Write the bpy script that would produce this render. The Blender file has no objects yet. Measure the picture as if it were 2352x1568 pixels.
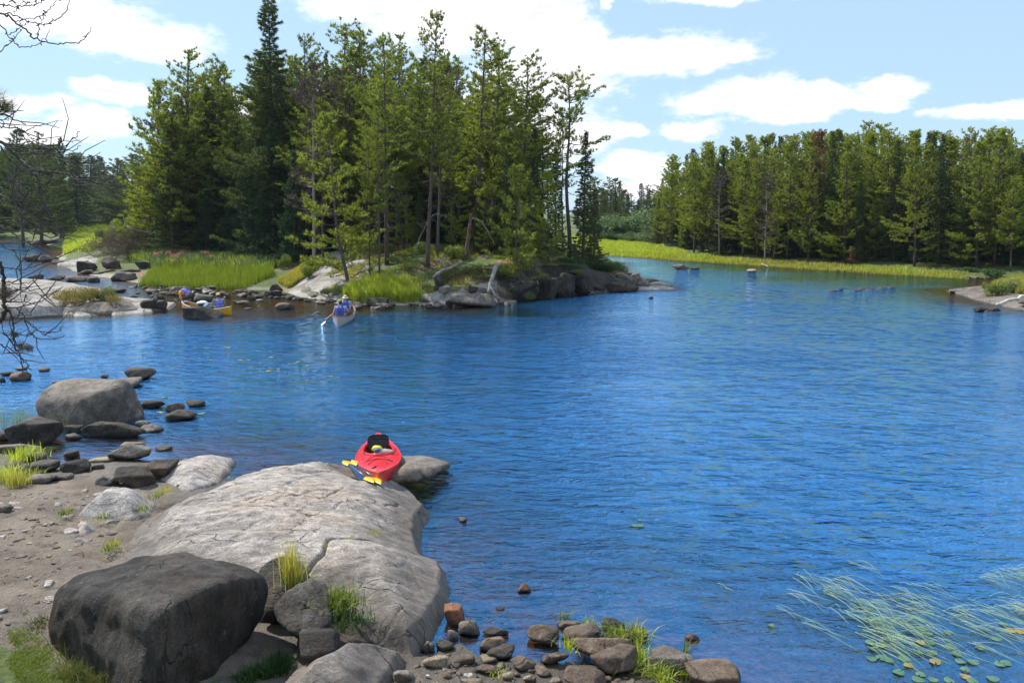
import bpy, bmesh, math, random
import numpy as np
from mathutils import Vector, Matrix
R = math.radians
SC = bpy.context.scene
COL = SC.collection

# ---------------------------------------------------------------- camera
CAM_H, PITCH, FPX = 4.6, R(9.0), 1850.0
cd = bpy.data.cameras.new('camera')
cd.sensor_width = 36.0
cd.lens = 36.0 * FPX / 2352.0
cd.clip_start, cd.clip_end = 0.1, 6000.0
cam = bpy.data.objects.new('camera', cd)
COL.objects.link(cam)
cam.location = (0, 0, CAM_H)
cam.rotation_euler = (R(90) - PITCH, 0, 0)
SC.camera = cam

# ---------------------------------------------------------------- exposure
SC.view_settings.view_transform = 'Standard'
SC.view_settings.look = 'None'
SC.view_settings.gamma = 1.0
SC.view_settings.use_curve_mapping = False
SC.view_settings.exposure = 0.25
SC.cycles.max_bounces = 6
SC.cycles.diffuse_bounces = 3
SC.cycles.glossy_bounces = 3
SC.cycles.transmission_bounces = 4
SC.cycles.transparent_max_bounces = 8
SC.cycles.caustics_reflective = False
SC.cycles.caustics_refractive = False
SC.cycles.use_denoising = True
SC.cycles.sample_clamp_direct = 30.0
SC.cycles.sample_clamp_indirect = 6.0

# ---------------------------------------------------------------- sun and sky
SUN_AZ, SUN_EL = -50.0, 46.0
sl = bpy.data.lights.new('sun', 'SUN')
sl.energy = 5.0
sl.angle = R(0.5)
sl.color = (1.0, 0.95, 0.86)
sun = bpy.data.objects.new('sun', sl)
COL.objects.link(sun)
sdir = Vector((math.sin(R(SUN_AZ)) * math.cos(R(SUN_EL)), math.cos(R(SUN_AZ)) * math.cos(R(SUN_EL)), math.sin(R(SUN_EL))))
sun.rotation_euler = sdir.to_track_quat('Z', 'Y').to_euler()
sun.location = sdir * 60


class NT:
    """small node-tree helper"""
    def __init__(s, tree):
        s.t = tree
    def n(s, typ, ins=None, **kw):
        nd = s.t.nodes.new(typ)
        for k, v in kw.items():
            setattr(nd, k, v)
        if ins:
            for k, v in ins.items():
                s.put(nd.inputs[k], v)
        return nd
    def put(s, sock, v):
        if isinstance(v, bpy.types.NodeSocket):
            s.t.links.new(v, sock)
        elif isinstance(v, bpy.types.Node):
            s.t.links.new(v.outputs[0], sock)
        else:
            sock.default_value = v
    def m(s, op, a, b=None, c=None, clamp=False):
        nd = s.t.nodes.new('ShaderNodeMath')
        nd.operation = op
        nd.use_clamp = clamp
        s.put(nd.inputs[0], a)
        if b is not None: s.put(nd.inputs[1], b)
        if c is not None: s.put(nd.inputs[2], c)
        return nd.outputs[0]
    def v(s, op, a, b=None):
        nd = s.t.nodes.new('ShaderNodeVectorMath')
        nd.operation = op
        s.put(nd.inputs[0], a)
        if b is not None: s.put(nd.inputs[1], b)
        return nd.outputs['Value'] if op in ('LENGTH', 'DOT_PRODUCT') else nd.outputs[0]
    def mix(s, f, a, b, bt='MIX'):
        nd = s.t.nodes.new('ShaderNodeMix')
        nd.data_type = 'RGBA'
        nd.blend_type = bt
        s.put(nd.inputs['Factor'], f)
        s.put(nd.inputs['A'], a if not isinstance(a, tuple) else (*a, 1) if len(a) == 3 else a)
        s.put(nd.inputs['B'], b if not isinstance(b, tuple) else (*b, 1) if len(b) == 3 else b)
        return nd.outputs['Result']
    def ss(s, x, lo, hi, a=0.0, b=1.0):
        nd = s.t.nodes.new('ShaderNodeMapRange')
        nd.interpolation_type = 'SMOOTHSTEP'
        s.put(nd.inputs['Value'], x)
        nd.inputs['From Min'].default_value = lo
        nd.inputs['From Max'].default_value = hi
        nd.inputs['To Min'].default_value = a
        nd.inputs['To Max'].default_value = b
        return nd.outputs['Result']
    def noise(s, co, scale, detail=4, rough=0.55, dist=0.0, **kw):
        nd = s.n('ShaderNodeTexNoise', {'Vector': co, 'Scale': scale, 'Detail': detail, 'Roughness': rough, 'Distortion': dist}, **kw)
        return nd.outputs['Fac']
    def vscale(s, co, sc):
        return s.v('MULTIPLY', co, sc)


world = bpy.data.worlds.new("World")
SC.world = world
world.use_nodes = True
W = NT(world.node_tree)
bg = world.node_tree.nodes['Background']
sky = W.n('ShaderNodeTexSky', sky_type='NISHITA', sun_disc=False)
sky.sun_elevation, sky.sun_rotation = R(SUN_EL), R(SUN_AZ)
sky.air_density, sky.dust_density, sky.ozone_density = 1.0, 0.3, 2.0
SKY_STR = 0.13
tc = W.n('ShaderNodeTexCoord').outputs['Generated']
sx = W.n('ShaderNodeSeparateXYZ', {0: tc})
az = W.m('ARCTAN2', sx.outputs[0], sx.outputs[1])
el = W.m('ARCSINE', W.m('MINIMUM', W.m('MAXIMUM', sx.outputs[2], -1.0), 1.0))
P0 = W.n('ShaderNodeCombineXYZ', {0: az, 1: el}).outputs[0]
# billowy warp of the cloud outlines
nzv = W.n('ShaderNodeTexNoise', {'Vector': W.vscale(P0, (1, 1.6, 1)), 'Scale': 9.0, 'Detail': 5, 'Roughness': 0.6})
warp = W.v('MULTIPLY', W.v('SUBTRACT', nzv.outputs['Color'], (0.5, 0.5, 0.5)), (0.10, 0.045, 0.0))
PW = W.v('ADD', P0, warp)
# the cumulus of this sky: azimuth, elevation, half width, half height (thousandths of a radian)
CLOUDS = [(-560, 235, 100, 33), (-500, 205, 100, 26), (-420, 183, 80, 20), (-620, 265, 80, 30),
          (-445, 196, 40, 14), (-450, 128, 38, 14), (-545, 112, 60, 13), (-470, 98, 38, 15), (-530, 82, 70, 12),
          (-620, 140, 25, 9), (-225, 262, 52, 16), (-150, 250, 110, 34), (-60, 228, 120, 46), (30, 222, 60, 42),
          (-90, 262, 120, 30), (45, 165, 95, 34), (150, 185, 115, 22), (225, 178, 65, 14), (60, 200, 60, 24),
          (290, 256, 130, 17), (228, 244, 48, 12), (360, 248, 60, 13), (560, 262, 40, 12),
          (270, 132, 85, 20), (350, 128, 55, 15), (320, 112, 60, 12), (430, 134, 34, 13), (405, 118, 50, 12),
          (215, 98, 42, 11), (150, 55, 45, 17), (60, 90, 60, 34), (130, 95, 34, 10), (545, 108, 80, 11),
          (112, 246, 10, 14), (172, 30, 60, 14), (-300, 120, 60, 20), (-10, 120, 90, 40), (600, 300, 120, 22),
          (120, 330, 90, 26), (-420, 330, 120, 30), (420, 420, 140, 36), (-100, 420, 160, 40)]
dmin = None
for (a, e, hw, hh) in CLOUDS:
    d = W.v('LENGTH', W.v('MULTIPLY', W.v('SUBTRACT', PW, (a / 1000, e / 1000, 0)), (1000 / hw, 1000 / hh, 0)))
    dmin = d if dmin is None else W.m('SMOOTH_MIN', dmin, d, 0.25)
# elsewhere (overhead, behind) loose cloud from noise only
nb = W.noise(W.vscale(tc, (1, 1, 2.5)), 2.6, 5, 0.6)
back = W.m('MULTIPLY', W.ss(nb, 0.52, 0.66), W.ss(W.m('ABSOLUTE', az), 0.72, 0.95))
fine = W.noise(W.vscale(P0, (1, 2.0, 1)), 34.0, 6, 0.62)
dd = W.m('ADD', dmin, W.m('MULTIPLY', W.m('SUBTRACT', fine, 0.5), 1.35))
cm = W.m('MAXIMUM', W.ss(dd, 1.24, 0.40), back)
cm = W.m('MULTIPLY', cm, 0.97)
# grey-lilac undersides: thick parts, broken by noise
thick = W.ss(dd, 0.75, 0.1)
ln = W.noise(W.vscale(P0, (1, 2.4, 1)), 14.0, 3, 0.5)
sh = W.m('MULTIPLY', thick, W.ss(ln, 0.38, 0.66))
ccol = W.mix(sh, (1.25 / SKY_STR, 1.22 / SKY_STR, 1.28 / SKY_STR), (0.84 / SKY_STR, 0.81 / SKY_STR, 0.93 / SKY_STR))
skyc = W.mix(1.0, sky.outputs[0], (1.15, 1.32, 1.38), 'MULTIPLY')
skyc = W.mix(0.80, skyc, (0.45 / SKY_STR, 0.63 / SKY_STR, 0.85 / SKY_STR))
W.put(bg.inputs[0], W.mix(cm, skyc, ccol))
bg.inputs[1].default_value = SKY_STR
world.cycles.sampling_method = 'MANUAL'
world.cycles.sample_map_resolution = 1024

# ---------------------------------------------------------------- geometry helpers
cP, sP = math.cos(PITCH), math.sin(PITCH)


def ray(px, py):
    x, y = (px - 1176) / FPX, (784 - py) / FPX
    return np.array([x, cP + y * sP, y * cP - sP])


def G(px, py, z=0.0):
    """ground point seen at photograph position px, py (2352 px wide) at height z"""
    d = ray(px, py)
    t = (z - CAM_H) / d[2]
    return np.array([d[0] * t, d[1] * t, z])


def D(px, py, Y):
    """point seen at px, py at forward distance Y"""
    d = ray(px, py)
    t = Y / d[1]
    return np.array([d[0] * t, Y, CAM_H + d[2] * t])


_tab = np.random.RandomState(7).rand(1 << 16)


def vnoise(p, seed=0):
    p = np.asarray(p, float)
    i = np.floor(p).astype(np.int64)
    f = p - i
    f = f * f * (3 - 2 * f)
    out = 0
    n = p.shape[1]
    if n == 2:
        p3 = np.zeros((len(p), 1), np.int64)
        i = np.hstack([i, p3]); f = np.hstack([f, p3 * 0.0])
    for dx in (0, 1):
        for dy in (0, 1):
            for dz in ((0, 1) if n == 3 else (0,)):
                h = ((i[:, 0] + dx) * 73856093) ^ ((i[:, 1] + dy) * 19349663) ^ ((i[:, 2] + dz) * 83492791) ^ (seed * 2654435)
                h = (h ^ (h >> 13)) & 0xFFFF
                w = (f[:, 0] if dx else 1 - f[:, 0]) * (f[:, 1] if dy else 1 - f[:, 1])
                if n == 3:
                    w = w * (f[:, 2] if dz else 1 - f[:, 2])
                out = out + _tab[h] * w
    return out * 2 - 1


def fbm(p, octv=4, seed=0, gain=0.5):
    p = np.asarray(p, float)
    a, s, o = 1.0, 0.0, 0
    for k in range(octv):
        o = o + a * vnoise(p * (2.03 ** k) + 17.3 * k, seed + k)
        s += a
        a *= gain
    return o / s


def sst(x):
    x = np.clip(x, 0, 1)
    return x * x * (3 - 2 * x)


def sdf(pts, poly):
    """signed distance to polygon, positive inside"""
    poly = np.asarray(poly, float)[:, :2]
    n = len(poly)
    d2 = np.full(len(pts), 1e18)
    ins = np.zeros(len(pts), bool)
    x, y = pts[:, 0], pts[:, 1]
    for k in range(n):
        a, b = poly[k], poly[(k + 1) % n]
        e = b - a
        wx, wy = x - a[0], y - a[1]
        t = np.clip((wx * e[0] + wy * e[1]) / (e @ e + 1e-12), 0, 1)
        d2 = np.minimum(d2, (wx - e[0] * t) ** 2 + (wy - e[1] * t) ** 2)
        if a[1] != b[1]:
            c = ((a[1] > y) != (b[1] > y)) & (x < (b[0] - a[0]) * (y - a[1]) / (b[1] - a[1]) + a[0])
            ins ^= c
    d = np.sqrt(d2)
    return np.where(ins, d, -d)


def pline_dist(pts, line):
    d2 = np.full(len(pts), 1e18)
    for a, b in zip(line[:-1], line[1:]):
        a, b = np.array(a[:2]), np.array(b[:2])
        e = b - a
        w = pts[:, :2] - a
        t = np.clip((w @ e) / (e @ e + 1e-12), 0, 1)
        d2 = np.minimum(d2, ((w - t[:, None] * e) ** 2).sum(1))
    return np.sqrt(d2)


def mesh(name, V, faces, mats=(), midx=None, smooth=True, attrs=None):
    """V (n,3); faces: list of int arrays (m,3)/(m,4)"""
    me = bpy.data.meshes.new(name)
    if not isinstance(faces, (list, tuple)):
        faces = [faces]
    faces = [np.asarray(f, np.int32) for f in faces if len(f)]
    V = np.asarray(V, np.float32)
    me.vertices.add(len(V))
    me.vertices.foreach_set('co', V.ravel())
    nl = sum(f.size for f in faces)
    npoly = sum(len(f) for f in faces)
    me.loops.add(nl)
    me.polygons.add(npoly)
    me.loops.foreach_set('vertex_index', np.concatenate([f.ravel() for f in faces]))
    starts, tot = [], 0
    for f in faces:
        starts.append(tot + np.arange(len(f)) * f.shape[1])
        tot += f.size
    me.polygons.foreach_set('loop_start', np.concatenate(starts).astype(np.int32))
    if midx is not None:
        me.polygons.foreach_set('material_index', np.asarray(midx, np.int32))
    me.update(calc_edges=True)
    if smooth:
        me.polygons.foreach_set('use_smooth', np.ones(npoly, bool))
    for m_ in mats:
        me.materials.append(m_)
    if attrs:
        for k, a in attrs.items():
            a = np.asarray(a, np.float32)
            if a.ndim == 1:
                at = me.attributes.new(k, 'FLOAT', 'POINT'); at.data.foreach_set('value', a)
            else:
                at = me.attributes.new(k, 'FLOAT_COLOR', 'POINT')
                at.data.foreach_set('color', np.hstack([a, np.ones((len(a), 4 - a.shape[1]))]).astype(np.float32).ravel())
    me.validate()
    return me


def ob(name, me, parent=None, loc=(0, 0, 0), rot=(0, 0, 0), scale=(1, 1, 1), label=None, cat=None, group=None, kind=None):
    o = bpy.data.objects.new(name, me)
    COL.objects.link(o)
    o.location, o.rotation_euler, o.scale = [float(q) for q in loc], rot, scale
    if parent: o.parent = parent
    if label: o['label'] = label
    if cat: o['category'] = cat
    if group: o['group'] = group
    if kind: o['kind'] = kind
    return o


def copy_tree(o, parent=None):
    c = o.copy()
    COL.objects.link(c)
    c.parent = parent
    for ch in o.children:
        copy_tree(ch, c)
    return c


class Acc:
    """collects shapes into one mesh"""
    def __init__(s):
        s.V, s.T, s.Q, s.mt, s.mq, s.n = [], [], [], [], [], 0
    def add(s, V, F, m=0):
        V = np.asarray(V, float); F = np.asarray(F, int)
        if F.shape[1] == 3:
            s.T.append(F + s.n); s.mt.append(np.full(len(F), m))
        else:
            s.Q.append(F + s.n); s.mq.append(np.full(len(F), m))
        s.V.append(V); s.n += len(V)
        return s
    def tube(s, pts, rad, sides=6, m=0, cap=True):
        pts = np.asarray(pts, float)
        n = len(pts)
        rad = np.broadcast_to(np.asarray(rad, float), (n,))
        tg = np.gradient(pts, axis=0)
        tg /= np.linalg.norm(tg, axis=1)[:, None] + 1e-9
        ref = np.array([0, 0, 1.0]) if abs(tg[0][2]) < 0.9 else np.array([1.0, 0, 0])
        u = np.cross(tg, ref); u /= np.linalg.norm(u, axis=1)[:, None] + 1e-9
        w = np.cross(tg, u)
        a = np.arange(sides) / sides * 2 * np.pi
        V = pts[:, None] + rad[:, None, None] * (np.cos(a)[None, :, None] * u[:, None] + np.sin(a)[None, :, None] * w[:, None])
        V = V.reshape(-1, 3)
        i = np.arange(n - 1)[:, None] * sides; j = np.arange(sides)[None]
        q = np.stack([i + j, i + (j + 1) % sides, i + sides + (j + 1) % sides, i + sides + j], -1).reshape(-1, 4)
        base = s.n
        s.add(V, q, m)
        if cap:
            c0, c1 = s.n, s.n + 1
            s.V.append(np.array([pts[0], pts[-1]])); s.n += 2
            j = np.arange(sides)
            s.T.append(np.stack([np.full(sides, c0), base + (j + 1) % sides, base + j], -1)); s.mt.append(np.full(sides, m))
            L = base + (n - 1) * sides
            s.T.append(np.stack([np.full(sides, c1), L + j, L + (j + 1) % sides], -1)); s.mt.append(np.full(sides, m))
        return s
    def mesh(s, name, mats, smooth=True, attrs=None):
        fs, mi = [], []
        if s.T: fs.append(np.vstack(s.T)); mi.append(np.concatenate(s.mt))
        if s.Q: fs.append(np.vstack(s.Q)); mi.append(np.concatenate(s.mq))
        return mesh(name, np.vstack(s.V), fs, mats, np.concatenate(mi), smooth, attrs)


_ico = {}


def ico(sub):
    if sub not in _ico:
        bm = bmesh.new()
        bmesh.ops.create_icosphere(bm, subdivisions=sub, radius=1.0)
        V = np.array([v.co[:] for v in bm.verts]); F = np.array([[v.index for v in f.verts] for f in bm.faces])
        bm.free()
        _ico[sub] = (V, F)
    return _ico[sub]


def grid_faces(n, m):
    i = np.arange(n - 1)[:, None] * m; j = np.arange(m - 1)[None]
    return np.stack([i + j, i + j + 1, i + m + j + 1, i + m + j], -1).reshape(-1, 4)


# ---------------------------------------------------------------- materials
def new_mat(name):
    m = bpy.data.materials.new(name)
    m.use_nodes = True
    m.node_tree.nodes.clear()
    t = NT(m.node_tree)
    out = t.n('ShaderNodeOutputMaterial')
    return m, t, out


def simple(name, col, rough=0.5, metal=0.0, var=0.06, scale=8.0, bump=0.0, spec=0.5, coat=0.0):
    m, t, out = new_mat(name)
    co = t.n('ShaderNodeTexCoord').outputs['Object']
    nz = t.noise(co, scale, 4)
    c = t.mix(nz, tuple(max(0, q * (1 - var * 2)) for q in col), tuple(min(1, q * (1 + var * 2)) for q in col))
    p = t.n('ShaderNodeBsdfPrincipled', {'Base Color': c, 'Roughness': rough, 'Metallic': metal, 'Specular IOR Level': spec, 'Coat Weight': coat})
    if bump:
        b = t.n('ShaderNodeBump', {'Height': t.noise(co, scale * 4, 4), 'Strength': 0.6, 'Distance': bump})
        t.put(p.inputs['Normal'], b)
    t.put(out.inputs[0], p)
    return m


def granite(name, base, dark, warm, bumpd=0.02, lichen=0.25, wetline=True, stretch=(1, 1, 1), band=0):
    """weathered granite: mottled greys, warm stains, speckle, fine pits and hairline cracks"""
    m, t, out = new_mat(name)
    co = t.n('ShaderNodeNewGeometry').outputs['Position']
    cs = t.vscale(co, stretch)
    n1 = t.noise(cs, 1.3, 5, 0.6, 0.4)
    n2 = t.noise(cs, 6.0, 6, 0.7)
    n3 = t.noise(co, 45.0, 3, 0.7)
    n4 = t.noise(cs, 0.55, 3, 0.5)
    c = t.mix(t.ss(n1, 0.35, 0.68), dark, base)
    c = t.mix(t.m('MULTIPLY', t.ss(n4, 0.5, 0.68), 0.6), c, warm)
    c = t.mix(0.75, c, t.mix(t.ss(n2, 0.25, 0.75), (0.32, 0.32, 0.34), (1.5, 1.46, 1.4)), 'MULTIPLY')
    n6 = t.noise(t.vscale(cs, (1, 3.0, 1)), 14.0, 5, 0.75)
    c = t.mix(t.m('MULTIPLY', t.ss(n6, 0.56, 0.70), 0.4), c, (0.07, 0.06, 0.05))
    c = t.mix(0.7, c, t.mix(t.ss(n3, 0.3, 0.7), (0.4, 0.4, 0.42), (1.4, 1.38, 1.35)), 'MULTIPLY')
    lz = t.m('MULTIPLY', t.ss(t.noise(co, 9.0, 5, 0.75), 0.6, 0.68), lichen)
    c = t.mix(lz, c, (0.30, 0.31, 0.27))
    rough = 0.85
    if wetline:   # rock just above the waterline is wet and dark
        z = t.n('ShaderNodeSeparateXYZ', {0: co}).outputs[2]
        zz = t.m('ADD', z, t.m('MULTIPLY', t.m('SUBTRACT', n2, 0.5), 0.12))
        wet = t.ss(zz, 0.10, 0.0)
        c = t.mix(t.m('MULTIPLY', wet, 0.62), c, t.mix(0.5, c, (0.012, 0.010, 0.008)))
        c = t.mix(t.m('MULTIPLY', wet, 0.5), c, (0.02, 0.018, 0.016))
        rough = t.m('SUBTRACT', 0.85, t.m('MULTIPLY', wet, 0.5))
    if band:   # blotchy dark brown towards the bottom, fading out upward
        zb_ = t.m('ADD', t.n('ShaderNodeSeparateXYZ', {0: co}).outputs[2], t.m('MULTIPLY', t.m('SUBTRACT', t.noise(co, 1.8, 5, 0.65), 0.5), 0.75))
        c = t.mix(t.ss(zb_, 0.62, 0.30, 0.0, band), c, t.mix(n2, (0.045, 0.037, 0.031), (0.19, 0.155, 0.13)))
    vo = t.n('ShaderNodeTexVoronoi', {'Vector': t.v('ADD', cs, t.vscale(t.n('ShaderNodeTexNoise', {'Vector': cs, 'Scale': 2.5, 'Detail': 4}).outputs['Color'], (0.5, 0.5, 0.5))), 'Scale': 1.1}, feature='DISTANCE_TO_EDGE')
    crack = t.m('MULTIPLY', t.ss(vo.outputs['Distance'], 0.018, 0.0), t.ss(t.noise(co, 1.7, 2), 0.46, 0.6))
    c = t.mix(t.m('MULTIPLY', crack, 0.75), c, (0.03, 0.027, 0.022))
    h = t.m('ADD', t.m('MULTIPLY', n2, 1.0), t.m('ADD', t.m('MULTIPLY', n3, 0.35), t.m('MULTIPLY', n6, 0.5)))
    h = t.m('SUBTRACT', h, t.m('MULTIPLY', crack, 0.8))
    b = t.n('ShaderNodeBump', {'Height': h, 'Strength': 0.9, 'Distance': bumpd})
    p = t.n('ShaderNodeBsdfPrincipled', {'Base Color': c, 'Roughness': rough, 'Normal': b, 'Specular IOR Level': 0.4})
    t.put(out.inputs[0], p)
    return m


M_PALE = granite('pale_granite', (0.54, 0.495, 0.465), (0.33, 0.292, 0.268), (0.50, 0.40, 0.31), 0.032, 0.15, stretch=(1, 2.2, 1))
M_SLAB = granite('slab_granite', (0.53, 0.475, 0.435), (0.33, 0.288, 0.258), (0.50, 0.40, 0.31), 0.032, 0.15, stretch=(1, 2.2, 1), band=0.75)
M_GREY = granite('grey_granite', (0.25, 0.215, 0.185), (0.10, 0.086, 0.076), (0.22, 0.17, 0.12), 0.025, 0.3)
M_DARK = granite('dark_granite', (0.125, 0.102, 0.085), (0.032, 0.027, 0.023), (0.15, 0.10, 0.065), 0.05, 0.25)
M_BROWN = granite('brown_stone', (0.20, 0.145, 0.10), (0.09, 0.065, 0.05), (0.30, 0.19, 0.10), 0.015, 0.12)
M_TAN = granite('tan_stone', (0.34, 0.27, 0.18), (0.20, 0.15, 0.10), (0.42, 0.30, 0.16), 0.012, 0.05)
M_RED = granite('red_stone', (0.26, 0.10, 0.06), (0.10, 0.045, 0.035), (0.34, 0.16, 0.07), 0.012, 0.05)
M_WHITE = granite('white_stone', (0.55, 0.53, 0.48), (0.38, 0.36, 0.33), (0.5, 0.42, 0.32), 0.01, 0.0, False)
M_PINK = granite('pink_granite', (0.45, 0.33, 0.27), (0.26, 0.19, 0.16), (0.45, 0.34, 0.25), 0.012, 0.1)


def foliage(name, c1, c2, trans=0.35, dead=None, rough=0.55, zvar=None):
    m, t, out = new_mat(name)
    co = t.n('ShaderNodeNewGeometry').outputs['Position']
    oi = t.n('ShaderNodeObjectInfo').outputs['Random']
    ri = t.n('ShaderNodeNewGeometry').outputs['Random Per Island']
    nz = t.noise(co, 1.1, 4, 0.6)
    f = t.m('ADD', t.m('MULTIPLY', nz, 0.6), t.m('MULTIPLY', ri, 0.4))
    c = t.mix(t.ss(f, 0.3, 0.75), c1, c2)
    c = t.mix(t.m('MULTIPLY', oi, 0.45), c, t.mix(0.5, c, (0.75, 0.70, 0.45), 'MULTIPLY'))
    if dead:
        c = t.mix(t.ss(t.noise(co, 0.9, 3), 0.60, 0.68), c, dead)
    d = t.n('ShaderNodeBsdfDiffuse', {'Color': c})
    tr = t.n('ShaderNodeBsdfTranslucent', {'Color': t.mix(0.35, c, (1.25, 1.35, 0.5), 'MULTIPLY')})
    g = t.n('ShaderNodeBsdfGlossy', {'Color': (1, 1, 1, 1), 'Roughness': rough})
    mx = t.n('ShaderNodeMixShader', {0: trans, 1: d.outputs[0], 2: tr.outputs[0]})
    mx2 = t.n('ShaderNodeMixShader', {0: 0.03, 1: mx.outputs[0], 2: g.outputs[0]})
    t.put(out.inputs[0], mx2)
    return m


M_PINE = foliage('pine_needles', (0.11, 0.15, 0.02), (0.38, 0.42, 0.05), 0.55)
M_PINE2 = foliage('yellow_green_pine_needles', (0.13, 0.18, 0.02), (0.42, 0.45, 0.05), 0.55)
M_SPRUCE = foliage('spruce_needles', (0.05, 0.085, 0.024), (0.17, 0.20, 0.045), 0.4)
M_FIR = foliage('fir_needles', (0.028, 0.07, 0.03), (0.085, 0.15, 0.055), 0.3)
M_DEADN = foliage('rust_brown_needles', (0.17, 0.075, 0.03), (0.30, 0.15, 0.06), 0.3)
M_GREYN = foliage('grey_brown_twiglets', (0.10, 0.075, 0.05), (0.20, 0.15, 0.11), 0.1)
M_LEAF = foliage('fresh_green_leaves', (0.11, 0.16, 0.02), (0.28, 0.34, 0.05), 0.45)
M_WILLOW = foliage('grey_green_leaves', (0.08, 0.14, 0.05), (0.20, 0.27, 0.12), 0.4)
M_DLEAF = foliage('deep_green_leaves', (0.03, 0.08, 0.015), (0.08, 0.16, 0.03), 0.4)
M_AUTUMN = foliage('orange_green_leaves', (0.14, 0.17, 0.03), (0.40, 0.25, 0.07), 0.4)
M_GRASS = foliage('bright_grass', (0.34, 0.42, 0.03), (0.62, 0.66, 0.08), 0.55)
M_SEDGE = foliage('sedge', (0.15, 0.22, 0.015), (0.26, 0.30, 0.025), 0.5)
M_YGRASS = foliage('yellowing_grass', (0.32, 0.34, 0.04), (0.55, 0.46, 0.10), 0.5)
M_JUN = foliage('juniper', (0.05, 0.09, 0.018), (0.20, 0.23, 0.04), 0.35)
M_REED = foliage('pale_reed', (0.26, 0.40, 0.27), (0.46, 0.56, 0.38), 0.3)
M_PAD = foliage('lily_leaf', (0.07, 0.18, 0.13), (0.15, 0.27, 0.17), 0.2)
M_PADY = foliage('yellow_lily_leaf', (0.28, 0.30, 0.10), (0.40, 0.24, 0.10), 0.2)
M_PINKF = foliage('pink_blossom', (0.60, 0.20, 0.22), (0.75, 0.35, 0.33), 0.3)
M_BARK = simple('pine_bark', (0.10, 0.072, 0.058), 0.9, var=0.3, scale=5, bump=0.03)
M_BARKR = simple('reddish_bark', (0.14, 0.085, 0.06), 0.9, var=0.3, scale=5, bump=0.03)
M_DWOOD = simple('silver_dead_wood', (0.30, 0.26, 0.22), 0.85, var=0.25, scale=6, bump=0.01)
M_WWOOD = simple('bleached_wood', (0.62, 0.56, 0.48), 0.8, var=0.2, scale=3, bump=0.01)
M_TWIG = simple('dark_twig', (0.045, 0.035, 0.03), 0.85, var=0.3, scale=9)
# ---------------------------------------------------------------- terrain
def GP(lst):
    return [G(p[0], p[1], p[2] if len(p) > 2 else 0.0)[:2] for p in lst]


NEAR = GP([(-700, 1040), (-200, 1030), (0, 1028), (110, 1060), (200, 1052), (300, 1046), (400, 1048), (440, 1045), (545, 1060), (560, 1110),
           (700, 1180), (900, 1300), (940, 1420), (960, 1484), (1060, 1462), (1140, 1492), (1260, 1528), (1350, 1512), (1470, 1500), (1560, 1540), (1660, 1590)]) + \
    [(3.2, 6.2), (6, 5.2), (14, 4), (14, -12), (-30, -12), (-30, 12)]
ISL = GP([(110, 561), (150, 572), (132, 592), (130, 606), (180, 626), (250, 640), (330, 654), (480, 660), (640, 668), (700, 688), (770, 697), (880, 702),
          (960, 700), (1050, 706), (1140, 696), (1250, 682), (1370, 672), (1490, 664), (1550, 665), (1530, 652), (1440, 632), (1425, 604)]) + \
    [(8.2, 72), (6.0, 82), (-4, 96), (-10, 112), (-20, 200), (-45, 232), (-700, 250), (-700, 160)] + GP([(-500, 548), (0, 557)])
FAR = GP([(2900, 730), (2352, 712), (2240, 690), (2176, 668), (2262, 662), (2292, 652), (2302, 642), (2200, 637), (2000, 626), (1850, 616), (1700, 606),
          (1560, 597), (1480, 591), (1400, 586), (1330, 581)]) + [(-4, 99), (-12, 114), (-22, 215), (-30, 262), (-40, 285), (-1500, 300), (-1500, 3000), (1500, 3000), (1500, 20), (60, 15)]
POND = GP([(196, 523.5), (236, 523.5), (240, 533), (190, 534)])
BAR = GP([(-500, 735), (0, 734), (145, 726), (320, 721), (385, 712), (402, 700), (330, 690), (250, 684), (235, 668), (140, 648), (60, 645), (-300, 645)])
RAPID = GP([(200, 640), (330, 655), (640, 668), (700, 690), (900, 712), (700, 725), (480, 740), (400, 715), (390, 690), (240, 665)])


def mixn(x, xs, ys):
    return np.interp(x, xs, ys)


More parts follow.
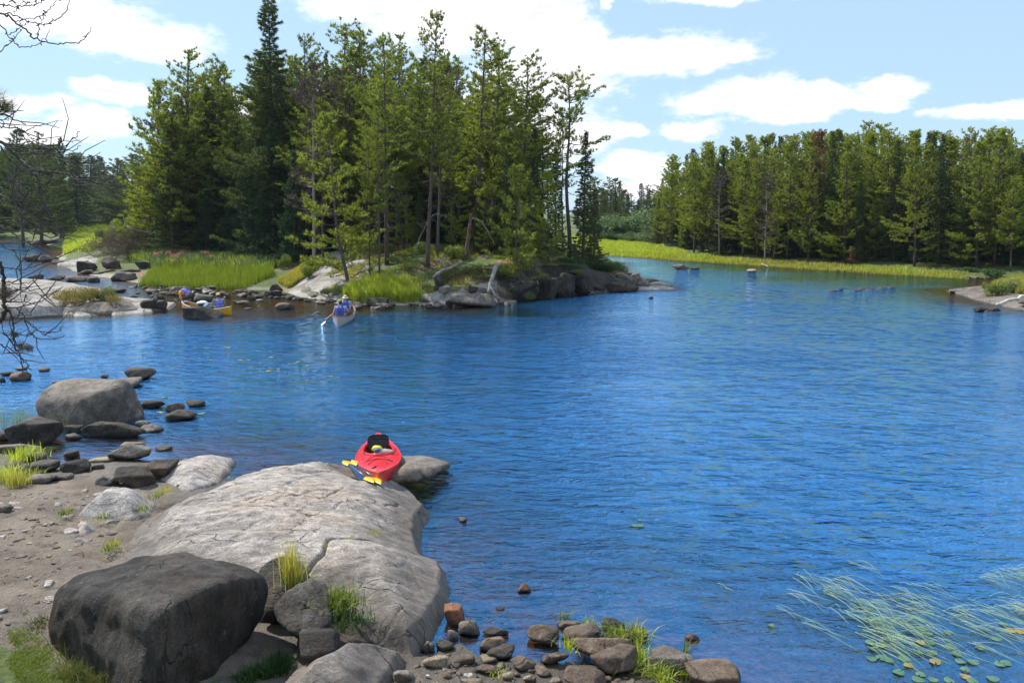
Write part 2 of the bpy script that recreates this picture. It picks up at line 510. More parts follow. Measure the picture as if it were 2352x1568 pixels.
def terrain(p):
    """height and surface kinds (rock, grass, soil) at world points p (n,2)"""
    p = np.asarray(p, float)
    x, y = p[:, 0], p[:, 1]
    n = len(p)
    nz = fbm(np.c_[x, y] * 0.35, 4, 3)
    nf = fbm(np.c_[x, y] * 1.8, 4, 9)
    r = np.hypot(x, y)
    wob = 0.35 * fbm(np.c_[x, y] * 0.5, 3, 21) * np.clip(r / 40, 0.12, 1)
    bed = -2.6 + 0.3 * nz
    # near shore
    s = sdf(p, NEAR) + wob * 0.9
    hn = np.where(s > 0, 0.30 * sst(s / 5.0) + 0.05 * sst(s / 0.8), -0.10 * np.abs(s) ** 1.0 - 0.02)
    hn = hn + np.where(s > 0, 1, 0.4) * (0.035 * nz + 0.015 * nf) * sst((s + 1.5) / 2)
    hn = hn + 2.7 * sst((5.2 - y) / 5.0) * (s > -2) + 0.25 * sst((-4.2 - x) / 3) * sst((9 - y) / 3) * (s > 0)
    # island and the low land behind it
    s2 = sdf(p, ISL) + wob
    A = mixn(x, [-70, -30, -17, -14.5, -12, -10, 3.6, 5, 6.5, 8, 12], [0.8, 0.8, 1.0, 1.3, 2.1, 2.5, 1.9, 1.1, 0.7, 0.5, 0.3])
    A = np.where(y > 62, 1.5 + (A - 1.5) * np.clip((80 - y) / 18, 0, 1), A)
    wd = mixn(x, [-70, -30, -15, -12, -8, -3.5, -1, 1, 4, 6, 9, 12], [9, 9, 8, 8.5, 9, 8, 4.0, 1.8, 1.2, 1.4, 2.5, 2])
    prof = np.where(s2 > 0, A * (0.25 * sst(s2 / (wd * 0.25)) + 0.75 * sst(s2 / wd)), -0.10 * np.abs(s2) - 0.22 * np.abs(s2) * sst((x + 2) / 3))
    hi = prof + np.where(s2 > 0, 1, 0) * (0.22 * nz + 0.05 * nf) * sst(s2 / 2.5)
    hi = hi + 0.45 * (s2 > 0) * fbm(np.c_[x * 1.2, y * 1.2, x * 0], 3, 44) * sst(s2 / 0.8) * sst((2.5 - np.abs(s2 - 0.8)) / 2) * sst((x + 1) / 2) * sst((60 - y) / 8)
    # far bank
    s3 = sdf(p, FAR) + wob
    hf = np.where(s3 > 0, 0.28 * sst(s3 / 1.2) + 0.5 * sst((s3 - 1.5) / 7) + 0.05 * nf, -0.10 * np.abs(s3))
    hf = hf + (s3 > 0) * np.clip((y - 260) / 120, 0, 1) * 2.5 + 0.6 * (s3 > 0) * sst((s3 - 8) / 20)
    # sand bar rocks
    s4 = sdf(p, BAR) + wob * 0.6
    hb = np.where(s4 > 0, 0.12 + 0.18 * sst(s4 / 1.5) + 0.05 * nf, -0.16 * np.abs(s4))
    # shallow rapids
    s5 = sdf(p, RAPID)
    hr = -0.10 + 0.06 * nf - 0.18 * np.clip(-s5, 0, 20)
    h = np.maximum.reduce([bed, hn, hi, hf, hb, hr])
    # pond cut
    sp = sdf(p, POND)
    h = np.where(sp > -1, np.minimum(h, -0.3 - 0.2 * sp), h)
    # kinds
    rock = np.zeros(n); grass = np.zeros(n); soil = np.zeros(n)
    isl = (hi >= h - 1e-6) & (s2 > 0)
    rk = isl & (x > -13.2) & (x < -8.0) & (s2 < 8.5 - 0.9 * (x + 13))
    rk |= isl & (x >= -8.0) & (s2 < 1.6 + 0.5 * nz) & (y < 60)
    rk |= isl & (x > -0.5) & (y < 58) & (s2 < 1.4 + 0.8 * nz)
    rock[rk] = 1
    soil[rk & (x > -0.8)] = 1
    rock[(hb >= h - 1e-6) & (s4 > 0)] = 1
    g = isl & ~rk
    grass[g] = np.clip(0.40 + 1.0 * fbm(p[g] * 0.45, 3, 31), 0.0, 1) if g.any() else 0
    gf = (hf >= h - 1e-6) & (s3 > 0)
    grass[gf] = 1
    grass[isl & (y > 62)] = 1
    gn = (hn >= h - 1e-6)
    near_g = gn & (s > 0)
    gm = sst((-2.2 - x) / 1.2 + 0.8 * nz) * sst((7.8 - y) / 1.2 + 0.8 * nf)
    grass[near_g] = gm[near_g] * 0.9
    soil[isl & ~rk] = 1
    soil[gf] = 1
    return h, rock, grass, soil, s, s2, s3, s4


def hz(x, y):
    return float(terrain(np.array([[x, y], [x, y]]))[0][0])


azs = np.concatenate([np.arange(-80, -37, 1.2), np.arange(-37, 37, 0.125), np.arange(37, 80.1, 1.2)])
rs = [1.2]
while rs[-1] < 6: rs.append(rs[-1] * 1.03)
while rs[-1] < 130: rs.append(rs[-1] * 1.0085)
while rs[-1] < 3500: rs.append(rs[-1] * 1.05)
rs = np.array(rs)
AA, RR = np.meshgrid(np.radians(azs), rs)
gx, gy = (np.sin(AA) * RR).ravel(), (np.cos(AA) * RR).ravel()
gp = np.c_[gx, gy]
gh, grock, ggrass, gsoil, gs, gs2, gs3, gs4 = terrain(gp)
# pebbly relief close by
peb = np.where((gs > -3) & (np.hypot(gx, gy) < 25), 0.012 * fbm(gp * 11, 3, 61) + 0.02 * np.maximum(0, vnoise(gp * 7, 5)) ** 2, 0)
gh = gh + peb


def ground_mat():
    m, t, out = new_mat('ground')
    co = t.n('ShaderNodeNewGeometry').outputs['Position']
    at = t.n('ShaderNodeAttribute', attribute_name='kinds')
    sp = t.n('ShaderNodeSeparateColor', {0: at.outputs['Color']})
    rockf, grassf, soilf = sp.outputs[0], sp.outputs[1], sp.outputs[2]
    z = t.n('ShaderNodeSeparateXYZ', {0: co}).outputs[2]
    n1 = t.noise(co, 0.9, 5, 0.6)
    n2 = t.noise(co, 7.0, 5, 0.7)
    n3 = t.noise(co, 40.0, 3, 0.7)
    vor = t.n('ShaderNodeTexVoronoi', {'Vector': co, 'Scale': 26.0})
    # gravel: brown earth with pale and dark grains
    gr = t.mix(t.ss(n1, 0.35, 0.65), (0.115, 0.086, 0.062), (0.225, 0.180, 0.138))
    gr = t.mix(t.ss(t.noise(co, 3.2, 4, 0.65), 0.52, 0.66), gr, (0.10, 0.08, 0.062))
    gr = t.mix(t.m('MULTIPLY', t.ss(vor.outputs['Distance'], 0.45, 0.15), 0.55), gr, vor.outputs['Color'], 'SOFT_LIGHT')
    gr = t.mix(t.ss(t.noise(co, 60, 2, 0.8), 0.58, 0.68), gr, (0.36, 0.31, 0.25))
    gr = t.mix(t.ss(n2, 0.62, 0.72), gr, (0.07, 0.05, 0.035))
    # dark damp gravel near the water at the right
    wet = t.ss(t.m('ADD', z, t.m('MULTIPLY', t.m('SUBTRACT', n2, 0.5), 0.12)), 0.17, 0.04)
    gr = t.mix(t.m('MULTIPLY', wet, 0.75), gr, t.mix(n3, (0.035, 0.028, 0.022), (0.085, 0.065, 0.05)))
    # lake bed: rusty brown stones
    bed = t.mix(t.ss(n2, 0.4, 0.6), (0.16, 0.09, 0.045), (0.46, 0.28, 0.15))
    gr = t.mix(t.ss(z, 0.0, -0.06), gr, bed)
    # rock
    rk = t.mix(t.ss(n1, 0.35, 0.62), (0.19, 0.175, 0.165), (0.42, 0.38, 0.34))
    rk = t.mix(0.7, rk, t.mix(n2, (0.5, 0.5, 0.5), (1.3, 1.3, 1.27)), 'MULTIPLY')
    # moss, needles and low grass
    gg = t.mix(t.ss(n2, 0.35, 0.65), (0.05, 0.075, 0.015), (0.12, 0.15, 0.03))
    duff = t.mix(t.ss(n1, 0.4, 0.6), (0.17, 0.10, 0.06), (0.27, 0.17, 0.09))
    base = t.mix(soilf, gr, duff)
    gm = t.ss(t.m('ADD', grassf, t.m('MULTIPLY', t.m('SUBTRACT', n2, 0.5), 0.9)), 0.4, 0.62)
    base = t.mix(gm, base, gg)
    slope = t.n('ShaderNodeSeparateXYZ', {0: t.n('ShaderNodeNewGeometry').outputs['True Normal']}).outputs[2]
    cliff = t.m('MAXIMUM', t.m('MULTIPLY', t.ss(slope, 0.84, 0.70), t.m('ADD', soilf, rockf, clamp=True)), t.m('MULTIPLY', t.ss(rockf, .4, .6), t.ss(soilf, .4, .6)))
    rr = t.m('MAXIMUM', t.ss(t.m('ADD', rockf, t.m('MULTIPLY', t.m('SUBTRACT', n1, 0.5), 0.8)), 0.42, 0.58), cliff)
    crk = t.mix(t.ss(t.noise(t.vscale(co, (1, 1, 0.3)), 2.2, 5, 0.7), 0.35, 0.65), (0.018, 0.016, 0.014), (0.075, 0.062, 0.052))  # near-black: the shade on the cliff face is put into its colour
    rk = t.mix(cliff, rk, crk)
    base = t.mix(rr, base, rk)
    h = t.m('ADD', t.m('MULTIPLY', n2, 1.0), t.m('MULTIPLY', n3, 0.5))
    b = t.n('ShaderNodeBump', {'Height': h, 'Strength': 1.0, 'Distance': 0.055})
    p = t.n('ShaderNodeBsdfPrincipled', {'Base Color': base, 'Roughness': t.m('SUBTRACT', 0.9, t.m('MULTIPLY', wet, 0.45)), 'Normal': b})
    t.put(out.inputs[0], p)
    return m


gme = mesh('ground', np.c_[gx, gy, gh], grid_faces(len(rs), len(azs)), [ground_mat()],
           attrs={'kinds': np.c_[grock, ggrass, gsoil]})
ob('ground', gme, kind='structure')


# ---------------------------------------------------------------- water
def water_mat():
    m, t, out = new_mat('lake_water')
    co = t.n('ShaderNodeNewGeometry').outputs['Position']
    dep = t.n('ShaderNodeAttribute', attribute_name='depth').outputs['Fac']
    calm = t.ss(t.noise(t.vscale(co, (0.6, 1.0, 1)), 0.11, 3, 0.55, 0.5), 0.36, 0.62, 0.45, 1.0)
    n0 = t.noise(t.vscale(co, (0.55, 1.25, 1)), 0.9, 3, 0.5, 0.6)
    n1 = t.noise(t.vscale(co, (0.62, 1.5, 1)), 3.1, 4, 0.6, 0.8)
    n2 = t.noise(t.vscale(co, (0.8, 1.35, 1)), 11.0, 3, 0.6, 0.5)
    rot = t.n('ShaderNodeVectorRotate', {'Vector': co, 'Angle': R(24)})
    n3 = t.noise(t.vscale(rot, (0.5, 1.8, 1)), 1.9, 3, 0.55, 0.4)
    h = t.m('ADD', t.m('MULTIPLY', n0, 0.9), t.m('ADD', t.m('MULTIPLY', n1, 0.72), t.m('ADD', t.m('MULTIPLY', n2, 0.20), t.m('MULTIPLY', n3, 0.45))))
    shallow = t.ss(dep, 0.02, 0.35, 0.30, 1.0)
    b = t.n('ShaderNodeBump', {'Height': h, 'Strength': t.m('MULTIPLY', calm, shallow), 'Distance': 0.16})
    lw = t.n('ShaderNodeFresnel', {'IOR': 1.45, 'Normal': b})
    gl = t.n('ShaderNodeBsdfGlossy', {'Color': t.mix(t.ss(lw, 0.08, 0.5), (0.15, 0.53, 1.0), (0.62, 0.86, 1.0)), 'Roughness': 0.022, 'Normal': b})
    body = t.n('ShaderNodeBsdfDiffuse', {'Color': t.mix(t.ss(dep, 0.1, 0.9), (0.030, 0.034, 0.022), (0.001, 0.026, 0.19)), 'Normal': b})
    tr = t.n('ShaderNodeBsdfTransparent', {'Color': (0.80, 0.62, 0.38, 1)})
    ex = t.m('POWER', 2.718, t.m('MULTIPLY', dep, -2.3))
    under = t.n('ShaderNodeMixShader', {0: t.m('MULTIPLY', ex, 0.93), 1: body.outputs[0], 2: tr.outputs[0]})
    fr = t.m('MULTIPLY', t.m('MULTIPLY', t.m('POWER', lw, 0.36), 1.85, clamp=True), t.ss(dep, 0.0, 0.55, 0.50, 1.0))
    mx = t.n('ShaderNodeMixShader', {0: fr, 1: under.outputs[0], 2: gl.outputs[0]})
    t.put(out.inputs[0], mx)
    return m


wz = 0.006 * fbm(gp * 2.0, 2, 71)
keep = gh < 0.25
fw = grid_faces(len(rs), len(azs))
fk = keep[fw].any(1)
used = np.unique(fw[fk])
remap = np.full(len(gp), -1); remap[used] = np.arange(len(used))
wme = mesh('water', np.c_[gx, gy, wz][used], remap[fw[fk]], [water_mat()], attrs={'depth': np.maximum(0, -gh)[used]})
ob('water', wme, kind='structure')


# ---------------------------------------------------------------- rocks
def hull_planes(pts):
    bm = bmesh.new()
    for p in pts: bm.verts.new(p)
    r = bmesh.ops.convex_hull(bm, input=bm.verts)
    pl = []
    for f in bm.faces:
        f.normal_update()
        nrm = np.array(f.normal); d = nrm @ np.array(f.verts[0].co)
        if d < 0: nrm, d = -nrm, -d
        pl.append((*nrm, max(d, 1e-3)))
    bm.free()
    return np.array(pl)


def rock_shape(planes, sub=5, p=14, seed=0, amp=0.05, freq=2.0, size=1.0, ridge=0.0):
    V, F = ico(sub)
    N, dd = planes[:, :3], planes[:, 3]
    q = np.clip(V @ N.T, 0, None) / dd
    r = (q ** p).sum(1) ** (-1.0 / p)
    P = V * r[:, None]
    nv = P / (np.linalg.norm(P, axis=1)[:, None] + 1e-9)
    f = fbm(P * (freq / size) + seed * 3.1, 4, seed)
    f2 = fbm(P * (freq * 5 / size) + seed, 3, seed + 9)
    if ridge:
        f = f - ridge * np.abs(fbm(P * (freq * 1.3 / size) + 5.5, 3, seed + 4))
    return P + nv * (amp * size * f + amp * 0.22 * size * f2)[:, None], F


def rand_planes(rng, w, d, h, k=9, blocky=0.85):
    """planes of a block w x d x h (half sizes) cut by k random facets"""
    pl = [(1, 0, 0, 1), (-1, 0, 0, 1), (0, 1, 0, 1), (0, -1, 0, 1), (0, 0, 1, 1), (0, 0, -1, 1)]
    out = []
    for a in pl:
        v = np.array(a[:3]) + rng.normal(0, 0.16, 3); v /= np.linalg.norm(v)
        out.append((*v, 1.0))
    for _ in range(k):
        v = rng.normal(0, 1, 3); v /= np.linalg.norm(v)
        out.append((*v, rng.uniform(blocky, 1.18)))
    o = np.array(out)
    # scale space by (w,d,h)
    n = o[:, :3] / np.array([w, d, h]); L = np.linalg.norm(n, axis=1)
    return np.c_[n / L[:, None], o[:, 3] / L]


def rock(label, x0, x1, yt, yb, mat=None, zb=None, seed=1, depth=0.8, group=None, name='boulder', cat='rock', amp=0.06, k=9, p=12, sub=4, tilt=0.0, blocky=0.85, sink=0.25):
    """stone filling the photo box x0..x1, yt..yb, its front foot on the ground or at the waterline"""
    xm = (x0 + x1) / 2
    if zb is None:
        g = G(xm, yb, 0.0)
        for _ in range(6):
            zb = max(0.0, hz(g[0], g[1])) if True else 0
            g = 0.5 * g + 0.5 * G(xm, yb, zb)
    g = G(xm, yb, zb)
    w = (x1 - x0) / FPX * np.linalg.norm([g[1], 0]) * 1.03
    dpt = w * depth
    yc = g[1] + dpt * 0.42
    top = D(xm, yt, yc)
    h = max(top[2] - zb, 0.25 * w * 0.4)
    rng = np.random.RandomState(seed)
    hh = h * (1 + sink) / 2
    P, F = rock_shape(rand_planes(rng, w * 0.5, dpt * 0.5, hh, k + 9, blocky - .2), sub, p + 9, seed, amp, 2.2, max(min(w, h * 2), 0.02))
    # rescale exactly to the wanted width and height
    P[:, 0] *= w / (P[:, 0].max() - P[:, 0].min())
    P[:, 2] *= 2 * hh / (P[:, 2].max() - P[:, 2].min())
    P[:, 0] -= (P[:, 0].max() + P[:, 0].min()) / 2
    P[:, 2] -= P[:, 2].max()
    if tilt:
        P[:, 2] += P[:, 0] * tilt * np.clip(1 + P[:, 2] / (2 * hh), 0, 1)
    P[:, 2] += h
    cx = D(xm, (yt + yb) / 2, yc)[0]
    me = mesh(name, P, F, [mat or M_GREY])
    return ob(name, me, loc=(cx, yc, zb), label=label, cat=cat, group=group)


def slab(label, poly, hfun, mat, res=0.03, cracks=(), name='rock_outcrop', cat='rock', skirt=-0.6, seed=5, cw=0.025, cd_=0.07):
    """a low outcrop: heightfield inside an outline, sides going down into ground or water"""
    W_ = np.array([G(a, b, c) for a, b, c in poly])
    org = np.array([W_[:, 0].mean(), W_[:, 1].min(), 0])
    x0, y0 = W_[:, :2].min(0) - 0.1; x1, y1 = W_[:, :2].max(0) + 0.1
    xs, ys = np.arange(x0, x1, res), np.arange(y0, y1, res)
    X, Y = np.meshgrid(xs, ys)
    p = np.c_[X.ravel(), Y.ravel()]
    s = sdf(p, W_) + 0.05 * fbm(p * 2.2, 4, seed)
    z = hfun(p, s)
    for ln, wmul, dmul in cracks:
        L = [G(a, b, 0.55) for a, b in ln]
        pd = pline_dist(p + 0.03 * np.c_[fbm(p * 6, 3, 3), fbm(p * 6 + 9, 3, 4)], L)
        z = z - cd_ * dmul * sst(1 - pd / (cw * wmul)) * (s > 0.05)
    z = np.where(s < 0, np.maximum(skirt, z + s * 6), z)
    F = grid_faces(len(ys), len(xs))
    ok = (s > -0.12)[F].any(1)
    F = F[ok]
    u = np.unique(F); rm = np.full(len(p), -1); rm[u] = np.arange(len(u))
    me = mesh(name, np.c_[p, z][u] - org, rm[F], [mat])
    return ob(name, me, loc=org, label=label, cat=cat)


# the big pale slab the kayak lies on
def slab_h(p, s):
    base = 0.20 * sst(s / 0.16) + 0.30 * sst(s / 0.9) + 0.17 * sst(s / 2.2)
    lay = fbm(np.c_[p[:, 0] * 0.9, p[:, 1] * 2.6], 4, 12)
    st = fbm(np.c_[p[:, 0] * 2.4 + p[:, 1], p[:, 1] * 7.0], 4, 15)
    z = base + (0.055 * lay + 0.012 * st) * sst(s / 0.3)
    t = fbm(p * 1.1, 3, 77) * 4
    z += 0.020 * (np.floor(t) + sst((t - np.floor(t)) * 6)) * sst(s / 0.5)
    return z


cracks = [([(640, 1330), (705, 1297), (742, 1275), (752, 1247), (795, 1240), (862, 1229)], 1.5, 1.3),
          ([(855, 1322), (905, 1318), (935, 1330)], 1.0, 0.6), ([(860, 1380), (905, 1372), (922, 1355)], 0.9, 0.6),
          ([(560, 1222), (582, 1206), (610, 1198)], 0.9, 0.6), ([(570, 1165), (605, 1158)], 0.7, 0.5),
          ([(640, 1140), (668, 1122), (700, 1106), (740, 1098)], 1.0, 0.7), ([(655, 1160), (690, 1152), (712, 1140)], 0.9, 0.7),
          ([(735, 1155), (765, 1140), (790, 1128)], 1.0, 0.7), ([(765, 1175), (785, 1158)], 1.0, 0.8),
          ([(820, 1152), (870, 1165), (905, 1172)], 1.1, 0.9), ([(885, 1142), (912, 1128)], 1.0, 0.8),
          ([(450, 1215), (480, 1208), (520, 1215)], 0.7, 0.4), ([(700, 1190), (760, 1200)], 0.7, 0.5),
          ([(1010, 1350), (960, 1300), (935, 1250)], 0.6, 0.3), ([(930, 1420), (960, 1465), (968, 1500)], 1.0, 0.8)]
SLAB = [(262, 1243, .3), (300, 1192, .3), (385, 1152, .3), (440, 1124, .3), (520, 1092, .3), (620, 1076, .3), (690, 1062, .3), (790, 1052, .3),
        (818, 1058, .3), (838, 1084, .3), (868, 1102, .3), (905, 1114, .15), (940, 1130, .05), (968, 1160, 0), (990, 1186, 0), (974, 1216, 0), (970, 1260, 0),
        (978, 1302, 0), (1022, 1314, 0), (1032, 1350, 0), (1036, 1390, 0), (1008, 1432, 0), (1000, 1468, 0), (948, 1502, .05), (880, 1482, .1),
        (800, 1440, .2), (700, 1400, .3), (560, 1400, .3), (400, 1380, .3), (270, 1330, .3)]
slab_obj = slab('great pale granite slab reaching into the lake, with the red kayak on its far end', SLAB, slab_h, M_PALE, 0.022, cracks)
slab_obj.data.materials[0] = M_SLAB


def low_h(hmax, w=0.8, rough=0.05, seed=3):
    def f(p, s):
        return hmax * (0.35 * sst(s / 0.12) + 0.65 * sst(s / w)) + rough * fbm(p * 2.4, 4, seed) * sst(s / 0.3) + 0.2 * rough * fbm(p * 9, 3, seed + 3)
    return f


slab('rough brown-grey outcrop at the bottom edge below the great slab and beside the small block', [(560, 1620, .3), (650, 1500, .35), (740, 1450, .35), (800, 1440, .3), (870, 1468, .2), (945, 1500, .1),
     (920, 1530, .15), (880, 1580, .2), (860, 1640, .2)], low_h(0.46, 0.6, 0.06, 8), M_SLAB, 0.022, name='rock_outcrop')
slab('flat pale rock ledge behind the two round boulders on the beach', [(352, 1100, .1), (372, 1066, .15), (440, 1050, .1), (520, 1048, .08), (545, 1062, 0), (535, 1085, 0), (500, 1108, .1), (430, 1118, .2), (400, 1110, .2)],
     low_h(0.26, 0.5, 0.03, 4), M_PALE, 0.03)
slab('sloping pale rock with blue sheen on the gravel beach, left of the great slab', [(150, 1182, .28), (185, 1150, .28), (245, 1120, .28), (330, 1124, .28), (372, 1137, .3), (360, 1165, .3), (300, 1184, .3), (240, 1180, .3)],
     low_h(0.46, 0.45, 0.05, 14), M_PALE, 0.025, [([(318, 1186), (322, 1160), (318, 1140)], 1.2, 1.2), ([(240, 1160), (280, 1166), (300, 1170)], 1, 1)])
slab('small flat broken rock sunk in gravel beside the left tip of the great slab', [(155, 1224, .3), (150, 1196, .3), (200, 1184, .3), (236, 1192, .3), (240, 1206, .3), (200, 1232, .3)],
     low_h(0.40, 0.3, 0.04, 24), M_PALE, 0.025)
# far-left pale dome and flat rock of the bar across the water
slab('big pale domed rock across the water at the left edge, beside the orange-green bush', [(-500, 735, 0), (0, 733, 0), (140, 726, 0), (160, 700, .3), (150, 682, .5), (110, 668, .5), (20, 664, .3), (-400, 664, .3)],
     low_h(1.35, 2.6, 0.12, 34), M_PALE, 0.09)
slab('long flat grey rock reaching right from the orange-green bush towards two black boulders', [(150, 724, 0), (240, 724, 0), (322, 719, 0), (330, 700, .1), (300, 692, .2), (230, 696, .2), (165, 706, .2)],
     low_h(0.5, 1.0, 0.06, 44), M_GREY, 0.06)
slab('pale rock shelf beyond the rapids under the brown brush pile', [(130, 612, 0), (170, 600, .2), (240, 590, .3), (262, 598, .4), (240, 612, .2), (200, 616, 0)],
     low_h(0.8, 2.5, 0.12, 54), M_PALE, 0.15)
slab('low flat rock point at the right edge of the picture', [(2176, 669, 0), (2215, 662, .1), (2290, 656, .2), (2500, 650, .3), (2500, 730, 0), (2352, 712, 0), (2290, 702, 0), (2240, 690, 0)],
     low_h(0.35, 1.4, 0.05, 64), M_GREY, 0.08)
slab('flat pale ledge running into the lake from the island tip', [(1410, 668, 0), (1480, 669, 0), (1556, 667, 0), (1540, 659, 0), (1490, 652, .1), (1430, 655, .1)],
     low_h(0.22, 0.8, 0.04, 74), M_PALE, 0.07)
slab('outcrop of grey rock on the island shore under the driftwood roots', [(1040, 706, 0), (1140, 697, 0), (1190, 690, .1), (1180, 668, .8), (1110, 655, .8), (1030, 656, .6), (1010, 680, .3)],
     low_h(0.5, 2.2, 0.10, 84), M_GREY, 0.08)


# the big dark block in the foreground
M_EGG = granite('knobbly_dark_granite', (0.17, 0.145, 0.125), (0.040, 0.034, 0.030), (0.16, 0.12, 0.09), 0.06, 0.3)
M_BLOCK = granite('streaked_dark_granite', (0.11, 0.097, 0.088), (0.020, 0.017, 0.015), (0.11, 0.08, 0.058), 0.07, 0.35, stretch=(1.6, 1.6, 0.55))
def hull_rock(label, pts, mat, sub=6, p=16, seed=1, amp=0.03, name='boulder', cat='rock', ridge=0.3, freq=2.0, shrink=1.0):
    pts = np.array(pts); c = pts.mean(0)
    pl = hull_planes(pts - c)
    size = np.ptp(pts, axis=0).max()
    P, F = rock_shape(pl, sub, p, seed, amp, freq, size, ridge)
    base = pts[:, 2].min()
    lo_, hi_ = (pts - c).min(0), (pts - c).max(0)
    P = (P - P.min(0)) / np.ptp(P, axis=0) * (hi_ - lo_) + lo_
    P[:, :2] *= shrink
    P[:, 2] += c[2] - base
    me = mesh(name, P, F, [mat])
    return ob(name, me, loc=(c[0], c[1], base), label=label, cat=cat)


hull_rock('huge dark square-sided boulder in the left foreground with a shaded front face',
          [D(392, 1396, 6.75), D(135, 1366, 7.65), D(112, 1440, 7.7), D(145, 1345, 7.8), D(250, 1300, 8.2), D(400, 1262, 8.5), D(520, 1290, 8.4), D(590, 1312, 8.3), D(618, 1340, 8.2),
           D(470, 1338, 7.4), D(585, 1322, 7.8), D(325, 1640, 6.5), D(200, 1530, 7.2), D(112, 1470, 7.75), D(440, 1545, 7.1), D(580, 1470, 7.75), D(618, 1400, 8.2), D(255, 1366, 7.3),
           G(180, 1500, .15) + [-.05, .6, 0], G(300, 1300, .15) + [0, -1.2, 0], G(590, 1480, .1), D(325, 1640, 6.55) - [0, 0, .25]],
          M_BLOCK, 6, 15, 31, 0.042, ridge=0.9, freq=3.6)
hull_rock('dark pitted boulder with tall grass on it, right behind the huge boulder',
          [D(592, 1312, 8.6), D(640, 1280, 8.9), D(700, 1300, 8.9), D(712, 1330, 8.6), D(690, 1390, 8.3), D(620, 1400, 8.2), D(600, 1440, 8.2), D(660, 1290, 9.2), D(700, 1420, 8.4), G(650, 1400, .2)],
          M_DARK, 5, 10, 37, 0.05)
hull_rock('rough egg-shaped boulder with a sunlit knobbly top, beside the clump of bright weeds',
          [D(618, 1400, 7.9), D(660, 1345, 8.1), D(715, 1328, 8.25), D(762, 1345, 8.2), D(770, 1400, 7.9), D(765, 1440, 7.7), D(700, 1455, 7.6), D(640, 1440, 7.7), D(700, 1440, 8.4), G(700, 1460, .2)],
          M_EGG, 5, 9, 41, 0.05, ridge=1.0, freq=4.5, shrink=0.9)
hull_rock('small dark square block in front of the egg-shaped boulder',
          [D(684, 1452, 7.5), D(766, 1450, 7.5), D(772, 1508, 7.3), D(694, 1512, 7.3), D(700, 1442, 7.8), D(764, 1442, 7.8), G(700, 1515, .2) + [0, .4, 0], G(766, 1510, .2) + [0, .4, 0], D(690, 1520, 7.3)],
          M_DARK, 4, 16, 43, 0.04)
hull_rock('rock with a black undercut front, right beside the kayak',
          [D(880, 1062, 14.0), D(930, 1040, 14.3), D(990, 1046, 14.2), D(1034, 1062, 13.6), D(1000, 1082, 13.0), D(962, 1092, 12.7), D(956, 1108, 12.4), D(905, 1100, 12.4), D(880, 1095, 12.6), D(985, 1090, 12.9),
           D(940, 1080, 12.5), D(920, 1112, 12.5), D(1030, 1075, 13.5), D(1034, 1070, 14.2)],
          M_GREY, 5, 30, 47, 0.05, ridge=0.9, freq=4)
# ---------------------------------------------------------------- trees
def unit(v):
    return v / (np.linalg.norm(v, axis=-1, keepdims=True) + 1e-9)


def blades(rng, C, Dr, L, k, w, spread):
    """k thin needle triangles fanning out of every centre C along Dr"""
    n = len(C)
    C = np.repeat(C, k, 0); Dr = np.repeat(Dr, k, 0); L = np.repeat(np.broadcast_to(L, (n,)), k)
    d = unit(Dr + rng.normal(0, spread, C.shape))
    s = unit(np.cross(d, rng.normal(0, 1, C.shape)))
    L = L * rng.uniform(0.6, 1.15, len(L))
    C = C + rng.normal(0, 0.25, C.shape) * L[:, None] * 0.5
    a, b, t = C + s * w[0], C - s * w[0], C + d * L[:, None]
    V = np.stack([a, b, t], 1).reshape(-1, 3)
    F = np.arange(len(V)).reshape(-1, 3)
    return V, F


def trunk_line(rng, H, bend, n=14):
    t = np.linspace(0, 1, n)
    a = rng.uniform(0, 6.28)
    ph = rng.uniform(0, 6.28)
    off = bend * (np.sin(t * 3.0 + ph) - math.sin(ph)) + bend * 0.4 * np.sin(t * 8 + ph)
    return np.c_[np.cos(a) * off, np.sin(a) * off, t * H]


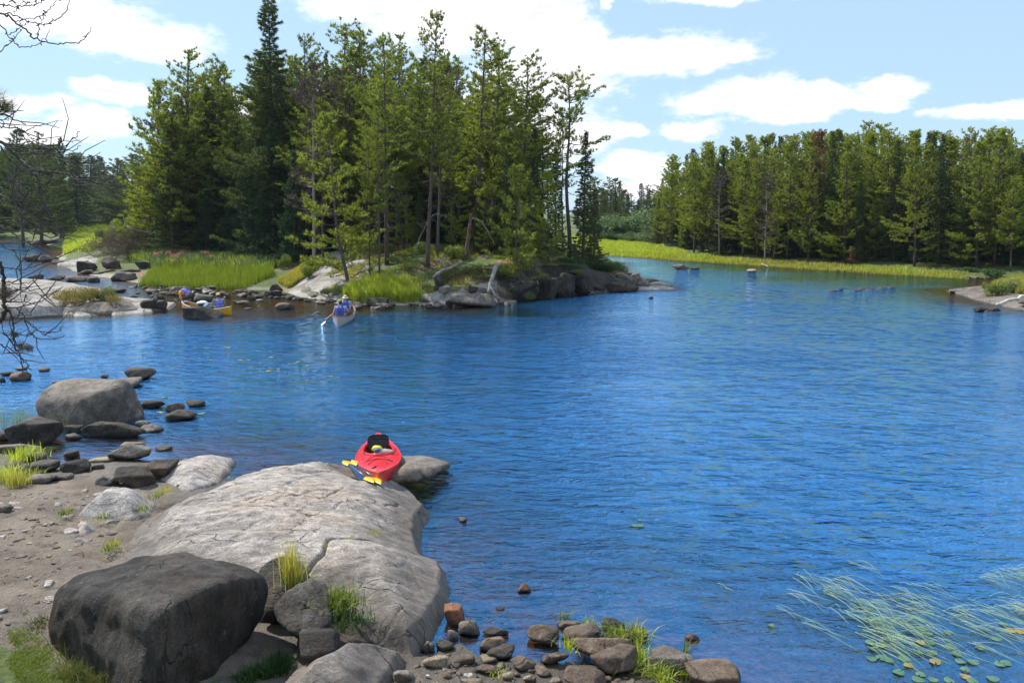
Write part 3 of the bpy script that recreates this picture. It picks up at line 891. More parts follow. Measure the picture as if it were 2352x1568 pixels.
def make_pine(seed, H=12.0, R=2.1, cs=0.36, nb=62, bend=0.22, dens=1.0, mat=None, bark=None, r0=0.15, bare=10, top_round=0.5, tuft=0.20, droop=0.0):
    """returns (crown mesh, trunk mesh) of an airy jack pine"""
    rng = np.random.RandomState(seed)
    tl = trunk_line(rng, H, bend)
    tr = Acc()
    tz = np.linspace(0, 1, len(tl))
    tr.tube(tl, r0 * (1 - tz * 0.86), 7)
    C, Dr = [], []
    side = rng.uniform(0, 6.28)
    for i in range(nb + bare):
        is_bare = i >= nb
        u = rng.uniform(0, 1) if not is_bare else 0
        t = cs + (1 - cs) * (u ** 0.85) * 0.985 if not is_bare else rng.uniform(cs * 0.35, cs * 1.15)
        base = np.array([np.interp(t * H, tl[:, 2], tl[:, k]) for k in (0, 1)] + [t * H])
        tt = (t - cs) / (1 - cs)
        a = rng.uniform(0, 6.28)
        shape = (max(0, 1 - tt) ** top_round) * (0.55 + 0.45 * min(1, tt * 4 + 0.25)) + 0.10
        L = R * shape * rng.uniform(0.6, 1.15) * (1 + 0.22 * math.cos(a - side))
        if is_bare: L = R * rng.uniform(0.25, 0.75)
        up = (0.95 * tt ** 1.3 + 0.05 - droop) if not is_bare else rng.uniform(-0.35, 0.1)
        m = 7
        q = np.linspace(0, 1, m)
        sag = -0.22 * np.sin(q * 3.1) * (1 - tt) * L * 0.5
        curl = 0.20 * q ** 2.5 * L
        wob = np.cumsum(rng.normal(0, 0.035 * L, m))
        bx = base[0] + np.cos(a) * q * L - np.sin(a) * wob
        by = base[1] + np.sin(a) * q * L + np.cos(a) * wob
        bz = base[2] + q * L * up * 0.8 + sag + curl
        B = np.c_[bx, by, bz]
        tr.tube(B, np.maximum(0.005, r0 * 0.20 * (0.35 + 0.65 * L / R) * (1 - q * 0.8)), 4, cap=False)
        if is_bare:
            for _ in range(2):
                k0 = rng.randint(2, m - 1)
                e = B[k0] + rng.normal(0, 0.3, 3) * L * 0.6
                tr.tube([B[k0], (B[k0] + e) / 2 + rng.normal(0, 0.03, 3), e], [0.01, 0.008, 0.004], 3, cap=False)
            continue
        ns = max(3, int(L / 0.23))
        for j in range(ns):
            f = 0.22 + 0.78 * (j + rng.rand()) / ns
            o = np.array([np.interp(f, q, B[:, k]) for k in range(3)])
            sg = 1 if j % 2 else -1
            an = a + sg * rng.uniform(0.5, 1.1) * (1.25 - f)
            l2 = L * rng.uniform(0.14, 0.34) * (1.25 - 0.6 * f) + 0.12
            e = o + np.array([math.cos(an) * l2, math.sin(an) * l2, rng.uniform(-0.02, 0.26) * l2 + 0.06])
            if rng.rand() < 0.5: tr.tube([o, e], [0.007, 0.003], 3, cap=False)
            nt = max(2, int(l2 / 0.11 * dens))
            s = (np.arange(nt) + rng.rand(nt)) / nt
            s = 0.25 + 0.75 * s
            c = o[None] * (1 - s[:, None]) + e[None] * s[:, None] + rng.normal(0, 0.03, (nt, 3))
            C.append(c)
            dd = unit(e - o)[None] * 0.75 + np.array([0, 0, 0.75])
            Dr.append(np.repeat(dd, nt, 0))
    # leader tufts
    s = np.linspace(0.90, 1.0, 12)
    C.append(np.c_[np.interp(s * H, tl[:, 2], tl[:, 0]), np.interp(s * H, tl[:, 2], tl[:, 1]), s * H] + rng.normal(0, 0.05, (12, 3)))
    Dr.append(np.tile([0, 0, 1.0], (12, 1)))
    C, Dr = np.vstack(C), unit(np.vstack(Dr))
    V, F = blades(rng, C, Dr, np.full(len(C), tuft * 1.15), 11, (0.024,), 0.6)
    cm_ = mesh('crown', V, F, [mat or M_PINE], smooth=False)
    tm_ = tr.mesh('trunk', [bark or M_BARK])
    return cm_, tm_, H


def make_spruce(seed, H=10.0, R=1.9, nb=170, mat=None, cs=0.03, gap=0.0, power=0.9, tuft=0.16, droop=0.25, r0=0.13, dens=1.0):
    rng = np.random.RandomState(seed)
    tl = trunk_line(rng, H, 0.05)
    tr = Acc()
    tz = np.linspace(0, 1, len(tl))
    tr.tube(tl, r0 * (1 - tz * 0.9), 7)
    C, Dr = [], []
    for i in range(nb):
        t = cs + (0.985 - cs) * (i / nb) ** 0.95
        a = i * 2.399 + rng.normal(0, 0.3)
        lump = 0.85 + 0.25 * math.sin(t * 19 + seed) + 0.15 * math.sin(t * 47 + 2 * seed)
        L = R * ((1 - t) ** power + 0.05) * rng.uniform(0.72, 1.1) * (lump if gap else 1) * (1 + gap * rng.normal(0, 0.25))
        L = max(L, 0.1)
        m = 5
        q = np.linspace(0, 1, m)
        dz = (-droop * q + 0.22 * q ** 2.4) * L if t < 0.85 else (0.5 * q) * L
        B = np.c_[np.interp(t * H, tl[:, 2], tl[:, 0]) + np.cos(a) * q * L, np.interp(t * H, tl[:, 2], tl[:, 1]) + np.sin(a) * q * L, t * H + dz]
        tr.tube(B, np.maximum(0.004, 0.022 * (1 - q * 0.8) * L / R + 0.004), 3, cap=False)
        nt = max(5, int(L * 26 * dens))
        f = np.sqrt(rng.uniform(0.02, 1, nt))
        o = np.stack([np.interp(f, q, B[:, k]) for k in range(3)], 1)
        wdt = 0.30 * L * np.sin(np.clip(f * 1.15, 0, 1) * math.pi * 0.86) + 0.03
        sg = rng.uniform(-1, 1, nt)
        perp = np.array([-math.sin(a), math.cos(a), 0])
        o = o + perp * (sg * wdt)[:, None] + np.c_[np.zeros(nt), np.zeros(nt), -0.12 * np.abs(sg) * wdt + rng.normal(0, 0.02, nt)]
        C.append(o)
        Dr.append(np.array([math.cos(a), math.sin(a), -0.15]) + perp * sg[:, None] * 0.9 + rng.normal(0, 0.15, (nt, 3)))
    C, Dr = np.vstack(C), unit(np.vstack(Dr))
    V, F = blades(rng, C, Dr, np.full(len(C), tuft), 6, (0.028,), 0.42)
    return mesh('crown', V, F, [mat or M_SPRUCE], smooth=False), tr.mesh('trunk', [M_BARK]), H


def make_dead(seed, H=9.0, R=1.2, nb=46, bark=None):
    rng = np.random.RandomState(seed)
    tl = trunk_line(rng, H, 0.15)
    tr, tw = Acc(), Acc()
    tz = np.linspace(0, 1, len(tl))
    tr.tube(tl, 0.10 * (1 - tz * 0.9), 6)
    for i in range(nb):
        t = rng.uniform(0.25, 0.99)
        a = rng.uniform(0, 6.28)
        L = R * (1.1 - t * 0.7) * rng.uniform(0.3, 1.1)
        q = np.linspace(0, 1, 5)
        B = np.c_[np.interp(t * H, tl[:, 2], tl[:, 0]) + np.cos(a) * q * L, np.interp(t * H, tl[:, 2], tl[:, 1]) + np.sin(a) * q * L, t * H + L * (0.25 * q - 0.5 * q ** 2 + rng.normal(0, 0.04, 5).cumsum())]
        tw.tube(B, 0.022 * (1 - q * 0.75), 4, cap=False)
        for _ in range(4):
            k0 = rng.randint(1, 5)
            e = B[k0] + rng.normal(0, 0.22, 3) * L
            tw.tube([B[k0], (B[k0] + e) / 2, e], [0.008, 0.006, 0.003], 3, cap=False)
    return tw.mesh('branches', [bark or M_TWIG]), tr.mesh('trunk', [bark or M_TWIG]), H


def leaf_cloud(rng, blobs, n, leaf, mat, up=0.3, name='foliage'):
    """leaf-sized rhombi on the shells of several overlapping blobs (cx,cy,cz,r,rz)"""
    blobs = np.array(blobs, float)
    wgt = blobs[:, 3] ** 2; wgt /= wgt.sum()
    b = blobs[rng.choice(len(blobs), n, p=wgt)]
    d = unit(rng.normal(0, 1, (n, 3)))
    rr = rng.uniform(0.35, 1.05, n) ** 0.5 * (1 + 0.25 * vnoise(d * 3 + b[:, :3], 3))
    C = b[:, :3] + d * np.c_[b[:, 3], b[:, 3], b[:, 4]] * rr[:, None]
    C[:, 2] = np.maximum(C[:, 2], 0.01 + 0.03 * rng.rand(n))
    nrm = unit(d + rng.normal(0, 0.8, (n, 3)) + [0, 0, up])
    u = unit(np.cross(nrm, rng.normal(0, 1, (n, 3)))); v = np.cross(nrm, u)
    s = leaf * rng.uniform(0.6, 1.3, n)[:, None]
    V = np.stack([C - u * s, C - v * s * 0.5, C + u * s, C + v * s * 0.5], 1).reshape(-1, 3)
    return mesh(name, V, np.arange(4 * n).reshape(-1, 4), [mat], smooth=False)


def make_shrub(seed, w=0.8, h=0.8, n=2600, leaf=0.04, mat=None, lumps=9):
    rng = np.random.RandomState(seed)
    bl = [(rng.normal(0, w * 0.42), rng.normal(0, w * 0.42), h * rng.uniform(0.3, 0.72), w * rng.uniform(0.25, 0.45), h * rng.uniform(0.2, 0.36)) for _ in range(lumps)]
    fm = leaf_cloud(rng, bl, n, leaf, mat or M_LEAF)
    st = Acc()
    for b in bl:
        st.tube([(0, 0, -0.05), (b[0] * 0.5, b[1] * 0.5, b[2] * 0.55), b[:3]], [0.012, 0.009, 0.005], 4, cap=False)
    return fm, st.mesh('stems', [M_BARK]), h


PROTO = {}


def proto(kind, mk, name):
    PROTO[kind] = (*mk, name)


for k_ in range(5):
    proto('pine%d' % k_, make_pine(100 + k_, 12.5, 2.35 + 0.15 * (k_ % 3), 0.26 + 0.05 * (k_ % 3), 78, 0.16 + 0.05 * k_ % 0.3, top_round=0.75, tuft=0.17), 'pine_tree')
for k_ in range(3):
    proto('tall%d' % k_, make_pine(120 + k_, 15.0, 2.6, 0.36, 88, 0.18, r0=0.17, bare=18, bark=M_BARK, top_round=0.8, tuft=0.17), 'pine_tree')
for k_ in range(6):
    proto('bank%d' % k_, make_pine(140 + k_, 11.5, 2.15 + 0.25 * (k_ % 3), [0.06, .12, .22, .08, .28, .05][k_], [150, 130, 120, 140, 115, 160][k_], 0.12, dens=1.0, mat=M_PINE2, r0=0.12, bare=8, top_round=[1.0, 1.25, .8, 1.1, .7, 1.3][k_], tuft=0.17), 'pine_tree')
proto('side0', make_pine(160, 12.0, 3.2, 0.08, 92, 0.5, mat=M_PINE, r0=0.2, bare=8, top_round=0.8, droop=0.1, tuft=0.17), 'pine_tree')
proto('young0', make_pine(161, 8.5, 2.1, 0.06, 78, 0.3, mat=M_PINE2, r0=0.1, bare=4, top_round=0.7, droop=0.15), 'pine_tree')
proto('lean0', make_pine(162, 11.5, 2.0, 0.52, 56, 0.35, r0=0.16, bare=16, top_round=0.35, dens=0.8, droop=0.2), 'pine_tree')
for k_ in range(3):
    proto('spruce%d' % k_, make_spruce(180 + k_, 9.0, 1.35, 170, gap=0.6), 'spruce_tree')
proto('wspruce0', make_spruce(190, 19.0, 4.3, 260, gap=0.55, power=0.78, tuft=0.26, droop=0.12, r0=0.24, cs=0.08, dens=1.1), 'spruce_tree')
for k_ in range(2):
    proto('fir%d' % k_, make_spruce(195 + k_, 8.0, 1.9, 190, mat=M_FIR, power=1.05, droop=0.05, gap=0.2), 'fir_tree')
proto('rust0', make_pine(170, 11.0, 1.5, 0.3, 80, 0.1, mat=M_DEADN, r0=0.12), 'pine_tree')
proto('rust1', make_spruce(171, 5.0, 1.1, 110, mat=M_DEADN, gap=0.6), 'spruce_tree')
proto('grey0', make_pine(172, 10.0, 1.5, 0.25, 70, 0.1, mat=M_GREYN, bark=M_DWOOD, r0=0.1, tuft=0.16), 'pine_tree')
for k_ in range(2):
    proto('far%d' % k_, make_pine(176 + k_, 12.0, 2.3, 0.15, 90, 0.15, mat=M_SPRUCE, top_round=0.8), 'pine_tree')
proto('dead0', make_dead(173), 'dead_tree')
proto('dead1', make_dead(174, 8.0, 1.0, 30, M_DWOOD), 'dead_tree')
rngS = np.random.RandomState(5)
proto('leafy0', make_shrub(200, 0.9, 0.9, 2800, 0.045, M_LEAF), 'shrub')
proto('leafy1', make_shrub(201, 1.0, 0.7, 2600, 0.05, M_LEAF), 'shrub')
proto('willow0', make_shrub(202, 1.0, 1.0, 3200, 0.04, M_WILLOW), 'shrub')
proto('willow1', make_shrub(203, 1.1, 0.8, 3200, 0.04, M_WILLOW), 'shrub')
proto('dark0', make_shrub(204, 1.0, 1.1, 3200, 0.05, M_DLEAF), 'shrub')
proto('autumn0', make_shrub(205, 1.1, 0.8, 4200, 0.035, M_AUTUMN, 12), 'shrub')
proto('juni0', make_shrub(206, 1.3, 0.45, 6500, 0.022, M_JUN, 16), 'juniper_bush')
proto('juni1', make_shrub(207, 1.1, 0.55, 6500, 0.022, M_JUN, 14), 'juniper_bush')
proto('sap0', make_shrub(208, 0.6, 1.6, 1400, 0.05, M_WILLOW, 9), 'sapling')

BUILT = {}
LASTP = [None]



def plant(kind, x, y, H, label, cat, group=None, rz=None, lean=(0, 0), fat=1.0, z=None, rng=random):
    """one tree: an Empty at its foot with crown and trunk of its own"""
    crown, trunk, h0, nm = PROTO[kind]
    s = H / h0
    z = hz(x, y) - 0.05 if z is None else z
    rz = rng.uniform(0, 6.28) if rz is None else rz
    if kind not in BUILT:
        e = ob(nm, None)
        e.empty_display_size = 0.3
        ob('crown' if 'tree' in nm and nm != 'dead_tree' else ('branches' if nm == 'dead_tree' else 'foliage'), crown, e)
        ob('trunk' if 'tree' in nm else 'stems', trunk, e)
        BUILT[kind] = e
    else:
        e = copy_tree(BUILT[kind])
        for k in ('group',):
            if k in e: del e[k]
    e.location = (x, y, z)
    e.rotation_euler = (R(lean[0]), R(lean[1]), rz)
    if lean != (0, 0):
        m = Matrix.Rotation(R(lean[1]), 4, 'Y') @ Matrix.Rotation(R(lean[0]), 4, 'X') @ Matrix.Rotation(rz, 4, 'Z')
        e.rotation_euler = m.to_euler()
    e.scale = (s * fat, s * fat, s)
    e['label'] = label; e['category'] = cat
    LASTP[0] = e
    if group: e['group'] = group
    return e


def plant_px(kind, pxb, Y, ptop, pytop, label, cat='tree', group=None, fat=1.0, **kw):
    """tree whose foot is at column pxb, forward distance Y, top at photo position ptop, pytop"""
    x = D(pxb, 500, Y)[0]
    z = hz(x, Y) - 0.05
    T = D(ptop, pytop, Y)
    H = max(0.4, T[2] - z)
    ln = math.degrees(math.atan2(T[0] - x, H))
    return plant(kind, x, Y, H, label, cat, group, lean=(0, ln) if abs(ln) > 0.6 else (0, 0), fat=fat, z=z, **kw)


random.seed(11)
# the island's trees one can tell apart, left to right: kind, foot column, distance, top column, top row, label, width factor
HERO = [
    ('side0', 418, 70, 440, 122, 'broad many-limbed pine at the left island end, boughs over the brush pile', 1.05),
    ('pine1', 452, 72, 508, 134, 'pine leaning right, just behind the broad left-end pine', 0.9),
    ('young0', 352, 71, 372, 190, 'thin-topped pine forming the outer left edge of the island wood', 0.85),
    ('young0', 335, 73, 330, 385, 'bright low bushy pine sticking out furthest left over the shore', 1.35),
    ('wspruce0', 628, 62, 616, -8, 'very tall dark spruce rising above all others, its tip at the top of the picture', 0.95),
    ('tall0', 700, 60, 700, 82, 'slim pine with a small open top, right of the tallest spruce', 0.8),
    ('spruce0', 748, 62, 747, 116, 'narrow dark spire of a spruce between green pine crowns', 0.5),
    ('pine2', 782, 62, 779, 54, 'tall pine with rounded dark top, right of the narrow spire', 1.1),
    ('pine0', 832, 60, 834, 78, 'full-crowned pine with spreading top, fourth crown right of the tallest spruce', 1.15),
    ('tall1', 884, 47, 889, 86, 'tall straight pine with a bare lower trunk, left of the tallest middle pine', 0.95),
    ('tall2', 910, 55, 917, 82, 'pine with feathery top just right and behind of the straight bare-trunked pine', 0.9),
    ('tall1', 982, 45.5, 996, 32, 'tallest pine in the middle of the island with layered open top', 0.78),
    ('tall0', 1003, 47.5, 1022, 118, 'second trunk standing close beside the tallest middle pine', 0.7),
    ('pine3', 1090, 51, 1117, 74, 'broad tall pine with full bright crown, right of the tallest middle pine', 1.15),
    ('pine4', 1128, 53, 1160, 100, 'pine half hidden behind the broad bright-crowned pine', 1.0),
    ('pine1', 1195, 52, 1214, 130, 'rightmost pine of the dense island wood with drooping right side', 0.95),
    ('young0', 792, 44.5, 768, 266, 'low bright pine with crooked dark trunk standing alone in front of the wood', 1.0),
    ('tall2', 847, 45.5, 845, 300, 'slender pine on the mound, second trunk right of the lone front pine', 0.6),
    ('tall0', 868, 45, 866, 250, 'slender pine on the mound, third trunk right of the lone front pine', 0.6),
    ('dead0', 1247, 55, 1247, 232, 'bare grey dead tree standing against the sky right of the island wood', 0.8),
    ('lean0', 1304, 52, 1331, 182, 'tall leaning pine with open umbrella crown at the right end of the island', 1.0),
    ('lean0', 1292, 54, 1298, 286, 'shorter thin pine beside the leaning umbrella pine', 0.6),
    ('spruce1', 1276, 53, 1277, 335, 'small pointed spruce left of the leaning umbrella pine', 0.9),
    ('spruce2', 1338, 50, 1347, 298, 'dark shaggy spruce at the right tip of the island, right of the leaning pine', 0.95),
    ('spruce0', 1366, 51, 1368, 430, 'small dark spruce hanging over the rocks at the island tip', 1.1),
    ('spruce1', 1225, 52, 1229, 290, 'dark spruce at the right edge of the dense wood, below the drooping pine', 0.95),
    ('young0', 1192, 44.2, 1205, 385, 'small pine with leaning dark stem close to the cliff edge', 0.9),
    ('fir0', 624, 60, 624, 278, 'pointed blue-green fir straight below the tallest spruce', 1.0),
    ('fir1', 592, 61, 592, 312, 'fir with slim tip left of the pointed blue-green fir', 0.9),
    ('fir0', 530, 66, 534, 400, 'dark low fir behind the pink flowers', 1.15),
    ('fir1', 470, 67, 472, 425, 'dark low fir at the right of the brown brush pile', 1.2),
    ('fir0', 565, 63, 560, 380, 'dark fir left of the slim-tipped fir', 1.0),
    ('fir1', 672, 56.5, 676, 345, 'dark fir right of the pointed blue-green fir, above the rock slope', 1.0),
    ('fir0', 712, 58, 712, 400, 'small shaded fir behind the rock slope', 1.0),
    ('spruce2', 1163, 49, 1165, 340, 'narrow mid-green spruce behind the tallest middle pine group', 0.7),
    ('young0', 1260, 47.6, 1262, 400, 'bushy young pine over the dark cliff', 1.0),
    ('young0', 1120, 49, 1130, 420, 'young pine between bare trunks at the middle of the island', 0.8),
]
for kd, pb, Y, pt, py, lb, ft in HERO:
    plant_px(kd, pb, Y, pt, py, lb, 'tree', 'trees told apart on the wooded island', ft)

rr = np.random.RandomState(77)
for px, Y, py, lb in [(925, 53, 400, 'left of the tallest middle pine'), (960, 52, 440, 'just left of the tallest middle pine trunk'), (1045, 51, 400, 'between the snag and the tallest middle pine'), (1098, 50, 450, 'below the broad bright-crowned pine'),
                      (1150, 51, 400, 'under the half hidden pine'), (1185, 49.5, 430, 'behind the leaning small pine'), (1225, 49.5, 420, 'under the rightmost drooping pine'), (820, 54, 430, 'behind the long boulder on the mound')]:
    plant_px('young0' if px % 2 else 'spruce1', px, Y, px + 3, py, 'low bushy conifer ' + lb, 'tree', 'bushy young conifers in the middle of the island', 1.1)
ORD = 'first second third fourth fifth sixth seventh eighth ninth tenth eleventh twelfth thirteenth fourteenth fifteenth sixteenth seventeenth eighteenth nineteenth twentieth'.split()
ORD += ['twenty-' + o for o in ORD[:9]] + ['thirtieth'] + ['thirty-' + o for o in ORD[:9]] + ['fortieth'] + ['forty-' + o for o in ORD[:9]]
ENV_X = [345, 365, 440, 510, 560, 619, 680, 700, 750, 779, 830, 890, 940, 996, 1040, 1117, 1160, 1214, 1240]
ENV_Y = [400, 225, 150, 150, 180, 110, 120, 110, 135, 90, 100, 110, 130, 90, 125, 105, 115, 160, 230]
cnt = 0
for i in range(400):
    px, Y = rr.uniform(365, 1232), rr.uniform(52, 82)
    if 545 < px < 700: Y = max(Y, 66)
    if cnt >= 112: break
    x = D(px, 500, Y)[0]
    if px > 740 and Y < 55: continue
    if px < 600: Y = max(Y, 66 + rr.uniform(0, 12))
    py = np.interp(px, ENV_X, ENV_Y) + rr.uniform(8, 110) + (90 if rr.rand() < 0.25 else 0)
    q = rr.rand()
    kd = 'pine%d' % rr.randint(5) if q < 0.50 else ('tall%d' % rr.randint(3) if q < 0.68 else ('spruce%d' % rr.randint(3) if q < 0.9 else 'grey0'))
    lab = {'p': 'green pine deep in the dense island wood behind the front trees', 't': 'high-crowned slim pine deep in the dense island wood', 's': 'narrow dark spruce deep in the dense island wood', 'g': 'dying brown-grey pine deep in the dense island wood'}[kd[0]]
    plant_px(kd, px, Y, px + rr.uniform(-6, 6), py, lab, 'tree', {'p': 'pines filling the island wood', 't': 'slim pines filling the island wood', 's': 'spruces filling the island wood', 'g': 'dying pines in the island wood'}[kd[0]], rr.uniform(1.0, 1.3))
    cnt += 1
# low firs and spruces closing the gaps near the ground
for px, Y, py in [(400, 71, 420), (432, 70, 380), (505, 69, 360), (640, 64, 380), (742, 62, 420), (775, 64, 400), (930, 66, 430), (1040, 68, 420), (1075, 66, 400), (820, 66, 430), (880, 68, 420), (980, 70, 440), (1150, 64, 420), (1200, 60, 430), (1235, 58, 440), (690, 62, 300), (600, 66, 330), (540, 69, 300), (1000, 66, 400), (1100, 70, 380)]:
    plant_px('fir%d' % rr.randint(2), px, Y, px, py, 'low shaded fir under the taller trees of the island', 'tree', 'low firs under the island trees', rr.uniform(1.1, 1.4))

for i in range(40):
    px, Y = 372 + i * 22 + rr.uniform(-6, 6), rr.uniform(84, 97)
    x = D(px, 500, Y)[0]
    plant('fir%d' % rr.randint(2), x, Y, rr.uniform(7, 10.5), 'low shaded fir under the taller trees of the island', 'tree', 'low firs under the island trees', fat=rr.uniform(1.2, 1.5))
# right-hand forest
E2X = [1500, 1520, 1545, 1600, 1640, 1720, 1770, 1840, 1880, 1950, 2000, 2060, 2100, 2150, 2200, 2250, 2310, 2352, 2600]
E2Y = [470, 400, 345, 345, 332, 312, 305, 292, 300, 288, 292, 296, 302, 288, 300, 306, 292, 318, 310]
FBX = [1500, 1600, 1800, 2000, 2150, 2352, 2520]
FBY = [103, 86, 75, 69, 65, 60, 57]
FAR_N = 0
for row in range(6):
    px = 1506 + rr.uniform(0, 12)
    nrow = 0
    while px < 2500:
        Y = np.interp(px, FBX, FBY) + row * 3.2 + rr.uniform(-1.0, 1.3)
        off = rr.uniform(0, 62) if row < 2 else rr.uniform(-8, 34)
        py = np.interp(px, E2X, E2Y) + off + (rr.uniform(60, 190) if row == 0 and rr.rand() < 0.28 else 0)
        q = rr.rand()
        kd = 'bank%d' % rr.randint(6) if q < 0.74 else 'spruce%d' % rr.randint(3)
        if row == 0 and q > 0.93: kd = 'fir%d' % rr.randint(2); py += 60
        if row > 0 and q > 0.955: kd = 'grey0'
        desc = {'b': 'yellow-green pine in the rear rows of the right bank forest', 's': 'darker spruce in the rear rows of the right bank forest', 'f': 'low fir at the foot of the forest on the right-hand bank', 'g': 'dying grey-brown pine in the rear rows of the right bank forest'}[kd[0]]
        plant_px(kd, px, Y, px + rr.uniform(-5, 5), py, desc, 'tree', {'b': 'pines of the right bank forest', 's': 'spruces of the right bank forest', 'f': 'firs at the right bank forest edge', 'g': 'dying pines of the right bank forest'}[kd[0]], rr.uniform(0.85, 1.2))
        FAR_N += 1
        if row < 2:
            e_ = LASTP[0]
            kk_ = {'b': 'pine', 's': 'spruce', 'f': 'low fir', 'g': 'dying pine'}[kd[0]]
            e_['label'] = '%s tree from the left, a %s, %s row of right bank forest' % (ORD[nrow], kk_, ['front', 'second'][row])
            nrow += 1
        px += (1.6 / Y * FPX) * rr.uniform(0.75, 1.3) * (1 if row < 3 else 1.35)
for i in range(64):
    px = 1510 + i * 15.5 + rr.uniform(-6, 6)
    Y = np.interp(px, FBX, FBY) + (1.5 if i % 2 else 6.5) + rr.uniform(-.5, 3)
    x = D(px, 500, Y)[0]
    plant('fir%d' % rr.randint(2) if rr.rand() < .7 else 'spruce%d' % rr.randint(3), x, Y, rr.uniform(2.5, 5.5), 'low dark conifer in the undergrowth of the right bank forest', 'tree', 'undergrowth conifers of the right bank forest', fat=rr.uniform(1.2, 1.6))
plant_px('rust0', 1886, 74.5, 1883, 300, 'tall pine with rust-red dead top in the right-hand forest', 'tree', None, 0.8)
plant_px('rust1', 1962, 68.0, 1960, 565, 'small fir with reddish-brown dead needles at the foot of the right-hand forest', 'tree', None, 1.2)
plant_px('grey0', 1762, 74.5, 1762, 400, 'bleached half-dead pine with pale hanging twigs in the right-hand forest', 'tree', None, 1.0)
plant_px('grey0', 1654, 82.0, 1654, 395, 'brownish thin pine near the left end of the right-hand forest', 'tree', None, 1.0)

# trees in the gap between island and right bank, and far away on the left
for i in range(26):
    px = 1362 + (i * 6.4) % 168 + rr.uniform(-4, 4)
    Y = rr.uniform(122, 158)
    py = np.interp(px, [1360, 1400, 1430, 1450, 1480, 1500, 1530], [395, 402, 418, 445, 412, 408, 430]) + rr.uniform(0, 40)
    kd = 'far%d' % rr.randint(2) if rr.rand() < 0.5 else 'spruce%d' % rr.randint(3)
    plant_px(kd, px, Y, px, py, ('dark pine' if kd[0] == 'f' else 'dark spruce') + ' far off in the gap between island and right bank', 'tree', ('pines' if kd[0] == 'f' else 'spruces') + ' in the far gap', rr.uniform(1.3, 1.7))
for px, Y, py in [(1388, 118, 500), (1412, 116, 492), (1436, 118, 505), (1460, 115, 480), (1478, 116, 500), (1500, 110, 520), (1522, 106, 525), (1400, 112, 530), (1425, 111, 535), (1450, 110, 532), (1485, 108, 535)]:
    plant_px('willow%d' % (px % 2), px, Y, px, py, 'pale leafy bush at the back of the meadow in the far gap', 'shrub', 'bushes at the back of the far meadow', 1.5)
plant_px('far0', 45, 118, 45, 300, 'dark round-topped pine rising over the far left treeline, left one of the pair', 'tree', None, 1.2)
plant_px('far1', 90, 122, 88, 305, 'dark round-topped pine rising over the far left treeline, right one of the pair', 'tree', None, 1.3)
plant_px('spruce1', 137, 128, 137, 312, 'small spiky spruce top on the far left treeline', 'tree', None, 1.0)
for i in range(104):
    px = -150 + (i * 7.9) % 560 + rr.uniform(-6, 6)
    Y = rr.uniform(135, 250)
    if 175 < px < 255 and Y > 0: Y = rr.uniform(275, 320)
    py = np.interp(px, [-150, 0, 60, 120, 160, 200, 300, 400], [330, 335, 322, 330, 343, 350, 352, 352]) + rr.uniform(0, 22) + (rr.uniform(20, 90) if rr.rand() < 0.4 else 0)
    kd = 'far%d' % rr.randint(2) if rr.rand() < 0.5 else 'spruce%d' % rr.randint(3)
    plant_px(kd, px, Y, px, py, ('dark pine' if kd[0] == 'f' else 'dark spruce') + ' in the shaded far forest at the left edge of the picture', 'tree', ('pines' if kd[0] == 'f' else 'spruces') + ' of the far left forest', rr.uniform(1.7, 2.4))

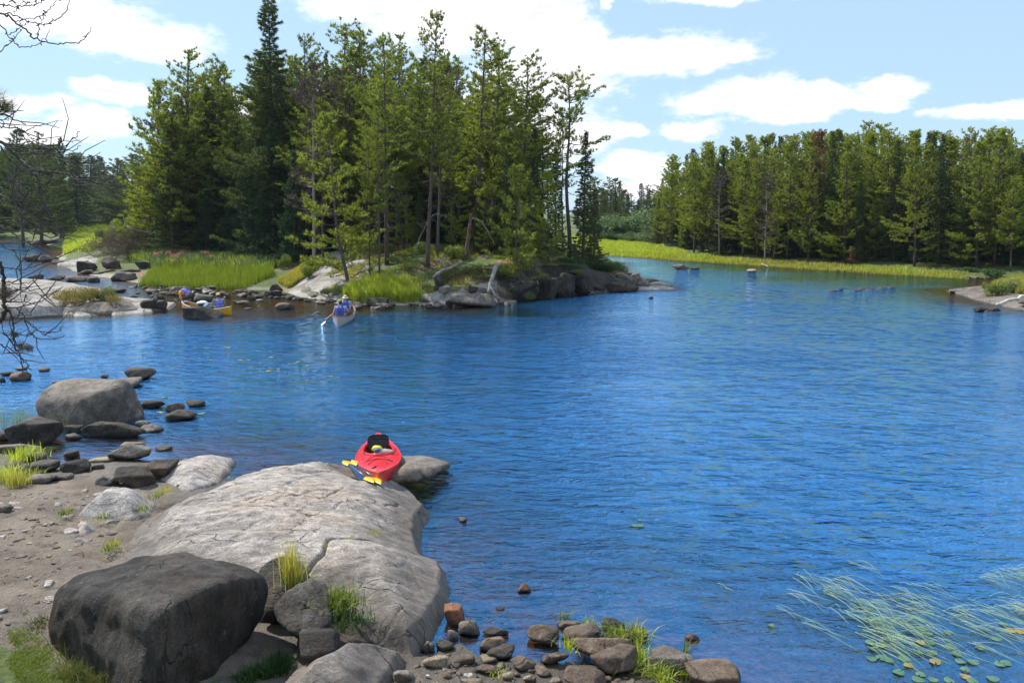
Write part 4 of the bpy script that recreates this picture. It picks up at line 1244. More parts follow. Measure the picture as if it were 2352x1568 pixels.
# ---------------------------------------------------------------- shrubs
SHR = [
    ('leafy0', 655, 55, 525, .8, 'yellow-green bush'), ('leafy1', 705, 50, 572, .7, 'bright low bush on the rock slope under the lone pine'),
    ('leafy0', 722, 52, 540, .9, 'bright bush at the top of the rock slope'), ('willow0', 600, 57, 590, 1.5, 'grey-green willow bush at the right end of the reed bed'),
    ('willow1', 570, 59, 597, 1.2, 'small willow bush right of the leafy sapling'), ('sap0', 545, 60, 555, 1.6, 'tall leafy sapling between the pink flowers and the dark firs'),
    ('leafy1', 512, 61, 575, 1.5, 'bright round bush left of the leafy sapling'), ('willow0', 300, 72, 560, 1.6, 'pale bush between brush pile and black boulder'),
    ('willow1', 265, 76, 575, 1.4, 'pale low bush behind the second black boulder'), ('leafy0', 262, 95, 505, 2.2, 'bright green bush left of the brush pile'),
    ('leafy1', 235, 105, 520, 1.8, 'light green bush beyond the small pond water'), ('leafy0', 295, 88, 497, 2.4, 'tall bright bush above the brush pile'),
    ('dark0', 130, 150, 518, 2.0, 'dark green shrub mass on the far left spit'), ('dark0', 165, 148, 520, 2.0, 'second dark green shrub on the far left spit'),
    ('dark0', 60, 155, 520, 2.0, 'dark shrub by the far left hump of rock'),
    ('autumn0', 158, 38.3, 640, 1.2, 'orange and green bush on the left sandbar'), ('autumn0', 195, 38.0, 655, 1.1, 'smaller yellow-orange bush at the right of the sandbar bush'),
    ('willow1', 226, 38.6, 660, 0.9, 'pale wispy bush at the right end of the sandbar'),
    ('dark0', 1300, 47.4, 602, 1.5, 'dark bush spilling over the dark cliff blocks'), ('dark0', 1335, 48.2, 600, 1.5, 'dark bush over the right end of the cliff'), ('juni0', 1275, 46.6, 606, 1.6, 'juniper draping down between the cliff blocks'), ('leafy1', 1322, 47.2, 618, 1.0, 'lighter bush clinging to the cliff'),
    ('dark0', 1400, 52, 595, 1.2, 'deep green bush on the rocks at the island tip'), ('dark0', 1372, 50.5, 600, 1.3, 'dark bush under the shaggy spruce'),
    ('willow0', 1425, 53, 600, 0.8, 'lighter bush at the very tip of the island rocks'), ('dark0', 1345, 50, 590, 1.2, 'dark bush in the cliff gap'),
    ('juni0', 1010, 44.0, 590, 1.5, 'dark juniper mat right of the tallest trunk'), ('juni1', 1060, 44.5, 585, 1.6, 'wide juniper mat in the middle of the mound'),
    ('juni0', 1110, 44.6, 583, 1.7, 'juniper mat behind the driftwood'), ('juni1', 1150, 44.2, 590, 1.5, 'juniper left of the leaning small pine'),
    ('juni0', 1225, 44.5, 598, 1.5, 'juniper hanging over the cliff'), ('juni1', 1262, 45.6, 590, 1.4, 'dark juniper at the cliff top right'),
    ('juni0', 905, 47, 580, 1.2, 'low juniper between the straight trunks'), ('juni1', 938, 45.5, 590, 1.3, 'juniper left of the tallest trunk'),
    ('juni0', 752, 43.4, 625, 0.9, 'juniper patch at the right of the rock slope'), ('juni1', 790, 43.0, 622, 0.9, 'juniper at the foot of the lone front pine'),
    ('leafy1', 1045, 47.5, 560, 1.3, 'sunlit bush behind the junipers'), ('leafy0', 960, 49, 556, 1.2, 'sunlit bush between trunks left of centre'),
    ('juni0', 1185, 43.2, 622, 1.0, 'juniper at the root of the leaning small pine'), ('leafy1', 880, 52, 556, 1.1, 'green undergrowth bush behind the boulder on the mound'),
    ('willow0', 2330, 44, 640, 1.0, 'bush on the grassy rock point at the right edge'), ('leafy1', 2300, 43, 646, 0.9, 'low bush on the rock point at the right edge'),
    ('dark0', 2240, 60.5, 612, 1.6, 'dark shrub at the end of the bright bank grass'), ('dark0', 2290, 58, 615, 1.6, 'dark shrub by the forest foot near the right edge'),
    ('willow0', 1545, 96, 560, 1.3, 'pale bush at the left end of the right-hand forest'), ('leafy0', 1585, 90, 565, 1.2, 'green bush at the forest foot left'),
    ('autumn0', 2150, 64.5, 606, 0.9, 'small orange-tinged bush at the forest foot above the bright bank'),
]
for kd, px, Y, py, wf, lb in SHR:
    x = D(px, 500, Y)[0]
    z = hz(x, Y) - 0.03
    H = max(0.35, D(px, py, Y)[2] - z)
    if Y < 56: H = min(H, 0.9)
    s0 = PROTO[kd][2]
    wf = wf * .62 if kd[:4] == 'juni' else wf * .8
    if kd[:4] == 'juni': H = max(.25, H * .7)
    fat = min(2.0, max(0.5, wf / (H / s0)))
    plant(kd, x, Y, H, lb + (' on the island slope' if lb == 'yellow-green bush' else ''), 'shrub', 'shrubs and junipers', fat=fat, z=z)


# ---------------------------------------------------------------- grass
M_MOSSY = foliage('mossy_grass', (0.07, 0.10, 0.02), (0.20, 0.20, 0.05), 0.4)
def blade_mesh(rng, P, h, w, mat, lean=0.35, segs=2, name='grass', flop=0.0):
    """bent blades of two or three segments at foot points P (n,3)"""
    n = len(P)
    h = np.broadcast_to(h, (n,)) * rng.uniform(0.6, 1.15, n)
    a = rng.uniform(0, 6.28, n)
    d = np.c_[np.cos(a), np.sin(a), np.zeros(n)]
    s = np.c_[-np.sin(a + rng.normal(0, .8, n)), np.cos(a), np.zeros(n)]
    ln = np.abs(rng.normal(0, lean, n))
    vs = []
    for k in range(segs + 1):
        f = k / segs
        c = P + np.c_[np.zeros(n), np.zeros(n), h * f * (1 - 0.25 * f * ln) - flop * h * f ** 3] + d * (h * ln * f ** 1.8)[:, None]
        ww = (w * (1 - f) ** 0.6 + 0.0008) * 0.5
        vs += [c - s * ww, c + s * ww]
    V = np.stack(vs, 1).reshape(-1, 3)
    m = 2 * (segs + 1)
    b = np.arange(n)[:, None] * m
    F = np.concatenate([b + np.array([2 * k, 2 * k + 1, 2 * k + 3, 2 * k + 2]) for k in range(segs)], 0)
    return mesh(name, V, F, [mat], smooth=False)


def scatter(rng, poly, n, cond=None):
    poly = np.array([q[:2] for q in poly])
    lo, hi = poly.min(0), poly.max(0)
    out = np.zeros((0, 2))
    for _ in range(60):
        p = rng.uniform(lo, hi, (n * 2, 2))
        p = p[sdf(p, poly) > 0]
        if cond is not None and len(p): p = p[cond(p)]
        out = np.vstack([out, p])
        if len(out) >= n: break
    return out[:n]


def sward(label, poly, n, h, w, mat, seed, lean=0.3, clump=0.0, cat='grass', name='grass', kind='stuff', noise_cut=None, zmin=None, dz=0.0, fade=0.0):
    rng = np.random.RandomState(seed)
    cond = None
    if noise_cut is not None:
        cond = lambda p: fbm(p * 1.3, 3, seed) > noise_cut
    p = scatter(rng, poly, n, cond)
    if fade:
        sd_ = sdf(p, np.array([q[:2] for q in poly])) + fade * 0.6 * fbm(p * (1.2 / fade), 3, seed + 7)
        kf = rng.rand(len(p)) < sst(sd_ / fade)
        p = p[kf]
    z = terrain(p)[0]
    if zmin is not None:
        k = z > zmin; p, z = p[k], z[k]
    hh = h * (1 + 0.45 * fbm(p * 0.9, 3, seed + 1)) if not clump else h * (1 + clump * fbm(p * 0.5, 3, seed + 1))
    me = blade_mesh(rng, np.c_[p, z - 0.02 + dz], hh, w, mat, lean, 2, name)
    return ob(name, me, label=label, cat=cat, kind=kind)


# bright sedge strip along the right bank
BANK = GP([(1330, 584), (1400, 588), (1480, 593), (1560, 599), (1700, 608), (1850, 618), (2000, 628), (2150, 637), (2225, 642)]) + \
    [tuple(D(2240, 500, 59)[:2]), tuple(D(2150, 500, 61.8)[:2]), tuple(D(2000, 500, 65.2)[:2]), tuple(D(1800, 500, 71.5)[:2]), tuple(D(1620, 500, 82)[:2]), tuple(D(1500, 500, 101)[:2]), tuple(D(1350, 500, 122)[:2]), tuple(D(1300, 500, 122)[:2])]
sward('bright yellow-green sedge growing along the right-hand bank below the forest', BANK, 36000, 0.38, 0.05, M_GRASS, 301, 0.5, 0.9, fade=1.2)
EDGE = GP([(1330, 583), (1400, 588), (1480, 593), (1560, 599), (1700, 608), (1850, 618), (2000, 628), (2150, 637), (2225, 642), (2225, 636), (2000, 622), (1700, 603), (1500, 590), (1330, 578)])
sward('yellow-brown short growth along the waterline of the right-hand bank', EDGE, 9000, 0.30, 0.05, M_YGRASS, 302, 0.3)
# reed bed in front of the flowers
REEDS = GP([(318, 655), (345, 640), (400, 622), (470, 615), (560, 617), (618, 632), (632, 655), (560, 664), (430, 662)])
sward('dense olive-green reed bed between the flowers and the stony rapids', REEDS, 26000, 0.62, 0.035, M_SEDGE, 303, 0.12, 0.1, cat='reeds', name='reeds')
SHORE = [tuple(D(285, 500, 70)[:2]), tuple(D(340, 500, 62)[:2]), tuple(D(470, 500, 57)[:2]), tuple(D(600, 500, 55)[:2]), tuple(D(640, 500, 57)[:2]), tuple(D(560, 500, 62)[:2]), tuple(D(420, 500, 66)[:2]), tuple(D(300, 500, 78)[:2])]
sward('bright mixed meadow growth behind the reed bed', SHORE, 16000, 0.75, 0.05, M_GRASS, 304, 0.35, 0.4)
sward('grey-green leafy herbs below the pink flowers', SHORE, 9000, 0.95, 0.07, M_WILLOW, 305, 0.45, 0.3, name='herbs', cat='herbs')
LBANK = [tuple(D(140, 500, 92)[:2]), tuple(D(205, 500, 84)[:2]), tuple(D(225, 500, 92)[:2]), tuple(D(235, 500, 120)[:2]), tuple(D(150, 500, 128)[:2]), tuple(D(140, 500, 110)[:2])]
sward('bright grass on the low spit left of the brush pile', LBANK, 16000, 0.8, 0.07, M_GRASS, 306, 0.3, 0.4)
FARM = [tuple(D(170, 500, 130)[:2]), tuple(D(330, 500, 110)[:2]), tuple(D(330, 500, 250)[:2]), tuple(D(240, 500, 262)[:2]), tuple(D(150, 500, 255)[:2]), tuple(D(60, 500, 180)[:2])]
sward('dim green meadow far off at the left in front of the shaded forest', FARM, 14000, 0.9, 0.12, M_SEDGE, 307, 0.3, 0.4)
# island grasses
CLUMP = GP([(790, 692), (815, 697), (870, 698), (935, 699), (965, 697)]) + [tuple(D(968, 500, 41.6)[:2]), tuple(D(930, 500, 43.0)[:2]), tuple(D(800, 500, 43.2)[:2]), tuple(D(782, 500, 41.8)[:2])]
sward('clump of tall bright yellow-green grass at the island waterline', CLUMP, 9000, 0.75, 0.03, M_GRASS, 308, 0.35, 0.4)
MOUND = [tuple(D(740, 500, 42)[:2]), tuple(D(950, 500, 41.6)[:2]), tuple(D(1180, 500, 42.6)[:2]), tuple(D(1280, 500, 45.5)[:2]), tuple(D(1290, 500, 50)[:2]), tuple(D(1100, 500, 54)[:2]), tuple(D(760, 500, 54)[:2]), tuple(D(730, 500, 46)[:2])]
sward('short mossy grass on the sunny mound of the island', MOUND, 17000, 0.13, 0.03, M_MOSSY, 309, 0.8, 0.5, noise_cut=0.05, zmin=0.9)
sward('dry yellow grass on the mound of the island', MOUND, 9000, 0.22, 0.03, M_YGRASS, 310, 0.5, 0.5, noise_cut=0.2, zmin=0.5)
RSL = [tuple(D(655, 500, 49)[:2]), tuple(D(700, 500, 50.5)[:2]), tuple(D(742, 500, 53.5)[:2]), tuple(D(690, 500, 54)[:2]), tuple(D(632, 500, 50.5)[:2])]
sward('band of yellow-green grass running up the pale rock slope', RSL, 7000, 0.42, 0.045, M_YGRASS, 311, 0.4, 0.4)
PT = [tuple(G(2262, 662)[:2]), tuple(G(2300, 652)[:2]), tuple(G(2420, 650)[:2]), tuple(G(2450, 690)[:2]), tuple(G(2330, 690)[:2]), tuple(G(2310, 672)[:2])]
sward('patchy grass on the rock point at the right edge', PT, 9000, 0.34, 0.03, M_YGRASS, 312, 0.4, 0.4, noise_cut=-0.1, dz=0.12)
# foreground weeds
FG = [tuple(G(-500, 1480, .3)[:2]), tuple(G(60, 1450, .3)[:2]), tuple(G(115, 1480, .3)[:2]), tuple(G(230, 1530, .3)[:2]), tuple(G(300, 1580, .3)[:2]), tuple(G(330, 1660, .3)[:2]), tuple(G(-500, 1760, .3)[:2])]
sward('low mossy grass in the bottom left corner', FG, 70000, 0.055, 0.006, M_LEAF, 313, 0.9, 0.5, noise_cut=-0.25, fade=0.4)
FG2 = [tuple(G(430, 1580, .3)[:2]), tuple(G(560, 1510, .3)[:2]), tuple(G(640, 1470, .3)[:2]), tuple(G(690, 1500, .3)[:2]), tuple(G(600, 1530, .3)[:2]), tuple(G(520, 1620, .3)[:2])]
sward('leafy green weeds in the shade right of the huge dark boulder', FG2, 9500, 0.13, 0.018, M_DLEAF, 314, 0.8, 0.5, fade=0.35, name='weeds', cat='weeds')
FG3 = [tuple(G(110, 1480, .3)[:2]), tuple(G(190, 1500, .3)[:2]), tuple(G(300, 1560, .3)[:2]), tuple(G(260, 1640, .3)[:2]), tuple(G(120, 1560, .3)[:2])]
sward('long shaded grass at the left foot of the huge dark boulder', FG3, 4200, 0.20, 0.006, M_MOSSY, 315, 0.7, 0.4, fade=0.4)
FG4 = [tuple(G(60, 1400, .3)[:2]), tuple(G(120, 1380, .3)[:2]), tuple(G(135, 1490, .3)[:2]), tuple(G(60, 1500, .3)[:2])]
sward('green leafy weeds on the gravel left of the huge dark boulder', FG4, 1500, 0.08, 0.014, M_MOSSY, 316, 0.8, 0.5, fade=0.5, name='weeds', cat='weeds')
WRE = [tuple(G(-60, 1000)[:2]), tuple(G(0, 940)[:2]), tuple(G(85, 945)[:2]), tuple(G(190, 972)[:2]), tuple(G(150, 990)[:2]), tuple(G(20, 985)[:2])]
sward('thin green rushes standing in the water left of the rounded boulder', WRE, 420, 0.55, 0.010, M_SEDGE, 317, 0.12, 0.2, cat='rushes', name='rushes')


def tuft(label, px, py, h, n, spread, mat, seed, z=None, w=0.009, lean=0.5, name='grass_tuft', flop=0.0, group=None):
    rng = np.random.RandomState(seed)
    g = G(px, py, 0.3 if z is None else z)
    if z is None:
        z = hz(g[0], g[1]); g = G(px, py, z)
    p = rng.normal(0, spread, (n, 2))
    me = blade_mesh(rng, np.c_[p, np.zeros(n) - 0.01], h, w, mat, lean, 3, name, flop)
    return ob(name, me, loc=(g[0], g[1], z), label=label, cat='grass tuft', group=group)


tuft('tall dry-tipped grass growing behind the egg-shaped boulder', 668, 1345, 0.55, 190, 0.06, M_YGRASS, 1, 0.45, 0.008, 0.28)
tuft('green undergrowth at the foot of the tall dry-tipped grass', 688, 1345, 0.22, 160, 0.08, M_LEAF, 2, 0.40, 0.01, 0.6)
tuft('clump of bright weeds right of the egg-shaped boulder', 778, 1392, 0.22, 420, 0.10, M_LEAF, 3, 0.42, 0.012, 0.7)
tuft('weeds in the hollow below the bright clump beside the small outcrop', 800, 1425, 0.13, 200, 0.10, M_DLEAF, 4, 0.36, 0.014, 0.8)
tuft('yellow-green grass in front of the three dark boulders at the left edge', 10, 1100, 0.30, 260, 0.13, M_GRASS, 5, None, 0.010, 0.7)
tuft('arching grass tuft at the beach rocks, second from the left edge', 40, 1112, 0.28, 200, 0.09, M_YGRASS, 6, None, 0.010, 0.7)
tuft('bright grass behind the dark boulders at the left edge', 62, 1050, 0.26, 320, 0.16, M_GRASS, 7, None, 0.012, 0.6)
tuft('small leafy plant between the dark beach boulders', 70, 1092, 0.14, 120, 0.08, M_LEAF, 8, None, 0.03, 0.8)
for k_, (px, py) in enumerate([(358, 1140), (382, 1128), (330, 1170), (262, 1158), (232, 1190), (262, 1250), (250, 1262), (545, 1110), (150, 1180)]):
    tuft('small grass sprig ' + ['right of the sloping beach rock', 'at the slab edge by the round boulders', 'in the crack of the sloping beach rock', 'on the sloping beach rock', 'by the broken flat rock', 'at the left tip of the great slab', 'just below the left tip of the great slab', 'between slab and pale ledge', 'left of the sloping beach rock'][k_],
         px, py, 0.10, 70, 0.06, [M_LEAF, M_YGRASS][k_ % 2], 20 + k_, 0.3, 0.009, 0.7, group='sprigs along the great slab')
for k_, (px, py) in enumerate([(770, 1243), (795, 1238), (752, 1250), (860, 1222)]):
    tuft('dry moss tuft in the long crack of the great slab' + [', middle', ', right of middle', ', left end', ', far right end'][k_], px, py, 0.035, 90, 0.04, M_YGRASS, 40 + k_, 0.56, 0.006, 0.9, group='tufts in the slab crack')
# ---------------------------------------------------------------- stones
B8 = lambda a, b, c, d: (a * .239, b * .239, 812.1 + c * .239, 812.1 + d * .239)
B7 = lambda a, b, c, d: (905.8 + a * .3453, 905.8 + b * .3453, 1343 + c * .3453, 1343 + d * .3453)
B5 = lambda a, b, c, d: (249.9 + a * .2125, 249.9 + b * .2125, 549.7 + c * .2125, 549.7 + d * .2125)
B6 = lambda a, b, c, d: (737 + a * .3453, 737 + b * .3453, 524.8 + c * .3453, 524.8 + d * .3453)
B4 = lambda a, b, c, d: (a * .186, b * .186, 487 + c * .186, 487 + d * .186)
DK, GY, PL, BR, TN, RD, WH, PK = M_DARK, M_GREY, M_PALE, M_BROWN, M_TAN, M_RED, M_WHITE, M_PINK
CL_ = granite('black_cliff_rock', (0.075, 0.064, 0.055), (0.020, 0.018, 0.016), (0.09, 0.065, 0.05), 0.06, 0.1, stretch=(1.5, 1.5, .4))
STONES = [
    # near left shore
    (B8, 390, 1415, 250, 700, GY, 'large rounded boulder standing in the shallows at the left, green weed at its foot', dict(zb=0, depth=0.8, sub=5, amp=.06, p=2.6, k=2, sink=1.0, name='boulder')),
    (B8, 1200, 1470, 135, 255, DK, 'dark boulder in the lake, rear one of the pair behind the large rounded boulder', dict(zb=0)),
    (B8, 1090, 1365, 235, 325, GY, 'flatter dark rock in the lake, front one of the pair behind the large rounded boulder', dict(zb=0)),
    (B8, 965, 1045, 200, 235, DK, 'tiny black stone left of the pair of lake boulders', dict(zb=0, sub=3)),
    (B8, 505, 640, 260, 290, DK, 'low black stone breaking the water left above the large rounded boulder', dict(zb=0, sub=3)),
    (B8, 105, 290, 168, 262, BR, 'brownish wet stone in the shallows near the left edge', dict(zb=0)),
    (B8, 5, 130, 176, 215, DK, 'flat black stone at the left edge in the shallows', dict(zb=0, sub=3)),
    (B8, -20, 55, 228, 275, DK, 'black stone cut by the left picture edge in the shallows', dict(zb=0, sub=3)),
    (B8, 150, 260, 125, 160, GY, 'flat blue-grey wet stone awash, under the hanging dead branch', dict(zb=0, sub=3)),
    (B8, 370, 480, 128, 172, GY, 'small blue-grey stone awash right of the hanging dead branch', dict(zb=0, sub=3)),
    (B8, 1365, 1595, 450, 522, DK, 'narrow jagged black rock right of the large rounded boulder', dict(zb=0, depth=.4)),
    (B8, 1600, 1765, 465, 562, GY, 'small upright grey stone behind the flat dark stone in the lake', dict(zb=0)),
    (B8, 1575, 1880, 545, 648, DK, 'flat dark stone in the lake in front of the small upright grey stone', dict(zb=0)),
    (B8, 1770, 1970, 448, 515, DK, 'knobbly black stone, rightmost of the stones near the large rounded boulder', dict(zb=0)),
    (B8, 1310, 1440, 640, 700, GY, 'small grey stone at the right foot of the large rounded boulder', dict(zb=0, sub=3)),
    (B8, 1330, 1570, 683, 756, GY, 'flat rock with a square end at the right foot of the large rounded boulder', dict(zb=0)),
    (B8, 750, 1420, 655, 812, DK, 'long low dark rock in front of the large rounded boulder', dict(zb=0, sub=5, depth=.35, blocky=.7)),
    (B8, 100, 610, 620, 870, DK, 'big angular dark rock at the left edge of the brown inlet', dict(zb=0, sub=5, blocky=.7)),
    (B8, -60, 150, 740, 850, DK, 'rock half cut by the left edge beside the big angular rock', dict(zb=0)),
    (B8, 640, 800, 680, 760, DK, 'small dark rock between the big angular rock and the long low rock', dict(zb=0)),
    (B8, 620, 790, 770, 830, GY, 'low wet stone at the mouth of the brown inlet', dict(zb=0, sub=3)),
    (B8, -80, 400, 862, 952, GY, 'long flat grey ledge at the left edge above the bright grass', dict(zb=0.02, depth=.35, sub=5)),
    (B8, 180, 450, 935, 1020, GY, 'rounded rock half hidden by the bright grass at the left', dict(zb=0.05)),
    (B8, 615, 770, 922, 1000, DK, 'single dark stone sitting in the brown inlet water', dict(zb=0)),
    (B8, 1120, 1400, 848, 935, GY, 'brown-grey rock behind the slanting slab at the inlet', dict(zb=0)),
    (B8, 1040, 1470, 880, 1022, GY, 'slanting smooth slab of rock at the inlet shore, higher at its right end', dict(zb=0.04, sub=5, tilt=.12, depth=.45)),
    (B8, 1490, 1660, 882, 932, DK, 'low black stone with a yellow leaf, right of the slanting slab', dict(zb=0)),
    (B8, 1060, 1130, 925, 950, DK, 'tiny black stone at the waterline left of the slanting slab', dict(zb=0, sub=3)),
    (B8, 40, 300, 1045, 1135, DK, 'left one of the three dark boulders in a row on the beach', dict()),
    (B8, 290, 580, 1025, 1142, DK, 'middle one of the three dark boulders in a row on the beach', dict()),
    (B8, 570, 860, 1020, 1156, DK, 'right and largest one of the three dark boulders in a row on the beach', dict()),
    (B8, -60, 140, 1115, 1200, GY, 'rock cut by the left edge under the arching grass tuft', dict()),
    (B8, 215, 560, 1160, 1248, GY, 'flat grey stone below the row of three dark boulders', dict(depth=.5)),
    (B8, 480, 710, 1145, 1218, GY, 'smaller flat stone below the largest of the three dark boulders', dict(depth=.5)),
    (B8, 885, 1005, 1060, 1112, DK, 'small wedge of dark stone right of the three dark boulders', dict(sub=3)),
    (B8, 840, 1100, 1003, 1048, TN, 'flat tan stone flush with the beach by the inlet', dict(depth=.5)),
    (B8, 1350, 1675, 1035, 1218, DK, 'grey angular boulder on the beach, rear right one of the touching pair', dict(sub=5)),
    (B8, 1135, 1485, 1080, 1282, DK, 'smooth loaf-shaped boulder on the beach, front left one of the touching pair', dict(sub=5, p=9, k=3)),
    (B8, 935, 1140, 1160, 1268, GY, 'small pointed slab leaning left beside the loaf-shaped boulder', dict()),
    (B8, 1700, 1800, 1250, 1285, GY, 'flat little stone between the touching pair and the great slab', dict(sub=3)),
    (B8, 1840, 2060, 1140, 1200, PL, 'pale flat stone below the flat pale ledge on the beach', dict(depth=.5)),
    (B8, -30, 120, 1450, 1530, GY, 'stone at the left edge in the middle of the gravel', dict(sub=3)),
    # bottom shore at the right
    (B7, 325, 470, 145, 268, RD, 'rust-red angular stone touching the foot of the great slab', dict(zb=0)),
    (B7, 422, 577, 236, 335, GY, 'grey flat-topped stone in the water, next right of the rust-red stone', dict(zb=0)),
    (B7, 350, 427, 298, 364, GY, 'little grey stone standing in still water below the rust-red stone', dict(zb=0, sub=3)),
    (B7, 580, 765, 283, 342, DK, 'thin dark slab lying in the water right of the flat-topped stone', dict(zb=0, depth=.4)),
    (B7, 560, 745, 345, 450, BR, 'squarish brown-grey stone with a notch at the edge of the still water', dict(zb=0)),
    (B7, 607, 808, 413, 507, DK, 'dark loaf stone in front of the notched squarish stone', dict(zb=0)),
    (B7, 173, 272, 374, 440, GY, 'round grey stone wedged at the lower tip of the great slab', dict(zb=.0)),
    (B7, 268, 400, 371, 447, DK, 'sharp-pointed dark stone next to the round grey stone at the slab tip', dict(zb=.0, blocky=.65)),
    (B7, 180, 370, 482, 555, TN, 'flat tan stone pointed at its left end, on the dark wet gravel', dict(depth=.5)),
    (B7, 368, 543, 464, 528, BR, 'flat brown stone directly right of the pointed tan stone', dict(depth=.5)),
    (B7, 560, 695, 471, 530, TN, 'smooth ochre egg-shaped stone on the wet gravel', dict(k=2, p=5)),
    (B7, 762, 948, 480, 576, BR, 'broad brown rounded stone in the middle of the wet gravel', dict()),
    (B7, 530, 712, 540, 600, BR, 'low mossy brown stone below the egg-shaped ochre stone', dict(depth=.5)),
    (B7, 965, 1165, 446, 547, BR, 'three-cornered pyramid stone on the gravel near the still water', dict(blocky=.6)),
    (B7, 875, 1103, 275, 405, BR, 'rounded dark-brown boulder at the water, left one of the big pair', dict(zb=0, sub=5)),
    (B7, 1100, 1392, 276, 402, BR, 'wide brown boulder at the water, right one of the big pair', dict(zb=0, sub=5)),
    (B7, 1075, 1255, 243, 300, BR, 'flat brown stone behind the big pair of boulders', dict(zb=0, depth=.5)),
    (B7, 1370, 1540, 236, 312, DK, 'dark wet stone behind the grasses, left one of two', dict(zb=0)),
    (B7, 1530, 1692, 288, 368, DK, 'dark wet stone behind the grasses, right one of two', dict(zb=0)),
    (B7, 1160, 1590, 350, 500, BR, 'large flat stepped brown rock behind the heavy dark-faced rock', dict(zb=.05, sub=5, depth=.6)),
    (B7, 1285, 1640, 433, 612, BR, 'heavy brown rock with overhanging dark face beside the water grasses', dict(zb=.05, sub=5)),
    (B7, 1690, 1990, 446, 592, GY, 'rounded boulder in the water right of the grasses, left one of the last two', dict(zb=0, sub=5, k=4, p=8)),
    (B7, 1930, 2340, 512, 720, BR, 'long brown boulder running out of the bottom edge, last at the right', dict(zb=0, sub=5, k=4, p=8)),
    (B7, 1110, 1425, 560, 690, BR, 'pale brown flat-topped rock at the bottom edge', dict(sub=5)),
    (B7, -20, 132, 557, 655, GY, 'pale grey angular stone at the bottom edge beside the outcrop', dict()),
    (B7, 320, 383, 580, 622, BR, 'small dark pebble-like stone low on the wet gravel', dict(sub=3)),
    (B7, 458, 530, 591, 624, WH, 'small whitish stone low on the wet gravel, larger of the two', dict(sub=3)),
    (B7, 203, 242, 597, 624, WH, 'tiny white stone low on the wet gravel, smaller of the two', dict(sub=3)),
    (B7, 435, 592, 628, 660, TN, 'flat tan stone lying at the very bottom edge', dict(depth=.5)),
    (B7, 930, 1047, 554, 612, BR, 'brown-grey stone left of the flat-topped rock at the bottom edge', dict()),
    (B7, 850, 930, 602, 645, TN, 'orange-tan rounded stone at the bottom edge', dict(sub=3)),
    (B7, 910, 946, 610, 652, BR, 'small brown stone touching the orange-tan one at the bottom edge', dict(sub=3)),
    (B7, 710, 797, 584, 635, TN, 'flat yellowish stone left of the orange-tan stone at the bottom edge', dict(sub=3)),
    (B7, 788, 842, 582, 610, BR, 'small flat stone above the orange-tan stone at the bottom edge', dict(sub=3)),
    (B7, 1030, 1116, 619, 660, TN, 'tan stone tucked under the flat-topped rock at the bottom edge', dict(sub=3)),
    (B7, 1370, 1450, 604, 644, TN, 'tan stone at the bottom edge below the heavy dark-faced rock', dict(sub=3)),
    (B7, 815, 910, -5, 52, RD, 'dark red stone alone in the open shallows', dict(zb=0)),
    (B7, 672, 738, 150, 170, DK, 'flat black stone barely above water in the shallows', dict(zb=0, sub=3)),
    (B7, 1930, 2032, 325, 380, RD, 'reddish stone awash off the right-hand boulders', dict(zb=0, sub=3)),
    (B7, 430, 484, -448, -412, BR, 'small brown stone awash right of the great slab', dict(zb=0, sub=3)),
    # rapids, sandbar and island shore
    (B5, 795, 1215, 716, 862, DK, 'dark boulder in front of the yellow canoe, hiding its middle', dict(zb=0, sub=5, blocky=.7)),
    (B5, 340, 520, 650, 780, DK, 'left one of the two black boulders at the end of the sandbar', dict(zb=0)),
    (B5, 440, 617, 655, 774, DK, 'right one of the two black boulders at the end of the sandbar', dict(zb=0)),
    (B5, 220, 318, 602, 642, DK, 'small dark stone in the rapids above the two black boulders', dict(zb=0)),
    (B5, 1800, 1992, 680, 755, BR, 'low wedge-shaped rock in the water left of the grey canoe', dict(zb=0)),
    (B5, 1388, 1532, 663, 700, GY, 'flat pale stone right of the canoeist in the yellow cap', dict(zb=0)),
    (B5, 1340, 1397, 660, 692, GY, 'small rounded stone left of the flat pale one by the yellow canoe', dict(zb=0)),
    (B5, 1460, 1560, 738, 758, DK, 'stone barely awash right of the yellow canoe', dict(zb=0, sub=3)),
    (B5, 1733, 1877, 478, 558, DK, 'dark square block on the stony shore under the rock slope', dict(zb=.1)),
    (B5, 1743, 1887, 548, 618, DK, 'dark flat stone in front of the square block under the rock slope', dict(zb=0)),
    (B5, 1662, 1757, 556, 605, DK, 'stone left of the flat one under the rock slope', dict(zb=0)),
    (B5, 1573, 1668, 600, 632, DK, 'low flat stone in the water left of the rock slope', dict(zb=0)),
    (B5, 1500, 1600, 545, 600, GY, 'grey rock at the middle right of the rapids', dict(zb=0)),
    (B5, 1250, 1320, 580, 628, DK, 'black pointed stone right behind the canoeist in the yellow cap', dict(zb=0)),
    (B5, 905, 1125, 592, 684, GY, 'broad grey rock between the two people of the yellow canoe', dict(zb=0, sub=5)),
    (B5, 645, 790, 560, 606, DK, 'dark flat rock left of the bending person', dict(zb=0)),
    (B5, 640, 900, 505, 600, GY, 'wide sloping rock behind the bending person', dict(zb=0, sub=5, depth=.4)),
    (B5, 1060, 1165, 498, 545, GY, 'rock at the lower rim of the reed bed', dict(zb=0)),
    (B5, 985, 1085, 508, 560, GY, 'rounded rock left of the one at the reed bed rim', dict(zb=0)),
    (B5, 400, 468, 552, 588, DK, 'small dark rock in the middle of the left rapids', dict(zb=0)),
    (B5, -40, 188, 528, 578, DK, 'flat dark rock with white water at its foot in the left rapids', dict(zb=0)),
    (B5, 305, 565, 228, 345, DK, 'big dark humped boulder at the left end of the reed bed', dict(zb=.2, sub=5)),
    (B5, 550, 632, 262, 318, DK, 'small dark boulder leaning on the big humped one by the reeds', dict(zb=.3)),
